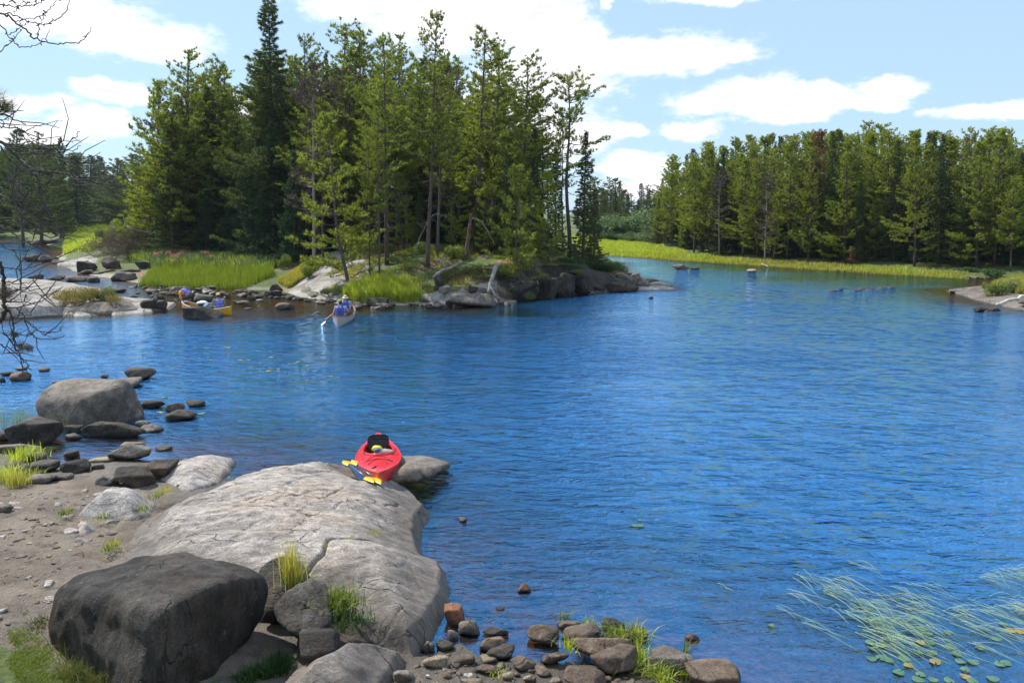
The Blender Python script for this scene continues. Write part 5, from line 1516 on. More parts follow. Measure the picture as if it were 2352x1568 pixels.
    (B5, 130, 335, 318, 385, DK, 'flat dark rock below the big humped boulder', dict(zb=.05)),
    (B5, 38, 285, 350, 450, GY, 'pale grey triangular rock at the left corner of the reed bed', dict(zb=0, sub=5)),
    (B5, 1090, 1262, 298, 352, WH, 'flat pale stone lying in the middle of the reeds', dict(zb=.55, depth=.3, sink=1.5)),
    (B4, 950, 1205, 598, 748, DK, 'black boulder with slanting left side, in front of the pale shelf', dict(zb=0, sub=5, blocky=.65)),
    (B4, 1278, 1482, 555, 715, DK, 'upright black rounded boulder between pale shelf and reeds', dict(zb=.25, sub=5)),
    (B4, 1280, 1422, 705, 768, DK, 'low dark rock under the upright black boulder', dict(zb=0)),
    (B4, 1000, 1170, 712, 768, GY, 'flat stone below the slanting black boulder', dict(zb=0)),
    (B4, 1150, 1290, 728, 772, GY, 'flat grey stone between the two black boulders, at the waterline', dict(zb=0)),
    (B4, 380, 645, 332, 400, DK, 'long dark rock slanting into the far pool', dict(zb=0, depth=.3, tilt=.15)),
    (B4, 600, 700, 340, 402, DK, 'square dark rock at the right end of the long slanting one', dict(zb=0)),
    (B4, 690, 770, 355, 405, GY, 'small rock right of the square one at the far pool', dict(zb=0)),
    (B4, 800, 960, 390, 425, GY, 'flat rock at the far pool below the spit grass', dict(zb=0)),
    (B4, 280, 520, 525, 610, DK, 'dark ledge in the pool behind the hanging twigs', dict(zb=0, depth=.3)),
    (B4, 480, 640, 530, 612, GY, 'sharp grey rock at the right end of the dark ledge in the pool', dict(zb=0)),
    (B4, 630, 700, 570, 605, DK, 'small black stone right of the sharp grey rock in the pool', dict(zb=0)),
    (B4, 640, 900, 585, 640, GY, 'flat shelf rock running to the pale shelf beyond the rapids', dict(zb=0, depth=.4)),
    (B4, 330, 540, 760, 850, DK, 'rounded dark rock behind the pale dome', dict(zb=0)),
    (B4, 560, 740, 795, 880, DK, 'dark rock at the left of the orange-green bush', dict(zb=0)),
    (B4, 690, 810, 778, 830, DK, 'flat black rock behind the orange-green bush', dict(zb=0)),
    (B4, 800, 1110, 790, 860, BR, 'brownish rock directly behind the orange-green bush', dict(zb=0)),
    (B4, 1080, 1230, 795, 865, GY, 'greenish rock right behind the orange-green bush', dict(zb=0)),
    (B6, 858, 1165, 425, 525, GY, 'large smooth rounded rock at the island waterline', dict(zb=0, sub=5, k=3, p=7)),
    (B6, 1060, 1165, 470, 515, GY, 'small smooth rock at the right foot of the large rounded island rock', dict(zb=0)),
    (B6, 758, 888, 370, 432, DK, 'flat-topped dark boulder above the large rounded island rock', dict(zb=.45)),
    (B6, 752, 822, 305, 375, DK, 'grey block under the driftwood roots', dict(zb=.9)),
    (B6, 655, 732, 468, 502, DK, 'dark stone at the waterline right of the tall grass clump', dict(zb=0)),
    (B6, 742, 842, 494, 527, GY, 'pale low stone left of the large rounded island rock', dict(zb=0)),
    (B6, 828, 880, 478, 522, DK, 'small dark stone touching the large rounded island rock', dict(zb=0)),
    (B6, 300, 452, 460, 517, DK, 'dark stone at the waterline in front of the grass clump', dict(zb=0)),
    (B6, 236, 325, 438, 492, DK, 'slanting dark stone left in front of the grass clump', dict(zb=.05)),
    (B6, 188, 236, 430, 476, DK, 'small square dark stone at the left corner of the grass clump', dict(zb=.1)),
    (B6, 505, 602, 468, 502, DK, 'jagged little rocks at the right end of the grass clump', dict(zb=0)),
    (B6, 980, 1048, 378, 432, DK, 'dark block on the outcrop right of the flat-topped boulder', dict(zb=.5)),
    (B6, 1000, 1082, 270, 316, DK, 'dark stone lying in the moss left of the leaning dead trunk', dict(zb=1.2)),
    (B6, 178, 358, 76, 142, GY, 'long rounded grey boulder on top of the mound between the trees', dict(zb=2.0, k=3, p=7, depth=.5)),
    (B6, 485, 542, 283, 328, GY, 'small grey boulder on the mossy mound', dict(zb=1.1)),
    (B6, 1765, 1965, 316, 405, DK, 'large dark boulder at the left of the heap at the island tip', dict(zb=0, sub=5)),
    (B6, 1890, 2025, 352, 422, DK, 'dark angular boulder in front of the island tip heap', dict(zb=0)),
    (B6, 2015, 2115, 362, 420, DK, 'dark boulder right of the angular one at the island tip heap', dict(zb=0)),
    (B6, 2082, 2192, 326, 392, GY, 'blocky boulder at the right of the island tip heap', dict(zb=.15)),
    (B6, 2003, 2070, 288, 322, DK, 'small block at the very back of the island tip heap', dict(zb=.35)),
    (B6, 2062, 2127, 296, 340, GY, 'rounded pale boulder at the back of the island tip heap', dict(zb=.25)),
    (B6, 1955, 2085, 298, 365, GY, 'slanting boulder in the middle of the island tip heap', dict(zb=.25)),
    (B6, 1740, 1880, 380, 425, DK, 'low dark boulder at the left foot of the island tip heap', dict(zb=0)),
    (None, 1172, 1238, 640, 692, CL_, 'leftmost dark block of the island cliff, low at the waterline', dict(zb=0, sub=5, depth=.9, k=6, amp=.16, blocky=.8)),
    (None, 1226, 1284, 634, 688, CL_, 'dark cliff block behind the bleached birch log', dict(zb=0, sub=5, depth=.9, k=6, amp=.16, blocky=.8)),
    (None, 1272, 1322, 626, 682, CL_, 'tall dark cliff block right of the bleached birch log', dict(zb=0, sub=5, depth=.9, k=6, amp=.16, blocky=.8)),
    (None, 1312, 1362, 630, 678, CL_, 'rightmost tall dark block of the island cliff', dict(zb=0, sub=5, depth=.9, k=6, amp=.16, blocky=.8)),
    (B6, 1700, 1800, 300, 420, DK, 'tall dark rock where cliff and island tip heap meet', dict(zb=0, sub=5)),
    (B6, 2180, 2340, 353, 398, PL, 'pale flat rock behind the ledge at the island tip', dict(zb=.05, depth=.4)),
    (B6, 2180, 2212, 453, 467, DK, 'single dark stone awash right of the island tip', dict(zb=0, sub=3)),
    (None, 1544, 1582, 606.5, 619, PK, 'pinkish rock in the far water, larger of the two lone ones', dict(zb=0)),
    (None, 1716, 1738, 617.5, 625.5, PK, 'small pinkish rock in the far water, smaller of the two lone ones', dict(zb=0)),
    (None, 1582, 1608, 614, 619, DK, 'flat dark stone awash beside the larger pinkish far rock', dict(zb=0, sub=3)),
    (None, 2312, 2346, 665, 677, DK, 'dark flat-topped rock in the grass of the right-edge point', dict(zb=.25)),
    (None, 2238, 2266, 704.5, 717, DK, 'dark stone awash at the right-edge point', dict(zb=0)),
    (None, 2266, 2294, 705, 714, DK, 'flat dark stone next to the one awash at the right-edge point', dict(zb=0)),
    (None, 2340, 2385, 685, 700, GY, 'pale block on the right-edge point', dict(zb=.25)),
    (None, 2176, 2210, 666, 674, GY, 'low ledge stone at the tip of the right-edge point', dict(zb=0)),
    (None, 1008, 1036, 655, 672, GY, 'pale rock in the grass left of the island outcrop', dict(zb=.6)),
]
for i_, (bf, a_, b_, c_, d_, mt_, lb_, kw_) in enumerate(STONES):
    x0_, x1_, yt_, yb_ = bf(a_, b_, c_, d_) if bf else (a_, b_, c_, d_)
    kw_ = dict(kw_)
    nm_ = kw_.pop('name', 'boulder' if 'boulder' in lb_ else ('stone' if 'stone' in lb_ else 'rock'))
    big = (x1_ - x0_) > 45
    kw_.setdefault('sub', 4)
    rock(lb_, x0_, x1_, yt_, yb_, mt_, seed=500 + i_, name=nm_, amp=kw_.pop('amp', 0.07), **kw_)

# many similar stones of the rapids and shores: one mesh per form, one object per stone
rq = np.random.RandomState(9)
FORMS = []
for k in range(7):
    P_, F_ = rock_shape(rand_planes(rq, 0.5, 0.42, 0.26, 14, 0.62), 3, 24, 900 + k, 0.07, 2.2, 1.0)
    FORMS.append(P_)
FM = {}


def pebble(x, y, z, w, label, group, mat, rng, name='stone'):
    k = rng.randint(7)
    key = (k, mat.name)
    if key not in FM:
        FM[key] = mesh('stone', FORMS[k], ico(3)[1], [mat])
    return ob(name, FM[key], loc=(x, y, z), rot=(rng.normal(0, .12), rng.normal(0, .12), rng.uniform(0, 6.28)), scale=(w, w * rng.uniform(.7, 1.1), w * rng.uniform(.5, 1.0)), label=label, cat='stone', group=group)


def merged(acc, x, y, z, w, rng):
    a = rng.uniform(0, 6.28)
    P = FORMS[rng.randint(7)] * [w, w * rng.uniform(.7, 1.1), w * rng.uniform(.5, 1.0)]
    P = np.c_[P[:, 0] * math.cos(a) - P[:, 1] * math.sin(a), P[:, 0] * math.sin(a) + P[:, 1] * math.cos(a), P[:, 2]]
    acc.add(P + [x, y, z], ico(3)[1])


MB_, MS_ = Acc(), Acc()
for i in range(90):
    px = rq.uniform(300, 880)
    yb = np.interp(px, [300, 400, 640, 700, 880], [664, 670, 680, 692, 706]) + rq.normal(0, 4.5)
    if px < 420: yb = rq.uniform(655, 690)
    g = G(px, yb)
    pebble(g[0], g[1], rq.uniform(-0.04, 0.06), rq.uniform(0.22, 0.8), 'dark stone in the band of rapids below the reed bed', 'stones of the rapids', [DK, GY, DK, BR][rq.randint(4)], rq)
for i in range(26):
    px = rq.uniform(250, 420)
    yb = rq.uniform(625, 660)
    g = G(px, yb)
    pebble(g[0], g[1], rq.uniform(-0.05, 0.03), rq.uniform(0.25, 0.7), 'dark stone in the foaming water left of the reed bed', 'stones left of the reeds', [DK, GY][rq.randint(2)], rq)
for i in range(46):
    px = rq.uniform(700, 1060)
    yb = np.interp(px, [700, 800, 1060], [684, 700, 705]) + rq.normal(0, 4)
    g = G(px, yb)
    pebble(g[0], g[1], rq.uniform(0.0, 0.1), rq.uniform(0.2, 0.6), 'stone along the waterline of the island in front of the mound', 'stones at the island waterline', [DK, GY, GY, BR][rq.randint(4)], rq)
for i in range(60):
    px = rq.uniform(1500, 2310)
    yb = np.interp(px, [1480, 1560, 1700, 1850, 2000, 2200, 2302], [591, 597, 606.5, 616.5, 626.5, 637.5, 642])
    g = G(px, yb)
    merged(MB_, g[0], g[1], 0.02, rq.uniform(0.2, 0.6), rq)
ob('bank_stones', MB_.mesh('bank_stones', [GY]), label='line of small grey stones at the waterline below the bright bank sedge', cat='stones', kind='stuff')
BG = [tuple(G(920, 1520, .1)[:2]), tuple(G(1000, 1486, .05)[:2]), tuple(G(1250, 1530, .05)[:2]), tuple(G(1500, 1520, .05)[:2]), tuple(G(1560, 1600, .1)[:2]), tuple(G(900, 1640, .2)[:2])]
for p in scatter(rq, BG, 112):
    pebble(p[0], p[1], hz(p[0], p[1]) + 0.002, rq.uniform(0.02, 0.13), 'small pebble on the dark wet gravel at the bottom edge', 'pebbles on the wet gravel', [BR, GY, TN, BR][rq.randint(4)], rq, 'pebble')
BG2 = [tuple(G(-100, 1130, .3)[:2]), tuple(G(250, 1110, .3)[:2]), tuple(G(280, 1200, .3)[:2]), tuple(G(240, 1290, .3)[:2]), tuple(G(120, 1400, .3)[:2]), tuple(G(-100, 1500, .3)[:2])]
for p in scatter(rq, BG2, 150):
    pebble(p[0], p[1], hz(p[0], p[1]) + 0.004, rq.uniform(0.02, 0.085) * (1 if rq.rand() < .85 else 2), 'small pebble on the brown gravel beach at the left', 'pebbles on the gravel beach', [BR, GY, PL, TN][rq.randint(4)], rq, 'pebble')
for p in scatter(rq, BG2, 46):
    pebble(p[0], p[1], hz(p[0], p[1]) - 0.015, rq.uniform(0.09, 0.26), 'half-buried flat stone in the gravel beach at the left', 'half-buried stones of the beach', [GY, PL, BR][rq.randint(3)], rq)
for i in range(26):  # added stones standing in for ripples that reflect the dark forest
    px, yb = rq.uniform(1895, 2060), 0
    yb = 668 - (px - 1895) * .045 + rq.normal(0, 2.0)
    g = G(px, yb)
    pebble(g[0], g[1], -0.05, rq.uniform(0.3, 0.7), 'dark stone added in place of dark reflecting ripples left of the rock point', 'stones added for the dark ripples', DK, rq)
# underwater stones that show through the shallows
for i in range(70):
    px, yb = rq.uniform(960, 1650), rq.uniform(1180, 1500)
    g = G(px, yb)
    zz = hz(g[0], g[1])
    if zz > -0.03 or zz < -0.9: continue
    merged(MS_, g[0], g[1], zz, rq.uniform(0.12, 0.4), rq)
ob('submerged_stones', MS_.mesh('submerged_stones', [BR]), label='brown stones seen through the clear shallows right of the great slab', cat='stones', kind='stuff')


from mathutils.bvhtree import BVHTree
_sv = slab_obj.data
_bvh = BVHTree.FromPolygons([v.co + slab_obj.location for v in _sv.vertices], [p.vertices[:] for p in _sv.polygons])


def HIT(px, py):
    h = _bvh.ray_cast(Vector((0, 0, CAM_H)), Vector(ray(px, py)).normalized())
    if h[0] is None:
        print('NOHIT', px, py)
        return G(px, py, .45)
    return np.array(h[0])


# ---------------------------------------------------------------- kayak
def glossy_plastic(name, c1, c2):
    m, t, out = new_mat(name)
    co = t.n('ShaderNodeTexCoord').outputs['Object']
    s = t.n('ShaderNodeSeparateXYZ', {0: co})
    nz = t.noise(co, 2.0, 2)
    # moulded two-tone plastic: orange runs into red from the bow along the lower left side
    f = t.m('ADD', t.m('MULTIPLY', s.outputs[1], 1.1), t.m('ADD', t.m('MULTIPLY', s.outputs[0], 1.4), t.m('MULTIPLY', t.m('SUBTRACT', nz, 0.5), 1.2)))
    f2 = t.m('SUBTRACT', f, t.m('MULTIPLY', s.outputs[2], -3.0))
    c = t.mix(t.ss(f2, 0.35, 1.15), c2, c1)
    sc = t.noise(t.vscale(co, (40, 3, 40)), 3.0, 3)
    p = t.n('ShaderNodeBsdfPrincipled', {'Base Color': c, 'Roughness': t.m('ADD', 0.22, t.m('MULTIPLY', sc, 0.12)), 'Coat Weight': 0.3})
    t.put(out.inputs[0], p)
    return m


M_KRED = glossy_plastic('red_orange_kayak_plastic', (0.80, 0.022, 0.045), (0.92, 0.26, 0.01))
M_KIN = simple('red_kayak_inside', (0.75, 0.03, 0.015), 0.35, var=0.04)
M_BLACK = simple('black_padding', (0.012, 0.012, 0.014), 0.6, var=0.2, scale=30, bump=0.004)
M_CORD = simple('dark_cord', (0.10, 0.01, 0.015), 0.6)
M_YEL = simple('yellow_paddle_plastic', (0.90, 0.50, 0.01), 0.3, var=0.04, coat=0.3)
M_SHAFT = simple('blue_grey_shaft', (0.05, 0.10, 0.20), 0.3, var=0.1)
M_STEEL = simple('steel', (0.5, 0.5, 0.5), 0.25, metal=1.0)


def kayak_hull(L, bw, hh):
    ns, nt = 61, 17
    Vh, Vd = [], []
    s = np.linspace(0, 1, ns)
    def bfun(s): return bw * np.clip(np.sin(math.pi * np.clip(s, 0, 1) ** 0.92), 0, 1) ** (0.92 + 0.1 * np.cos(math.pi * np.clip(s, 0, 1))) + 0.005
    def gz(s): return hh * 0.70 + 0.08 * np.abs(2 * s - 1) ** 2.2
    def kz(s): return 0.06 * np.abs(2 * s - 1) ** 4 + 0.11 * np.clip((s - .92) / .08, 0, 1) ** 2 + 0.11 * np.clip((.08 - s) / .08, 0, 1) ** 2
    yy = L * s
    th = np.linspace(-1, 1, nt)
    b, g, k = bfun(s), gz(s), kz(s)
    X = b[:, None] * np.sign(th) * np.abs(np.sin(th * math.pi / 2)) ** 0.62
    Z = k[:, None] + (g - k)[:, None] * (1 - np.cos(th * math.pi / 2)[None] ** 0.75)
    hull = np.stack([X, np.repeat(yy[:, None], nt, 1), Z], -1).reshape(-1, 3)
    def deckz(x, s_):
        bb = bfun(s_)
        u = np.clip(np.abs(x) / bb, 0, 1)
        crown = 0.085 * np.clip(np.sin(math.pi * np.clip(s_, 0, 1)) ** 0.4, 0, 1)
        return gz(s_) + crown * (1 - u ** 1.8) * (1 - 0.35 * np.clip(1 - np.abs(s_ - .57) / .2, 0, 1))
    return hull, (ns, nt), bfun, gz, deckz, s, yy


kz0 = 0.50
kroot = ob('kayak', None, label='red and orange sit-in kayak pulled up on the far end of the great granite slab', cat='kayak')
KL, KB = 2.95, 0.375
hullV, (ns_, nt_), bfun, gz_, deckz, ks, ky = kayak_hull(KL, KB, 0.33)
ob('hull', mesh('hull', hullV, grid_faces(ns_, nt_), [M_KRED]), kroot)
# deck with the cockpit opening
CY, CA, CB = 1.72, 0.60, 0.268     # cockpit centre along the boat, half length, half width


def cock(a):
    f = 1 + 0.12 * np.cos(a)      # a=0 points to the stern; pinched toward the bow
    return np.sin(a) * CB * (1 - 0.16 * (-np.cos(a)).clip(0, 1) ** 2), CY + np.cos(a) * CA


na = 64
aa = np.linspace(0, 2 * math.pi, na, endpoint=False)
cx_, cy_ = cock(aa)
rings = []
nr = 12
for j in range(nr + 1):
    f = j / nr
    # outer edge: project out to the gunwale along the ray from the cockpit centre
    ox, oy = [], []
    for x_, y_ in zip(cx_, cy_):
        dx, dy = x_ / CB, (y_ - CY) / CA
        t_ = np.linspace(0, 12, 500)
        X_, Y_ = t_ * dx * CB * 1.0, CY + t_ * dy * CA
        S_ = Y_ / KL
        ins_ = (S_ > 0) & (S_ < 1) & (np.abs(X_) < bfun(np.clip(S_, 0, 1)))
        kk = np.argmax(~ins_) - 1
        ox.append(X_[kk]); oy.append(Y_[kk])
    ox, oy = np.array(ox), np.array(oy)
    X_, Y_ = cx_ + (ox - cx_) * f, cy_ + (oy - cy_) * f
    rings.append(np.c_[X_, Y_, deckz(X_, Y_ / KL)])
    if j == 0:
        rim_line = rings[0].copy()
dv = np.vstack(rings)
i_ = np.arange(nr)[:, None] * na; j_ = np.arange(na)[None]
dq = np.stack([i_ + j_, i_ + na + j_, i_ + na + (j_ + 1) % na, i_ + (j_ + 1) % na], -1).reshape(-1, 4)
ob('deck', mesh('deck', dv, dq, [M_KRED]), kroot)
rl = rim_line + [0, 0, 0.018]
A_ = Acc().tube(np.vstack([rl, rl[:2]]), 0.016, 8, cap=False)
A_.tube(np.vstack([rim_line, rim_line[:2]]) * [0.97, 1, 1] + [0, 0, 0.002], 0.018, 8, cap=False)
ob('cockpit_rim', A_.mesh('cockpit_rim', [M_KRED]), kroot)
A_ = Acc()
for sg_ in (-1, 1):
    A_.tube(np.c_[sg_ * bfun(ks), ky, gz_(ks) + .002], 0.011, 6)
A_.tube(hullV.reshape(ns_, nt_, 3)[0] * [0, 1, 1] + [0, -.002, 0], 0.012, 6)
ob('seam', A_.mesh('seam', [M_KRED]), kroot)
# inner tub
tub = Acc()
tr_ = [rim_line * [1, 1, 1] + [0, 0, -0.005]]
for f, dz in ((1.02, -.08), (1.0, -.16), (0.9, -.225), (0.6, -.235)):
    q = rim_line.copy(); q[:, 0] *= f; q[:, 1] = CY + (q[:, 1] - CY) * f; q[:, 2] += dz; tr_.append(q)
tv = np.vstack(tr_ + [np.array([[0, CY, 0.07]])])
nn = len(tr_)
i_ = np.arange(nn - 1)[:, None] * na
tq = np.stack([i_ + j_, i_ + (j_ + 1) % na, i_ + na + (j_ + 1) % na, i_ + na + j_], -1).reshape(-1, 4)
tt_ = np.stack([(nn - 1) * na + np.arange(na), (nn - 1) * na + (np.arange(na) + 1) % na, np.full(na, nn * na)], -1)
ob('cockpit_floor', mesh('cockpit_floor', tv, [tq, tt_], [M_KIN]), kroot)


def cushion(name, w, h, t, mat, parent, loc, rot, quilt=0, p=5):
    V, F = ico(5)
    n = 2.0 / p
    P = np.sign(V) * np.abs(V) ** 0.55
    P = P / np.abs(P).max(0)
    P[:, 1] *= 0.5 * t * (1 - 0.35 * (np.abs(P[:, 0]) ** 6 + np.abs(P[:, 2]) ** 6) / 2)
    P[:, 0] *= w / 2; P[:, 2] *= h / 2
    if quilt:
        P[:, 1] += -0.006 * np.cos(P[:, 2] / h * quilt * 6.28) * (np.abs(P[:, 0]) < w * .36) * np.sign(P[:, 1])
        P[:, 1] += 0.10 * P[:, 0] ** 2 * -1.5
    return ob(name, mesh(name, P, F, [mat]), parent, loc, rot)


sb = cushion('backrest', 0.38, 0.34, 0.05, M_BLACK, kroot, (0, CY + 0.42, 0.285), (R(-24), 0, 0), 5)
A_ = Acc()
u_ = np.linspace(0, 2 * math.pi, 40)
A_.tube(np.c_[0.185 * np.sign(np.cos(u_)) * np.abs(np.cos(u_)) ** .5, -0.02 + 0 * u_, 0.165 * np.sign(np.sin(u_)) * np.abs(np.sin(u_)) ** .5], 0.011, 6, cap=False)
ob('piping', A_.mesh('piping', [M_BLACK]), sb)
cushion('seat', 0.40, 0.36, 0.07, M_BLACK, kroot, (0, CY + 0.12, 0.13), (R(90), 0, 0), 4)
# bungee cords and bow handle on the front deck


def deck_line(pts):
    pts = np.array(pts, float)
    t = np.linspace(0, 1, len(pts)); tt = np.linspace(0, 1, 24)
    x = np.interp(tt, t, pts[:, 0]); y = np.interp(tt, t, pts[:, 1])
    # soften corners
    for _ in range(3):
        x[1:-1] = (x[:-2] + x[1:-1] + x[2:]) / 3; y[1:-1] = (y[:-2] + y[1:-1] + y[2:]) / 3
    return np.c_[x, y, deckz(x, y / KL) + 0.007]


for pts in ([(-.20, .82), (-.12, 1.04), (0, 1.06), (.12, 1.02), (.22, .80)], [(-.16, .60), (-.08, .76), (0, .84), (.08, .76), (.14, .58)], [(-.20, .82), (-.05, .86), (.05, .86), (.22, .80)]):
    c_ = ob('bungee_cord', Acc().tube(deck_line(pts), 0.005, 6).mesh('bungee_cord', [M_CORD]), kroot)
for x_, y_ in ((-.20, .82), (.22, .80), (-.16, .60), (.14, .58), (0, 1.16)):
    z_ = float(deckz(np.array([x_]), np.array([y_ / KL]))[0])
    P_, F_ = ico(2)
    ob('deck_fitting', mesh('deck_fitting', P_ * [.012, .012, .010] + [x_, y_, z_ + .006], F_, [M_BLACK]), kroot)
hd = ob('grab_handle', Acc().tube([(-.06, .10, .40), (-.05, .16, .37), (-.02, .20, .375), (0, .22, .385)], 0.006, 6).mesh('grab_handle', [M_CORD]), kroot)
ob('grip', Acc().tube([(-.10, .08, .365), (-.035, .11, .375)], 0.014, 8).mesh('grip', [M_BLACK]), kroot)
bow = D(870, 1109, 11.95)
kroot.location = (bow[0], bow[1], bow[2] - 0.15)
kroot.rotation_euler = (R(-3.4), 0, R(9.5))
# things lying inside the cockpit stay things of their own
M_TOWEL = simple('grey_striped_cloth', (0.35, 0.33, 0.28), 0.9, var=0.4, scale=14)
M_YB = simple('yellow_fabric', (0.85, 0.75, 0.02), 0.6, var=0.1)
M_BLU = simple('blue_fabric', (0.05, 0.14, 0.45), 0.6, var=0.1)
KM = Matrix.Translation(kroot.location) @ Matrix.Rotation(R(9.5), 4, 'Z') @ Matrix.Rotation(R(-3.4), 4, 'X')


def crumple(name, w, d, h, mat, seed, loc, label, cat, rz=0, parent=None):
    P, F = ico(5)
    n = unit(P)
    r = 1 + 0.25 * fbm(P * 2.2, 4, seed) + 0.12 * np.abs(fbm(P * 5, 3, seed + 1))
    P = P * r[:, None] * [w / 2, d / 2, h / 2]
    P[:, 2] = np.maximum(P[:, 2], -h * 0.35)
    return ob(name, mesh(name, P, F, [mat]), parent, loc, (0, 0, rz), label=label, cat=cat)


q_ = KM @ Vector((0.10, CY - 0.32, 0.30))
crumple('cloth', 0.34, 0.16, 0.11, M_TOWEL, 3, q_, 'crumpled grey striped cloth lying in the front of the kayak cockpit', 'cloth', .15)
q_ = KM @ Vector((-0.02, CY - 0.28, 0.36))
crumple('pouch', 0.17, 0.12, 0.11, M_YB, 5, q_, 'small bright yellow pouch on the cloth in the kayak cockpit', 'pouch')
q_ = KM @ Vector((-0.01, CY - 0.36, 0.345))
crumple('pouch', 0.10, 0.06, 0.08, M_BLU, 6, q_, 'small blue pouch against the yellow one in the kayak cockpit', 'pouch')
q_ = KM @ Vector((-0.04, CY - 0.40, 0.27))
A_ = Acc().tube([np.array(q_) + [-.22, .06, .03], np.array(q_) + [-.05, -.01, 0], np.array(q_) + [.10, -.03, 0], np.array(q_) + [.22, .05, .02]], 0.018, 8)
ob('strap', A_.mesh('strap', [M_BLACK]), label='black padded strap across the front of the kayak cockpit', cat='strap')


def paddle_blade(L=0.42, w=0.15):
    n = 22
    t = np.linspace(0, 1, n)
    hw = w / 2 * np.clip(np.sin(np.clip(t * 1.0, 0, 1) ** 0.72 * math.pi), 0.0, 1) ** 0.95 + .012 * (1 - t)
    V = []
    for k in range(n):
        for x in (-1, -.5, 0, .5, 1):
            V.append((x * hw[k], t[k] * L, 0.018 * (1 - abs(x)) * (1 - t[k] * .8) + 0.012 * math.sin(t[k] * 3)))
    V = np.array(V); m = len(V)
    V2 = V - [0, 0, 0.008]
    f = grid_faces(n, 5)
    F = [f, f[:, ::-1] + m]
    side = []
    for k in range(n - 1):
        a, b = k * 5, (k + 1) * 5
        side += [(a, b, b + m, a + m), (a + 4, a + 4 + m, b + 4 + m, b + 4)]
    return np.vstack([V, V2]), np.vstack(F + [np.array(side), np.array([(0, 0 + m, 4 + m, 4)])])


def make_paddle(a, b, label, flip=0):
    a, b = np.array(a), np.array(b)
    e = ob('paddle', None, loc=a, label=label, cat='paddle', group='two paddles beside the kayak')
    L = np.linalg.norm(b - a)
    bl = 0.40
    ob('shaft', Acc().tube([(0, bl * .72, 0), (0, L - bl * .72, 0)], 0.017, 10).mesh('shaft', [M_SHAFT]), e)
    V, F = paddle_blade(bl, 0.135)
    V1 = V.copy(); V1[:, 1] = bl - V1[:, 1]
    V2 = V.copy(); V2[:, 1] = L - bl + V2[:, 1]
    ob('blade', mesh('blade', V1, F[:, ::-1], [M_YEL]), e)
    ob('blade', mesh('blade', V2, F, [M_YEL]), e)
    for y in (bl * 0.95, L - bl * 0.95):
        ob('drip_ring', Acc().tube([(0, y - .02, 0), (0, y + .02, 0)], 0.024, 10).mesh('drip_ring', [M_CORD]), e)
    d = Vector((b - a).tolist())
    e.rotation_euler = d.to_track_quat('Y', 'Z').to_euler()
    return e


make_paddle(HIT(788, 1061) + [0, 0, .03], HIT(859, 1115) + [0, 0, 0.045], 'left one of the two yellow-bladed paddles lying against the kayak, further from the hull')
make_paddle(HIT(808, 1062) + [0, 0, .05], HIT(875, 1119) + [0, 0, 0.05], 'right one of the two yellow-bladed paddles, touching the kayak hull')


# ---------------------------------------------------------------- people
M_SKIN = simple('skin', (0.42, 0.21, 0.13), 0.55, var=0.05)
M_TEE = simple('pale_grey_shirt', (0.48, 0.46, 0.55), 0.85, var=0.1)
M_GTEE = simple('grey_shirt', (0.30, 0.28, 0.27), 0.85, var=0.1)
M_OTEE = simple('orange_yellow_shirt', (0.85, 0.38, 0.01), 0.85, var=0.08)
M_SHORT = simple('dark_green_shorts', (0.035, 0.045, 0.03), 0.85, var=0.1)
M_TAN = simple('khaki_trousers', (0.20, 0.17, 0.11), 0.85, var=0.1)
M_VEST = simple('blue_life_vest', (0.05, 0.09, 0.42), 0.7, var=0.1)
M_VESTP = simple('violet_blue_life_vest', (0.20, 0.20, 0.60), 0.7, var=0.1)
M_STRAW = simple('straw_hat', (0.72, 0.62, 0.40), 0.8, var=0.1)
M_KCAP = simple('olive_cap', (0.20, 0.19, 0.10), 0.8, var=0.1)
M_YCAP = simple('yellow_cap', (0.85, 0.60, 0.05), 0.7, var=0.1)
M_HAIR = simple('dark_hair', (0.02, 0.014, 0.01), 0.6)
M_EYE = simple('eye', (0.03, 0.02, 0.015), 0.2)
M_SHOE = simple('white_shoe', (0.7, 0.7, 0.7), 0.6)


def capsule(acc, a, b, ra, rb, m=0, sc=None):
    a, b = np.array(a, float), np.array(b, float)
    n = 7
    t = np.linspace(0, 1, n)
    acc.tube(a + (b - a) * t[:, None], ra + (rb - ra) * t, 10, m)
    for c, r in ((a, ra), (b, rb)):
        V, F = ico(2)
        acc.add(V * r * 1.0 + c, F, m)


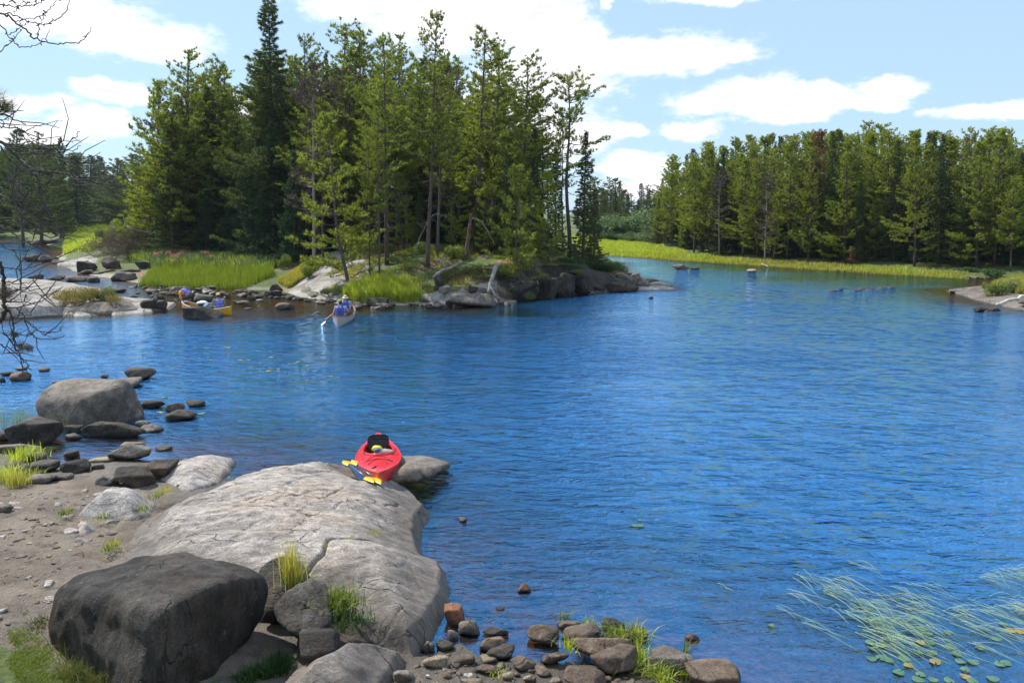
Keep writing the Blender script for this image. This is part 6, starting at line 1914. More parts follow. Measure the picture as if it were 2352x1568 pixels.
def person(J, mats, label, loc, rz, vest, hat, fingers_curl=0.6, look=(0, 1, 0), shoe=None, face=None):
    """J: joints (metres, local). One body surface; vest, hat, hair as its own pieces."""
    e = ob('person', None, loc=loc, rot=(0, 0, rz), label=label, cat='person')
    a = Acc()
    V = lambda k: np.array(J[k], float)
    seg = []   # (p, q, material index)
    def cap(p, q, ra, rb, m):
        capsule(a, p, q, ra, rb); seg.append((np.array(p), np.array(q), m))
    skin, shirt, pants, sh = 0, 1, 2, 3
    pel, che, nek, hed = V('pel'), V('che'), V('nek'), V('hed')
    mid = (pel + che) / 2
    side = unit(V('shR') - V('shL'))
    for sg in (-1, 1):
        cap(pel + side * .085 * sg, mid + side * .075 * sg, .115, .105, pants if sg else 0)
        seg[-1] = (pel + side * .085 * sg, pel + (mid - pel) * .35 + side * .08 * sg, pants)
        seg.append((pel + (mid - pel) * .5 + side * .08 * sg, mid + side * .075 * sg, shirt))
        cap(mid + side * .075 * sg, che + side * .085 * sg, .105, .115, shirt)
    cap(che, nek, .10, .055, shirt)
    cap(nek, nek + (hed - nek) * .6, .052, .05, skin)
    for s in 'LR':
        S, E_, H_ = V('sh' + s), V('el' + s), V('ha' + s)
        cap(che + (S - che) * .5, S, .085, .062, shirt)
        md = S + (E_ - S) * .75
        cap(S, md, .058, .047, shirt)
        cap(md, E_, .044, .040, skin)
        cap(E_, H_, .042, .027, skin)
        # palm and five fingers curled round the grip
        fd = unit(H_ - E_); pn = np.array(J.get('palm' + s, [0, 0, -1.0]), float)
        pn = unit(pn - fd * (pn @ fd)); cr = np.cross(fd, pn)
        P1 = H_ + fd * .075
        for k in (-1.2, -.4, .4, 1.2):
            cap(H_ + cr * .012 * k, P1 + cr * .017 * k, .014, .013, skin)
        for k, (off, ln) in enumerate(((-.030, .066), (-.010, .078), (.010, .074), (.030, .058))):
            b0 = P1 + cr * off
            b1 = b0 + (fd * (1 - fingers_curl) + pn * fingers_curl) * ln * .5
            b2 = b1 + unit(pn - fd * fingers_curl * .6) * ln * .5
            cap(b0, b1, .0095, .009, skin); cap(b1, b2, .009, .0075, skin)
        tb = H_ + fd * .02 - cr * .03
        t1 = tb + (fd * .6 - cr * .6 + pn * .4) * .035
        cap(tb, t1, .012, .0105, skin); cap(t1, t1 + (fd * .4 + pn * .9) * .028, .0105, .008, skin)
        Hp, K_, A_2 = V('hp' + s), V('kn' + s), V('an' + s)
        cap(Hp, K_, .085, .058, pants)
        short = J.get('short', 1)
        cap(K_, K_ + (A_2 - K_) * .35, .054, .054, skin if short else pants)
        cap(K_ + (A_2 - K_) * .35, A_2, .054, .036, skin if short else pants)
        toe = V('to' + s)
        cap(A_2, A_2 + (toe - A_2) * .25 + [0, 0, -.02], .04, .042, sh); cap(A_2 + (toe - A_2) * .2 + [0, 0, -.03], toe, .042, .03, sh)
    # head
    lk = unit(np.array(look, float)); up = unit(hed - nek); up = unit(up - lk * (up @ lk)); sd = np.cross(lk, up)
    Vh, Fh = ico(3)
    M = np.stack([sd, lk, up], 1)
    HV = Vh * [.077, .098, .118]
    HV[:, 0] *= 1 - 0.22 * np.clip(-HV[:, 2] / .118, 0, 1)
    a.add(HV @ M.T + hed, Fh); seg.append((hed, hed + up * .02, skin))
    nose = Acc()
    capsule(a, hed + lk * .092 + up * .015, hed + lk * .112 - up * .022, .010, .015); seg.append((hed + lk * .1, hed + lk * .1 - up * .02, skin))
    capsule(a, hed + lk * .075 - up * .085, hed + lk * .085 - up * .09, .024, .018); seg.append((hed + lk * .08 - up * .09, hed + lk * .085 - up * .09, skin))
    capsule(a, hed + lk * .088 - up * .052 - sd * .018, hed + lk * .088 - up * .052 + sd * .018, .009, .009); seg.append((hed + lk * .09 - up * .052, hed + lk * .091 - up * .052, skin))
    for sg in (-1, 1):
        capsule(a, hed + sd * .078 * sg - up * .018, hed + sd * .082 * sg + up * .018, .012, .015); seg.append((hed + sd * .08 * sg, hed + sd * .08 * sg + up * .01, skin))
    me0 = a.mesh('tmp', [M_SKIN])
    o = bpy.data.objects.new('tmp', me0); COL.objects.link(o)
    r = o.modifiers.new('r', 'REMESH'); r.mode = 'VOXEL'; r.voxel_size = 0.0085
    sm = o.modifiers.new('s', 'SMOOTH'); sm.iterations = 3; sm.factor = 0.5
    dg = bpy.context.evaluated_depsgraph_get()
    me = bpy.data.meshes.new_from_object(o.evaluated_get(dg))
    bpy.data.objects.remove(o); bpy.data.meshes.remove(me0)
    me.name = 'body'
    me.materials.clear()
    for m_ in mats: me.materials.append(m_)
    n = len(me.vertices)
    co = np.zeros(n * 3); me.vertices.foreach_get('co', co); co = co.reshape(-1, 3)
    best = np.full(n, 1e9); mi = np.zeros(n, int)
    for p, q, m_ in seg:
        d = q - p; t = np.clip(((co - p) @ d) / (d @ d + 1e-9), 0, 1)
        ds = np.linalg.norm(co - p - t[:, None] * d, axis=1)
        k = ds < best; best[k] = ds[k]; mi[k] = m_
    lv = np.zeros(len(me.polygons), np.int32); me.polygons.foreach_get('loop_start', lv)
    vi = np.zeros(len(me.loops), np.int32); me.loops.foreach_get('vertex_index', vi)
    me.polygons.foreach_set('material_index', mi[vi[lv]].astype(np.int32))
    me.polygons.foreach_set('use_smooth', np.ones(len(me.polygons), bool))
    body = ob('body', me, e)
    for sg in (-1, 1):
        Ve, Fe = ico(2)
        ob('eye', mesh('eye', Ve * .011 + hed + lk * .086 + sd * .031 * sg + up * .006, Fe, [M_EYE]), e)
    # hair at the nape and sides
    Hh = Vh * [.083, .103, .122]
    k = (Vh[:, 1] < 0.30) & (Vh[:, 2] > -0.55)
    Fk = Fh[k[Fh].all(1)]
    ob('hair', mesh('hair', Hh @ M.T + hed, Fk, [M_HAIR]), e)
    if vest:
        va = Acc()
        fw = np.cross(unit(nek - pel), side)
        for sg in (-1, 1):
            for dy in (-.045, .045):
                capsule(va, mid + (che - mid) * -.25 + side * .075 * sg + fw * dy, che + side * .075 * sg + fw * dy, .105, .105)
            capsule(va, che + side * .10 * sg, nek + side * .075 * sg - (nek - che) * .1, .09, .045)
        m1 = va.mesh('v', [vest]); o1 = bpy.data.objects.new('v', m1); COL.objects.link(o1)
        r1 = o1.modifiers.new('r', 'REMESH'); r1.mode = 'VOXEL'; r1.voxel_size = .014
        s1 = o1.modifiers.new('s', 'SMOOTH'); s1.iterations = 4
        mv = bpy.data.meshes.new_from_object(o1.evaluated_get(bpy.context.evaluated_depsgraph_get()))
        bpy.data.objects.remove(o1); mv.name = 'life_vest'
        mv.polygons.foreach_set('use_smooth', np.ones(len(mv.polygons), bool))
        vo_ = ob('life_vest', mv, e)
        bt = Acc(); c = mid + (che - mid) * .25
        ang = np.linspace(0, 2 * math.pi, 28)
        bt.tube(np.array([c + side * math.cos(t) * .192 + fw * math.sin(t) * .158 for t in ang]), 0.013, 6, cap=False)
        ob('belt', bt.mesh('belt', [M_BLACK]), vo_)
    if hat:
        kind, hm = hat
        ha = Acc()
        k = Vh[:, 2] > 0.12
        Ht = Vh * [.088, .108, .128]
        if kind == 'brim': Ht[:, 2] = np.minimum(Ht[:, 2] * 1.05, .115)
        F2 = Fh[k[Fh].all(1)]
        ha.add(Ht @ M.T + hed, F2)
        if kind == 'brim':
            t = np.linspace(0, 2 * math.pi, 33)[:-1]
            rr_ = []
            for s_, z in ((.9, .022), (1.35, .008), (1.8, -.012)):
                rr_.append(np.c_[.088 * s_ * np.cos(t), .106 * s_ * np.sin(t), z + 0.012 * np.cos(2 * t)])
            V_ = np.vstack(rr_ + [q - [0, 0, .006] for q in rr_[::-1]])
            i0 = np.arange(5)[:, None] * 32; j0 = np.arange(32)[None]
            q = np.stack([i0 + j0, i0 + (j0 + 1) % 32, i0 + 32 + (j0 + 1) % 32, i0 + 32 + j0], -1).reshape(-1, 4)
            ha.add(V_ @ M.T + hed, q)
        else:
            t = np.linspace(-1.05, 1.05, 13)
            r0 = np.c_[.086 * np.sin(t), .104 * np.cos(t), 0 * t + .025]; r1_ = np.c_[.080 * np.sin(t), .104 * np.cos(t) + .075 * np.cos(t * 1.3) + .005, 0 * t + .008]
            V_ = np.vstack([r0, r1_, r1_ - [0, 0, .006], r0 - [0, 0, .006]])
            i0 = np.arange(3)[:, None] * 13; j0 = np.arange(12)[None]
            q = np.stack([i0 + j0, i0 + j0 + 1, i0 + 13 + j0 + 1, i0 + 13 + j0], -1).reshape(-1, 4)
            ha.add(V_ @ M.T + hed, q)
        ob('hat' if kind == 'brim' else 'cap', ha.mesh('hat', [hm]), e)
    return e


def sit(**kw):
    J = dict(pel=(0, 0, .10), che=(0, .05, .42), nek=(0, .07, .56), hed=(0, .09, .70), shL=(-.20, .06, .50), shR=(.20, .06, .50),
             hpL=(-.09, .02, .08), hpR=(.09, .02, .08), knL=(-.15, .42, .16), knR=(.15, .42, .16), anL=(-.15, .62, -.14), anR=(.15, .62, -.14),
             toL=(-.15, .82, -.18), toR=(.15, .82, -.18), elL=(-.34, .12, .25), elR=(.34, .12, .25), haL=(-.36, .36, .15), haR=(.30, .40, .2))
    J.update(kw)
    return J


# ---------------------------------------------------------------- canoes
def canoe(label, L, bw, depth, hull_mat, rail_mat, sheer=0.16, name='canoe'):
    e = ob(name, None, label=label, cat='canoe')
    ns, nt = 49, 17
    s = np.linspace(0, 1, ns); th = np.linspace(-1, 1, nt)
    b = bw * np.clip(np.sin(math.pi * s), 0, 1) ** 0.62 + 0.004
    g = depth + sheer * np.abs(2 * s - 1) ** 3
    k = 0.02 + 0.05 * np.abs(2 * s - 1) ** 6
    def surf(ins):
        bb = np.maximum(b - ins, 0.001)
        X = bb[:, None] * np.sign(th) * np.abs(np.sin(th * math.pi / 2)) ** 0.55
        Z = (k + ins)[:, None] + (g - k - ins)[:, None] * (1 - np.abs(np.cos(th * math.pi / 2)) ** 0.7)
        return np.stack([X, np.repeat((L * s)[:, None], nt, 1), Z], -1).reshape(-1, 3)
    o, i = surf(0), surf(0.012)
    f = grid_faces(ns, nt)
    ob('hull', mesh('hull', np.vstack([o, i]), np.vstack([f, f[:, ::-1] + len(o)]), [hull_mat]), e)
    for sg in (0, nt - 1):
        ln = o.reshape(ns, nt, 3)[:, sg]
        ob('gunwale', Acc().tube(ln + [0, 0, .004], 0.016, 8).mesh('gunwale', [rail_mat]), e)
    for y in (0.0, 1.0):
        pl = []
        V = []
        for q in (0.0, 0.045, 0.09):
            j = int(round((q if y == 0 else 1 - q) * (ns - 1)))
            V += [(-b[j] * .96, L * s[j], g[j] + .004), (b[j] * .96, L * s[j], g[j] + .004)]
        V = np.array(V)
        ob('deck_plate', mesh('deck_plate', V, np.array([[0, 1, 3, 2], [2, 3, 5, 4]]), [rail_mat]), e)
    for q in (0.21, 0.80):
        j = int(q * (ns - 1))
        w = b[j] * .95
        a = Acc(); a.tube([(-w, L * q - .11, g[j] - .09), (w, L * q - .11, g[j] - .09)], .014, 6); a.tube([(-w, L * q + .11, g[j] - .09), (w, L * q + .11, g[j] - .09)], .014, 6)
        for t in np.linspace(-.8, .8, 9):
            a.tube([(w * t, L * q - .11, g[j] - .08), (w * t, L * q + .11, g[j] - .08)], .012, 5)
        ob('seat', a.mesh('seat', [M_BARKR]), e)
    j = ns // 2
    ob('thwart', Acc().tube([(-b[j] * .97, L / 2, g[j] - .02), (b[j] * .97, L / 2, g[j] - .02)], .018, 6).mesh('thwart', [M_BARKR]), e)
    return e


M_CYEL = simple('yellow_canoe_hull', (0.80, 0.40, 0.015), 0.35, var=0.06, coat=0.2)
M_CGRY = simple('pale_grey_canoe_hull', (0.42, 0.38, 0.35), 0.4, var=0.08)
M_RWHT = simple('white_rail', (0.80, 0.78, 0.75), 0.4)
M_RRED = simple('reddish_rail', (0.45, 0.16, 0.12), 0.5)
M_PWHT = simple('white_paddle_blade', (0.85, 0.80, 0.68), 0.4, var=0.05)
M_PBLU = simple('blue_paddle', (0.05, 0.16, 0.35), 0.35)


def one_paddle(a, b, blade_mat, shaft_mat, label, bl=0.48, w=0.19, nrm=None):
    """single-bladed paddle: grip at a, tip of blade at b"""
    a, b = np.array(a, float), np.array(b, float)
    e = ob('paddle', None, loc=a, label=label, cat='paddle')
    L = np.linalg.norm(b - a)
    ob('shaft', Acc().tube([(0, 0, 0), (0, L - bl * .8, 0)], 0.015, 8).mesh('shaft', [shaft_mat]), e)
    ob('grip', Acc().tube([(-.045, 0, 0), (.045, 0, 0)], 0.017, 8).mesh('grip', [shaft_mat]), e)
    V, F = paddle_blade(bl, w)
    V[:, 1] += L - bl
    ob('blade', mesh('blade', V, F, [blade_mat]), e)
    e.rotation_euler = Vector((b - a).tolist()).to_track_quat('Y', 'Z').to_euler()
    if nrm: e.rotation_euler = (Vector((b - a).tolist()).to_track_quat('Y', 'Z') @ Matrix.Rotation(nrm, 4, 'Y').to_quaternion()).to_euler()
    return e


# grey canoe seen from behind
gs_ = G(776, 751)
gcan = canoe('pale grey canoe with reddish rails paddled away by two people in blue vests', 4.7, 0.43, 0.36, M_CGRY, M_RRED)
ghead = R(5.0)
gcan.location = (gs_[0], gs_[1], -0.09); gcan.rotation_euler = (0, 0, ghead)
gm_ = Matrix.Translation(gcan.location) @ Matrix.Rotation(ghead, 4, 'Z')
rear = gm_ @ Vector((0.0, 1.0, 0.29))
front = gm_ @ Vector((-0.02, 3.0, 0.29))
r_inv = lambda org, P: np.array(Matrix.Rotation(-ghead, 4, 'Z') @ (Vector(P) - Vector(org)))
pr_hand = D(750, 732, 33.2); pr_tip = G(731, 747) + [0, 0, -.12]; pr_grip = np.array(rear) + [-.02, .40, .50]
person(sit(haL=tuple(r_inv(rear, pr_hand) * [1, 1, 1]), elL=(-.30, .10, .22), haR=(.02, .40, .46), elR=(.30, .20, .28), palmL=(0, -.5, -1), short=0,
           look=(0, 1, 0)), [M_SKIN, M_TEE, M_TAN, M_SHOE], 'person in olive cap and blue vest, sitting at the rear of the grey canoe', rear, ghead, M_VEST, ('cap', M_KCAP))
one_paddle(pr_grip, pr_tip, M_PBLU, M_PBLU, 'blue paddle dipped in the water by the rear person of the grey canoe')
fh_ = np.array(front) + [-.52, .20, .12]
pf_tip = D(713.5, 724, 35.4)
person(sit(haL=tuple(r_inv(front, fh_)), elL=(-.38, .12, .20), haR=(.0, .40, .26), elR=(.28, .22, .26), short=0, palmL=(0, 0, -1)),
       [M_SKIN, M_TEE, M_TAN, M_SHOE], 'person in brimmed straw hat and blue vest, sitting in front in the grey canoe', front, ghead, M_VEST, ('brim', M_STRAW), look=(-.25, 1, 0))
one_paddle(np.array(front) + [0.0, .40, .38], pf_tip, M_PWHT, M_BLACK, 'white-bladed paddle held out over the water by the front person of the grey canoe', 0.5, 0.24, nrm=0.6)
crumple('bag', 0.4, 0.5, 0.3, simple('green_canvas', (0.05, 0.22, 0.16), .8), 8, gm_ @ Vector((-0.05, 2.0, 0.22)), 'green bag lying in the grey canoe between the two people', 'bag')

# yellow canoe
ys, ye = G(532, 723), G(419, 706.8)
yL = np.linalg.norm(ye - ys)
yv = (ye - ys) / yL
yh = math.atan2(-yv[0], yv[1])
ycan = canoe('yellow canoe with white rails in the shallows behind the dark boulder', yL, 0.43, 0.34, M_CYEL, M_RWHT, 0.2)
ycan.location = (ys[0], ys[1], -0.15); ycan.rotation_euler = (0, 0, yh)
ym_ = Matrix.Translation(ycan.location) @ Matrix.Rotation(yh, 4, 'Z')
yseat = ym_ @ Vector((0, 1.0, 0.27))
person(sit(elL=(-.30, .14, .24), haL=(-.26, .40, .14), elR=(.30, .14, .24), haR=(.26, .40, .14), short=1), [M_SKIN, M_GTEE, M_SHORT, M_SHOE],
       'person in yellow cap and blue vest, sitting in the stern of the yellow canoe', yseat, yh + R(-12), M_VESTP, ('cap', M_YCAP), look=(.1, 1, .0))
# the one bending over the bow, feet in the water
fo = G(408, 706.5) + [0.10, 0.05, -0.12]
Jb = dict(pel=(.62, .05, .72), che=(.22, .0, .93), nek=(.07, -.02, .92), hed=(-.06, -.05, .86), shL=(.12, -.19, .84), shR=(.12, .19, .90),
          hpL=(.62, -.10, .68), hpR=(.62, .12, .68), knL=(.12, -.14, .50), knR=(.55, .22, .36), anL=(.03, -.12, .09), anR=(.75, .30, .05),
          toL=(-.15, -.18, .05), toR=(.56, .34, .0), elL=(.22, -.24, .55), elR=(.28, .22, .60), haL=(.42, -.22, .34), haR=(.46, .10, .38), palmL=(0, 0, -1), palmR=(0, 0, -1), short=1)
person(Jb, [M_SKIN, M_OTEE, M_SHORT, M_SHOE], 'person in orange-yellow shirt and violet vest bending over the bow of the yellow canoe', fo, R(-6), M_VESTP, None, look=(-.55, -.25, -.8))
M_BAG = simple('blue_grey_bag', (0.10, 0.20, 0.26), .7, var=.3, scale=10)
crumple('bag', 0.55, 0.7, 0.42, M_BAG, 11, ym_ @ Vector((0.02, 1.95, 0.36)), 'blue-grey packed bag in the middle of the yellow canoe', 'bag')
crumple('bag', 0.45, 0.5, 0.35, simple('dark_green_bag', (0.03, 0.06, 0.05), .7), 12, ym_ @ Vector((-0.02, 2.62, 0.32)), 'dark bag beside the white bundle in the yellow canoe', 'bag')
crumple('bundle', 0.40, 0.75, 0.14, simple('white_cloth', (0.8, 0.8, 0.78), .8), 13, ym_ @ Vector((0.02, 2.6, 0.54)), 'white rolled bundle on top of the load of the yellow canoe', 'bundle')
# ---------------------------------------------------------------- dead wood
def limb(acc, pts, r0, r1, sides=7, jit=0.02, seed=0, n=14):
    rng = np.random.RandomState(seed)
    pts = np.array(pts, float)
    t = np.linspace(0, 1, len(pts)); tt = np.linspace(0, 1, n)
    P = np.stack([np.interp(tt, t, pts[:, k]) for k in range(3)], 1)
    for _ in range(2): P[1:-1] = (P[:-2] + 2 * P[1:-1] + P[2:]) / 4
    P[1:-1] += rng.normal(0, jit, P[1:-1].shape)
    acc.tube(P, np.linspace(r0, r1, n) * rng.uniform(.88, 1.12, n), sides)
    return P


def twigs(acc, P, n, L, r, rng, gravity=0.0):
    for _ in range(n):
        k = rng.randint(1, len(P) - 1)
        d = unit(rng.normal(0, 1, 3) + [0, 0, gravity])
        l = L * rng.uniform(.4, 1.1)
        m = P[k] + d * l * .5 + rng.normal(0, .08 * l, 3)
        e_ = m + unit(d + rng.normal(0, .5, 3) + [0, 0, .3 * gravity]) * l * .5
        acc.tube([P[k], m, e_], [r, r * .7, r * .3], 4, cap=False)


def log_thing(name, label, pts, r0, r1, mat, seed, ntw, L, base=None, jit=0.02, tmat=None, gravity=0.0):
    rng = np.random.RandomState(seed)
    e = ob(name, None, loc=pts[0], label=label, cat='dead wood')
    pts = np.array(pts) - np.array(pts[0])
    a = Acc(); P = limb(a, pts, r0, r1, 8, jit, seed)
    ob('trunk', a.mesh('trunk', [mat]), e)
    if ntw:
        a = Acc(); twigs(a, P, ntw, L, r1 * .45, rng, gravity)
        ob('branches', a.mesh('branches', [tmat or mat]), e)
    return e


PX6 = lambda x, y, Y: D(737 + x * .3453, 524.8 + y * .3453, Y)
log_thing('driftwood', 'grey fallen trunk with spiky root end lying on the outcrop in front of the junipers', [PX6(745, 325, 42.6), PX6(790, 285, 42.8), PX6(900, 245, 43.1), PX6(938, 215, 43.2)], .10, .06, M_DWOOD, 1, 16, .5)
log_thing('driftwood', 'short grey forked root stump standing left above the fallen trunk', [PX6(830, 255, 42.9), PX6(800, 225, 42.9), PX6(780, 195, 42.9)], .07, .03, M_DWOOD, 2, 6, .3)
log_thing('dead_tree', 'dead grey trunk leaning down the rock into the water with a fan of bare twigs', [PX6(1172, 235, 43.2), PX6(1140, 320, 42.4), PX6(1112, 425, 41.4)], .13, .09, M_DWOOD, 3, 8, .8)
log_thing('branch', 'bare twiggy branch fanning to the water below the leaning dead trunk', [PX6(1125, 380, 41.8), PX6(1150, 430, 41.2), PX6(1200, 470, 40.6)], .04, .015, M_DWOOD, 4, 26, 1.0, gravity=-.4)
log_thing('log', 'bleached white birch log leaning from the cliff into the water', [PX6(1402, 282, 46.2), PX6(1440, 360, 45.2), PX6(1498, 458, 44.0)], .075, .055, M_WWOOD, 5, 0, 0)
log_thing('branch', 'thin forked dead branch at the waterline below the island tip rocks', [PX6(1762, 385, 46.5), PX6(1790, 415, 46.0), PX6(1830, 440, 45.5)], .03, .015, M_DWOOD, 6, 6, .5)
log_thing('branch', 'arched bare white branch between the tree trunks on the mound', [D(952, 578, 46), D(970, 530, 46.3), D(1000, 486, 46.5), D(1030, 502, 46.6)], .020, .008, M_DWOOD, 7, 6, .5)
log_thing('branch', 'long bare bough bending down right of the tallest pines', [D(1085, 500, 47), D(1110, 512, 46.8), D(1128, 545, 46.6), D(1136, 562, 46.5)], .03, .012, M_DWOOD, 8, 5, .4)
log_thing('snag', 'broken reddish snag trunk standing right of the tallest middle pines', [D(1072, 588, 46.0), D(1076, 540, 46.0), D(1082, 490, 46.1)], .12, .08, M_BARKR, 9, 6, .5)
log_thing('log', 'white peeled log resting on the right-edge rock point', [D(2290, 699, 37.5), D(2330, 686, 38.5), D(2400, 672, 39.5)], .07, .09, M_WWOOD, 10, 0, 0)
log_thing('branch', 'thin pale stick lying on the right bank sedge', [D(1750, 606, 72), D(1765, 612, 71)], .03, .02, M_WWOOD, 11, 2, .3)
log_thing('twig', 'thin curved twig lying over the wet gravel near the bottom edge', [G(1036, 1528, .12), G(1046, 1540, .12), G(1057, 1552, .13)], .006, .003, M_BARKR, 12, 2, .1, jit=.004)
log_thing('branch', 'orange-tinged twig sticking from the tiny black stone behind the rounded boulder', [G(245, 861, .02), G(258, 859.5, .10), G(270, 864, .03)], .012, .006, M_BARKR, 13, 0, 0, jit=.004)

# brush pile of a fallen tree, brown and bare
def brush(label, pxs, seed, n, L, w, h):
    rng = np.random.RandomState(seed)
    px, py, Y = pxs
    o = D(px, py, Y); o[2] = hz(o[0], o[1])
    a = Acc()
    for i in range(n):
        p = np.array([rng.normal(0, w * .38), rng.normal(0, w * .22), 0])
        hh = h * math.exp(-(p[0] / w) ** 2 * 2.2)
        p[2] = rng.uniform(0, hh)
        d = unit(np.array([rng.normal(p[0] / w * 1.2, .9), rng.normal(0, .6), rng.normal(.25, .5)]))
        l = L * rng.uniform(.4, 1.2)
        m = p + d * l * .5 + rng.normal(0, .06, 3)
        q = m + unit(d + rng.normal(0, .45, 3)) * l * .5
        r = rng.choice([.008, .012, .02], p=[.65, .25, .1])
        a.tube([p, m, q], [r, r * .7, r * .3], 3, cap=False)
        for _ in range(3):
            e_ = m + rng.normal(0, .3, 3) * l * .5
            a.tube([m, e_], [.007, .004], 3, cap=False)
    m_ = a.mesh('brush', [M_BRUSH])
    return ob('brush_pile', m_, loc=o, label=label, cat='brush pile')


M_BRUSH = simple('brown_bare_twigs', (0.15, 0.095, 0.07), .9, var=.35, scale=4)
brush('big pile of bare brown branches of a fallen tree left of the dark firs', (318, 590, 70), 1, 950, 1.5, 3.6, 2.3)
brush('lower heap of bare brown branches spreading left onto the pale rock shelf', (255, 590, 78), 2, 620, 1.5, 3.4, 1.6)
brush('small tangle of brown branches behind the pink flowers', (420, 585, 62), 3, 260, 1.0, 1.6, 1.1)
log_thing('branch', 'bare crooked boughs arching over the big brush pile', [D(290, 520, 70), D(330, 533, 70), D(400, 535, 69), D(440, 545, 68)], .05, .02, M_DWOOD, 14, 22, 1.3)
log_thing('dead_tree', 'small dead conical tree stump with drooping twigs left of the brush pile', [D(256, 548, 92), D(258, 510, 92)], .09, .02, M_DWOOD, 15, 60, 1.1, gravity=-.8)

# pink flowers: tall stems, each a thing
rf = np.random.RandomState(33)


def fireweed(seed):
    rng = np.random.RandomState(seed)
    st, lf = Acc(), []
    H = 1.25
    st.tube([(0, 0, 0), (.02, .01, H * .6), (0, 0, H)], [.012, .009, .005], 4)
    n = 110
    z = rng.uniform(.15, .8, n) * H; a = rng.uniform(0, 6.28, n)
    d = np.c_[np.cos(a), np.sin(a), rng.uniform(-.2, .4, n)]
    C = np.c_[0 * z, 0 * z, z]; s = np.c_[-np.sin(a), np.cos(a), 0 * z]
    l = rng.uniform(.10, .2, n)[:, None]
    V = np.stack([C, C + d * l * .5 + s * .022, C + d * l, C + d * l * .5 - s * .022], 1).reshape(-1, 3)
    fm = mesh('foliage', V, np.arange(4 * n).reshape(-1, 4), [M_WILLOW], smooth=False)
    n = 42
    z = rng.uniform(.88, 1.03, n) * H; a = rng.uniform(0, 6.28, n); r = .17 * (1.12 - z / H) / .3 + .03
    C = np.c_[np.cos(a) * r, np.sin(a) * r, z]
    u = unit(rng.normal(0, 1, (n, 3))) * .03; v = unit(rng.normal(0, 1, (n, 3))) * .03
    V = np.stack([C - u, C - v, C + u, C + v], 1).reshape(-1, 3)
    bm_ = mesh('blossom', V, np.arange(4 * n).reshape(-1, 4), [M_PINKF], smooth=False)
    return st.mesh('stem', [M_DLEAF]), fm, bm_


FW = [fireweed(1), fireweed(2)]
for i in range(17):
    px = [352, 361, 398, 406, 382, 445, 450, 470, 475, 481, 486, 462, 458, 420, 431, 412, 392, 440, 372, 425][i] if i < 20 else rf.uniform(345, 500)
    Y = rf.uniform(57.5, 63)
    x = D(px, 500, Y)[0]
    z = hz(x, Y)
    e = ob('flowering_plant', None, loc=(x, Y, z - .02), rot=(0, 0, rf.uniform(0, 6.3)), label='tall pink-flowered plant in the row behind the reed bed', cat='flower', group='pink flowers behind the reed bed')
    tz = D(px, rf.uniform(574, 588), Y)[2] - z
    s = max(.7, min(1.7, tz / 1.3))
    e.scale = (s * 1.2, s * 1.2, s)
    st, fm, bm_ = FW[i % 2]
    ob('stem', st, e); ob('foliage', fm, e); ob('blossom', bm_, e)

# ---------------------------------------------------------------- water plants
def pad_mesh(mat, seed):
    t = np.linspace(.18, 2 * math.pi - .18, 22)
    rng = np.random.RandomState(seed)
    r = 1 + .04 * np.sin(t * 3 + seed) + .02 * np.sin(t * 7)
    V = np.vstack([[0, 0, .0], np.c_[np.cos(t) * r * .55, np.sin(t) * r * .55, .01 + 0 * t], np.c_[np.cos(t) * r, np.sin(t) * r * .9, .02 * np.sin(t * 2 + seed)]])
    n = len(t)
    T = [(0, 1 + k, 2 + k) for k in range(n - 1)]
    Q = [(1 + k, 1 + n + k, 2 + n + k, 2 + k) for k in range(n - 1)]
    return mesh('lily_pad', V, [np.array(T), np.array(Q)], [mat])


PADS = [pad_mesh(M_PAD, 1), pad_mesh(M_PAD, 2), pad_mesh(M_PADY, 3)]
B3 = lambda x, y: (2200 * .6247 + x * .4157, 1700 * .6247 + y * .4157)
pads = [(1525, 1028), (1560, 1005), (1640, 1100), (1715, 1118), (1660, 1155), (1705, 1163), (1780, 1168), (1768, 1195), (1830, 1172), (1850, 1195), (1860, 1097), (1905, 1097), (1765, 1045),
        (1840, 1046), (1800, 1072), (1820, 942), (1790, 915), (1870, 930), (1930, 935), (1980, 1052), (2020, 1110), (2028, 1140), (2070, 1098), (2130, 1088), (2030, 1178), (2070, 1205), (2105, 1195),
        (2000, 1095), (2250, 1105), (2300, 1155), (2240, 890), (2280, 925), (2150, 965), (2200, 970), (2220, 1110), (1910, 1150), (1940, 1200), (2180, 1190), (1745, 1130), (2110, 1020), (1690, 1080), (1890, 1210),
        (1510, 1080), (1560, 1075), (1750, 965), (1780, 990), (1830, 990), (230, 318), (200, 345), (232, 346), (955, 897), (1610, 1090), (2330, 930), (2290, 1070), (1500, 990), (1950, 1015)]
PADW = ['touching', 'near', 'among', 'below', 'beside']
for i, (x, y) in enumerate(pads):
    if i % 3 == 2 and x > 1000: continue
    px, py = B3(x, y)
    g = G(px, py, .014)
    far_ = x < 300
    ob('lily_pad', PADS[i % 7 == 3 and 2 or i % 2], loc=g, rot=(0, 0, i * 1.7), scale=(.050 * (1 + .25 * math.sin(i * 2.1)),) * 2 + (.3,),
       label='lone pale lily pad on open blue water right of the great slab' if far_ else ('single round green lily pad apart from the others, left of the reed patch' if x == 955 else 'green round lily pad floating among the reeds in the bottom right corner'),
       cat='lily pad', group='lily pads on open water' if far_ else (None if x == 955 else 'lily pads in the bottom right corner'))
B4b = lambda x, y: (x * .3347, 437.3 + y * .3347)
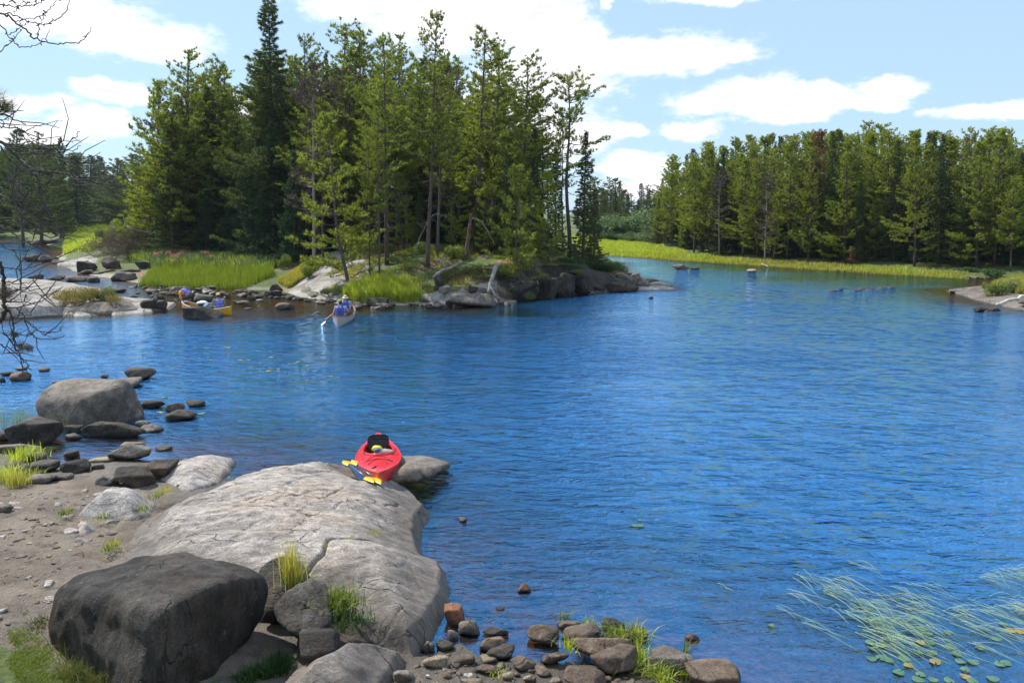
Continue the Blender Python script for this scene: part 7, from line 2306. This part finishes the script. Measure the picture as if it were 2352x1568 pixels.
pads2 = [(1340, 1078, 1), (1400, 1078, 1), (1430, 1080, 0), (1370, 1150, 0), (1550, 1075, 0), (1575, 1078, 2), (1770, 1103, 0), (1860, 1103, 0), (1700, 1165, 0), (1860, 1145, 2), (1790, 1183, 2), (1850, 1222, 0), (1845, 1238, 2), (1905, 1225, 0), (1910, 1240, 2),
         (2020, 1185, 0), (2050, 1175, 0), (1990, 1188, 0), (2105, 1200, 2), (2165, 1240, 0), (2270, 1275, 0), (2320, 1280, 0), (2100, 1302, 0), (1440, 1165, 0), (970, 1100, 0), (1090, 1095, 0), (1130, 1415, 0), (1380, 1528, 0), (1090, 1520, 2), (1115, 1522, 2), (1720, 1215, 0), (1650, 1165, 2)]
for i, (x, y, k) in enumerate(pads2):
    px, py = B4b(x, y)
    g = G(px, py, .014)
    ob('lily_pad', PADS[2 if k == 2 else i % 2], loc=g, rot=(0, 0, i * 1.3), scale=(.075 * (1 + .3 * math.sin(i * 1.7)),) * 2 + (.3,),
       label='reddish-yellow lily leaf on the dark water in front of the canoes' if k == 2 else 'greenish lily leaf on the dark water in front of the canoes', cat='lily pad',
       group=('reddish' if k == 2 else 'greenish') + ' lily leaves in front of the canoes')

# reeds lying flat on the water, combed by the wind
rr_ = np.random.RandomState(51)
VV, FF, nn_ = [], [], 0
CL = [(980, 720, 120, 60), (1080, 600, 90, 60), (1250, 640, 150, 70), (1350, 720, 150, 60), (1450, 800, 150, 80), (1500, 900, 200, 60), (1650, 700, 150, 70), (1800, 780, 150, 80), (1950, 850, 160, 80), (2100, 800, 150, 80), (2250, 820, 150, 120),
      (1650, 880, 150, 60), (1250, 870, 150, 30), (1550, 960, 150, 60), (1400, 560, 60, 30), (1650, 640, 60, 30), (2060, 620, 120, 60), (2200, 600, 150, 50), (2330, 1000, 60, 100), (2100, 1000, 120, 60), (1800, 960, 100, 60), (2300, 760, 60, 60)]
wts = np.array([c[2] * c[3] for c in CL], float); wts /= wts.sum()
for i in range(105):
    c = CL[rr_.choice(len(CL), p=wts)]
    x, y = rr_.normal(c[0], c[2] * .5), rr_.normal(c[1], c[3] * .5)
    if y < 540 or x < 945: continue
    px, py = B3(x, y)
    g0 = G(px, py, .02)
    if g0[1] < 5: continue
    fan = rr_.uniform(.06, .3)
    for q in range(rr_.randint(2, 8)):
        # combed by the wind: lying to the right and toward the shore, fanned from one root
        a = R(-55) + rr_.normal(0, fan)
        L = rr_.uniform(.18, .70)
        g = g0 + np.array([rr_.normal(0, .035), rr_.normal(0, .035), 0])
        n = 7
        t = np.linspace(0, 1, n)
        bend = rr_.normal(0, .16)
        u = np.array([math.cos(a), math.sin(a), 0]); v = np.array([-math.sin(a), math.cos(a), 0])
        P = g + u * (t * L)[:, None] + v * (bend * t ** 2 * L)[:, None] + np.c_[0 * t, 0 * t, (.13 if q % 3 == 0 else .02) * np.sin(t * 3.0) * (1 - t * .6)]
        w = (.0042 * (1 - t) ** .5 + .0008)[:, None]
        VV.append(np.stack([P - v * w, P + v * w], 1).reshape(-1, 3))
        k = np.arange(n - 1)[:, None] * 2
        FF.append(np.hstack([k, k + 1, k + 3, k + 2]) + nn_); nn_ += 2 * n
ob('floating_reeds', mesh('floating_reeds', np.vstack(VV), np.vstack(FF), [M_REED], smooth=False), label='pale green ribbon reeds lying combed on the water in the bottom right', cat='reeds', kind='stuff')
for k_, (x, y) in enumerate([(660, 665), (700, 690)]):
    px, py = B3(x, y); g = G(px, py, .02)
    log_like = Acc().tube([(0, 0, 0), (.05, -.06, .01), (.09, -.15, 0)], [.005, .005, .002], 5)
    ob('reed_leaf', log_like.mesh('reed_leaf', [M_REED]), loc=g, label=['lone floating reed leaf left of the reed patch, upper one', 'lone floating reed leaf left of the reed patch, lower one'][k_], cat='reed leaf')
# arching water grasses among the bottom stones
for k_, (x, y, n, h) in enumerate([(1130, 215, 26, .16), (1305, 265, 30, .16), (1440, 340, 46, .22), (1510, 350, 40, .22), (1580, 345, 40, .30), (1640, 360, 46, .26), (1610, 430, 50, .26), (1640, 500, 46, .26), (1620, 590, 60, .26),
                                    (1690, 610, 50, .2), (1770, 600, 60, .24), (1790, 640, 60, .2), (1930, 620, 40, .2), (1150, 420, 40, .18), (1200, 380, 20, .1), (680, 590, 20, .08), (1940, 450, 18, .2)]):
    tuft(['arching sprigs of water grass far out at the left', 'small grass tuft behind the wide brown boulder', 'water grass behind the stepped rock, left', 'water grass behind the stepped rock, middle', 'tallest arching water grass behind the stepped rock', 'water grass behind the stepped rock, right',
          'grass at the upper right corner of the heavy rock', 'grass at the right side of the heavy rock', 'grass in the channel below the heavy rock', 'grass low in the channel, towards the bottom edge', 'grass in front of the rounded last boulder', 'grass at the bottom edge left of the long brown boulder',
          'grass between the last two boulders', 'grass tuft left of the stepped rock', 'short grass on top left of the stepped rock', 'tiny grass on the low mossy stone', 'grass trailing in the water behind the rounded last boulder'][k_],
         905.8 + x * .3453, 1343 + y * .3453, h, n, .05, [M_LEAF, M_GRASS][k_ % 2], 60 + k_, .01 if k_ not in (13, 14, 15) else .12, .011, .75, 'water_grass', .25, group='water grasses among the bottom stones')
SLM = [tuple(G(1290, 1500, .1)[:2]), tuple(G(1330, 1500, .1)[:2]), tuple(G(1400, 1535, .1)[:2]), tuple(G(1385, 1560, .1)[:2]), tuple(G(1300, 1535, .1)[:2])]
sward('slimy green growth on the gravel between pyramid stone and stepped rock', SLM, 5000, .03, .008, M_LEAF, 320, .9, .5)

# ---------------------------------------------------------------- bare branches hanging in from the left
def traced(acc, line, Y0, Y1, r0, r1, seed, sc=.3347, oy=0.0):
    n = len(line)
    r0, r1 = r0 * .62, r1 * .7
    pts = [D(x * sc, oy + y * sc, Y0 + (Y1 - Y0) * k / (n - 1)) for k, (x, y) in enumerate(line)]
    return limb(acc, pts, r0, r1, 6, .004, seed, n * 4)


tp = ob('bare_tree', None, loc=(0, 0, 0), label='bare curving branches hanging in at the top left corner against the clouds', cat='tree')
LIN = [([(-300, -20), (0, 95), (60, 110), (110, 160), (180, 210), (240, 275), (330, 297), (440, 297), (550, 298), (600, 250), (627, 185)], 5.2, 4.9, .011, .003),
       ([(-200, 20), (0, 35), (60, 42), (130, 40), (220, 40), (270, 20), (300, 0), (340, -60)], 5.1, 5.0, .007, .003),
       ([(110, 150), (160, 132), (260, 125), (330, 80), (370, 30), (405, 0), (430, -60)], 5.1, 4.8, .004, .0025),
       ([(-250, 90), (40, 92), (100, 98), (150, 130), (230, 160), (300, 170), (370, 155), (420, 110), (465, 60), (482, -20)], 5.3, 4.9, .007, .003),
       ([(-250, 40), (0, 165), (60, 240), (100, 300), (160, 325), (230, 322), (290, 285), (345, 205)], 5.4, 5.0, .007, .0025),
       ([(250, 265), (265, 190), (300, 110), (330, 85)], 5.1, 4.9, .004, .002),
       ([(-60, 400), (0, 350), (70, 295), (130, 240), (155, 190), (150, 155)], 5.3, 5.1, .005, .002),
       ([(100, 95), (115, 60), (150, 20), (150, -30)], 5.2, 5.0, .004, .002),
       ([(60, 240), (110, 210), (160, 175), (200, 140)], 5.3, 5.1, .004, .002),
       ([(110, 35), (90, 10), (60, -10)], 5.1, 5.1, .004, .002), ([(160, 40), (200, 20), (250, 10)], 5.1, 5.0, .003, .002)]
for k_, (ln_, y0_, y1_, a_, b_) in enumerate(LIN):
    ac = Acc(); P_ = traced(ac, ln_, y0_, y1_, a_, b_, 300 + k_)
    rng_ = np.random.RandomState(k_)
    for _ in range(5):     # buds and spurs
        j = rng_.randint(2, len(P_) - 1)
        ac.tube([P_[j], P_[j] + unit(rng_.normal(0, 1, 3)) * .018], [.004, .003], 4)
    ob('branch', ac.mesh('branch', [M_TWIG]), tp)
ac = Acc(); limb(ac, [D(-420, 1500, 5.6), D(-400, 700, 5.5), D(-380, 100, 5.4), D(-370, -400, 5.3)], .07, .04, 9, .01, 5)
ob('trunk', ac.mesh('trunk', [M_BARK]), tp)

dt = ob('dead_pine', None, loc=(0, 0, 0), label='dead pine with tangled bare boughs reaching in along the left edge', cat='tree')
R1 = lambda l: [(x * .1992, 187.4 + y * .1992) for x, y in l]      # crop of 420 px width
R2 = lambda l: [(x * .2390, 499.8 + y * .2390) for x, y in l]
BR_ = [(R1([(-200, 600), (20, 700), (100, 780), (180, 850), (250, 930), (330, 980), (400, 1050), (450, 1130), (475, 1220), (465, 1310), (500, 1400), (560, 1500), (600, 1600), (640, 1680), (700, 1760), (735, 1800)]), 4.9, 4.5, .016, .006),
       (R1([(-100, 690), (30, 700), (150, 735), (300, 760), (420, 765), (560, 770), (680, 775), (780, 730), (860, 640), (920, 575)]), 4.9, 4.6, .010, .003),
       (R1([(200, 730), (330, 690), (430, 700), (560, 740), (650, 740), (720, 690), (820, 690), (930, 680)]), 4.8, 4.7, .006, .0025),
       (R1([(160, 810), (300, 830), (430, 830), (540, 835), (600, 870), (720, 910), (860, 940), (1000, 930), (1120, 915), (1190, 880)]), 4.8, 4.5, .007, .003),
       (R1([(330, 1020), (460, 1025), (560, 1040), (680, 1055), (780, 1070), (880, 1100), (980, 1105), (1130, 1110), (1250, 1150), (1330, 1155)]), 4.7, 4.4, .010, .004),
       (R1([(420, 800), (520, 815), (560, 870), (680, 820), (780, 800), (880, 780), (930, 740)]), 4.8, 4.6, .005, .0025),
       (R1([(0, 740), (60, 860), (140, 950), (200, 1000), (280, 1040), (380, 1080)]), 4.8, 4.7, .008, .003),
       (R1([(100, 1090), (190, 1160), (280, 1200), (400, 1195), (560, 1185), (740, 1180), (860, 1190), (930, 1215)]), 4.8, 4.5, .007, .003),
       (R1([(700, 1060), (800, 1020), (870, 1010)]), 4.5, 4.45, .004, .002), (R1([(820, 1090), (900, 1150), (980, 1200), (1060, 1165)]), 4.5, 4.4, .005, .002),
       (R1([(1040, 1075), (1160, 1050), (1240, 1010), (1280, 985)]), 4.45, 4.4, .004, .002),
       (R1([(-100, 350), (0, 370), (80, 400), (160, 430), (260, 470), (290, 505)]), 4.9, 4.7, .009, .004), (R1([(-100, 500), (0, 515), (60, 530), (170, 525), (210, 560), (280, 575), (380, 530), (480, 500), (590, 475), (715, 447)]), 4.9, 4.6, .007, .0025),
       (R1([(-60, 470), (60, 490), (150, 510), (210, 525)]), 4.9, 4.8, .004, .002), (R1([(-80, 450), (50, 440), (150, 445)]), 4.9, 4.8, .004, .002),
       (R2([(-100, 1010), (0, 1000), (40, 950), (50, 860), (40, 760), (50, 620), (20, 500), (0, 420)]), 4.7, 4.6, .022, .014),
       (R2([(60, 850), (100, 900), (125, 1000), (130, 1120), (130, 1220), (180, 1320), (240, 1400), (300, 1460)]), 4.7, 4.5, .010, .004),
       (R2([(70, 860), (150, 860), (200, 900), (240, 970), (290, 1040), (350, 1070), (480, 1105), (550, 1100), (610, 1040)]), 4.7, 4.4, .007, .003),
       (R2([(240, 980), (270, 1060), (310, 1130), (370, 1165), (480, 1170), (550, 1160), (620, 1130)]), 4.6, 4.4, .006, .003),
       (R2([(250, 985), (310, 1030), (380, 1100), (450, 1140), (540, 1165)]), 4.6, 4.45, .004, .002),
       (R2([(-50, 970), (60, 960), (140, 965), (240, 965)]), 4.7, 4.6, .006, .003), (R2([(130, 1220), (200, 1230), (250, 1180), (265, 1090)]), 4.6, 4.5, .005, .002),
       (R2([(-60, 1180), (0, 1210), (60, 1240), (130, 1255)]), 4.7, 4.6, .005, .003), (R2([(20, 1000), (30, 1100), (80, 1160), (125, 1200)]), 4.7, 4.6, .004, .003), (R2([(-50, 1285), (0, 1300), (50, 1305), (88, 1290)]), 4.7, 4.6, .004, .002),
       (R2([(-60, 1100), (60, 1110), (130, 1108), (200, 1102)]), 4.7, 4.6, .003, .002), (R2([(200, 0), (240, 90), (300, 150), (400, 160), (480, 185), (600, 190), (660, 190), (740, 240)]), 4.7, 4.5, .006, .003),
       (R2([(-60, 50), (80, 120), (160, 190), (210, 230), (290, 240), (340, 200)]), 4.7, 4.6, .007, .003), (R2([(0, 230), (80, 300), (150, 340), (190, 420), (200, 600), (200, 760), (230, 870), (310, 940)]), 4.6, 4.5, .006, .002),
       (R2([(0, 480), (100, 480), (180, 500), (235, 530)]), 4.7, 4.6, .007, .003), (R2([(200, 500), (290, 480), (360, 450), (410, 430)]), 4.7, 4.5, .005, .002), (R2([(50, 620), (120, 620), (200, 650), (300, 610), (330, 590)]), 4.7, 4.6, .005, .002),
       (R2([(60, 700), (180, 700), (300, 690), (400, 690), (480, 670), (530, 650)]), 4.7, 4.5, .005, .002), (R2([(60, 740), (180, 680), (260, 725), (350, 730), (420, 745), (470, 755)]), 4.7, 4.5, .005, .002), (R2([(40, 810), (140, 810), (260, 790)]), 4.7, 4.6, .004, .002),
       (R1([(-80, 1190), (60, 1250), (140, 1340), (200, 1440), (230, 1540), (250, 1620)]), 4.8, 4.6, .009, .004), (R1([(-80, 1250), (60, 1330), (180, 1420), (300, 1480), (380, 1540), (430, 1600)]), 4.8, 4.6, .008, .004),
       (R1([(-60, 1360), (60, 1370), (200, 1390), (300, 1350), (420, 1340)]), 4.8, 4.6, .005, .002), (R1([(60, 1130), (180, 1190), (200, 1260), (250, 1300), (400, 1290), (460, 1260)]), 4.8, 4.6, .005, .002),
       (R1([(200, 1420), (300, 1450), (400, 1440), (500, 1440)]), 4.7, 4.6, .004, .002)]
for k_, (ln_, y0_, y1_, a_, b_) in enumerate(BR_):
    ac = Acc(); P_ = traced(ac, ln_, y0_, y1_, a_, b_, 400 + k_, sc=1.0)
    rng_ = np.random.RandomState(50 + k_)
    nt_ = 2
    for _ in range(nt_):
        j = rng_.randint(2, len(P_) - 1)
        if P_[j][0] > D(150, 500, 4.7)[0] and rng_.rand() < .6: continue
        d_ = unit(np.array([rng_.uniform(.0, 1), rng_.uniform(-.4, .4), rng_.uniform(-.8, .8)]))
        l_ = rng_.uniform(.08, .32)
        q1 = P_[j] + d_ * l_ * .5 + rng_.normal(0, .012, 3)
        ac.tube([P_[j], q1, q1 + unit(d_ + rng_.normal(0, .4, 3)) * l_ * .5], [.0035, .0028, .0015], 4, cap=False)
    ob('branch', ac.mesh('branch', [M_TWIG]), dt)
ac = Acc(); limb(ac, [D(-330, 1700, 5.0), D(-300, 1100, 5.0), D(-280, 500, 4.95), D(-260, 0, 4.9)], .09, .05, 9, .01, 6)
ob('trunk', ac.mesh('trunk', [M_BARK]), dt)
# green needle tufts at the end of a living twig
for k_, (px, py, nn2, L) in enumerate([(8, 250, 330, .11), (-10, 232, 150, .10), (2, 372, 160, .10)]):
    rng_ = np.random.RandomState(70 + k_)
    c = D(px, py, 4.85)
    C = c + rng_.normal(0, .012, (nn2, 3)) + np.c_[rng_.uniform(-.08, .03, nn2), 0 * rng_.rand(nn2), rng_.uniform(-.02, .02, nn2)]
    dr = unit(np.array([.8, 0, .35]) + rng_.normal(0, .6, (nn2, 3)))
    s = unit(np.cross(dr, rng_.normal(0, 1, (nn2, 3)))) * .0013
    V = np.stack([C - s, C + s, C + dr * L * rng_.uniform(.7, 1.1, nn2)[:, None]], 1).reshape(-1, 3)
    ob('needle_tuft', mesh('needle_tuft', V, np.arange(3 * nn2).reshape(-1, 3), [M_SPRUCE], smooth=False), dt)
# moss-like lichen clump hanging in the dead pine
for k_, (x, y, s) in enumerate([(40, 700, .05), (55, 745, .04), (135, 1120, .02), (200, 1240, .03), (280, 1250, .02)]):
    c = D(x * .239, 499.8 + y * .239, 4.6)
    rng_ = np.random.RandomState(80 + k_)
    n2 = 260
    C = c + rng_.normal(0, s * .5, (n2, 3)); dr = unit(rng_.normal(0, 1, (n2, 3)) + [0, 0, -.5]); s2_ = unit(np.cross(dr, rng_.normal(0, 1, (n2, 3)))) * .0015
    V = np.stack([C - s2_, C + s2_, C + dr * s * .8], 1).reshape(-1, 3)
    ob('lichen', mesh('lichen', V, np.arange(3 * n2).reshape(-1, 3), [M_GREYN], smooth=False), dt)

# small ragged weeds and leaf litter on the gravel
for k_ in range(26):
    rng_ = np.random.RandomState(600 + k_)
    px, py = rng_.uniform(0, 250), rng_.uniform(1180, 1480)
    g = G(px, py, .3); z_ = hz(g[0], g[1])
    a_ = rng_.uniform(0, 3.14)
    Lk = rng_.uniform(.06, .22)
    d_ = np.array([math.cos(a_), math.sin(a_), 0]) * Lk
    ob('twig', Acc().tube([-d_ / 2, d_ * .05 + [.01, .008, .006], d_ / 2], [.005, .004, .002], 5).mesh('twig', [M_BARKR]), loc=(g[0], g[1], z_ + .008), label='short brown twig lying on the gravel beach', cat='twig', group='twigs on the gravel beach')
# ---------------------------------------------------------------- the air
hzm = bpy.data.materials.new('haze')
hzm.use_nodes = True
hzm.node_tree.nodes.clear()
hn_ = NT(hzm.node_tree)
ho_ = hn_.n('ShaderNodeOutputMaterial')
pv_ = hn_.n('ShaderNodeVolumePrincipled', {'Color': (0.72, 0.85, 1.0, 1), 'Density': 0.00012, 'Anisotropy': 0.2})
hzm.node_tree.links.new(pv_.outputs[0], ho_.inputs['Volume'])
bx_ = np.array([(x, y, z) for x in (-3600, 3600) for y in (-80, 3600) for z in (-5, 34)], float)
hf_ = np.array([(0, 1, 3, 2), (4, 6, 7, 5), (0, 4, 5, 1), (2, 3, 7, 6), (0, 2, 6, 4), (1, 5, 7, 3)])
ob('haze', mesh('haze', bx_, hf_, [hzm], smooth=False), kind='stuff')
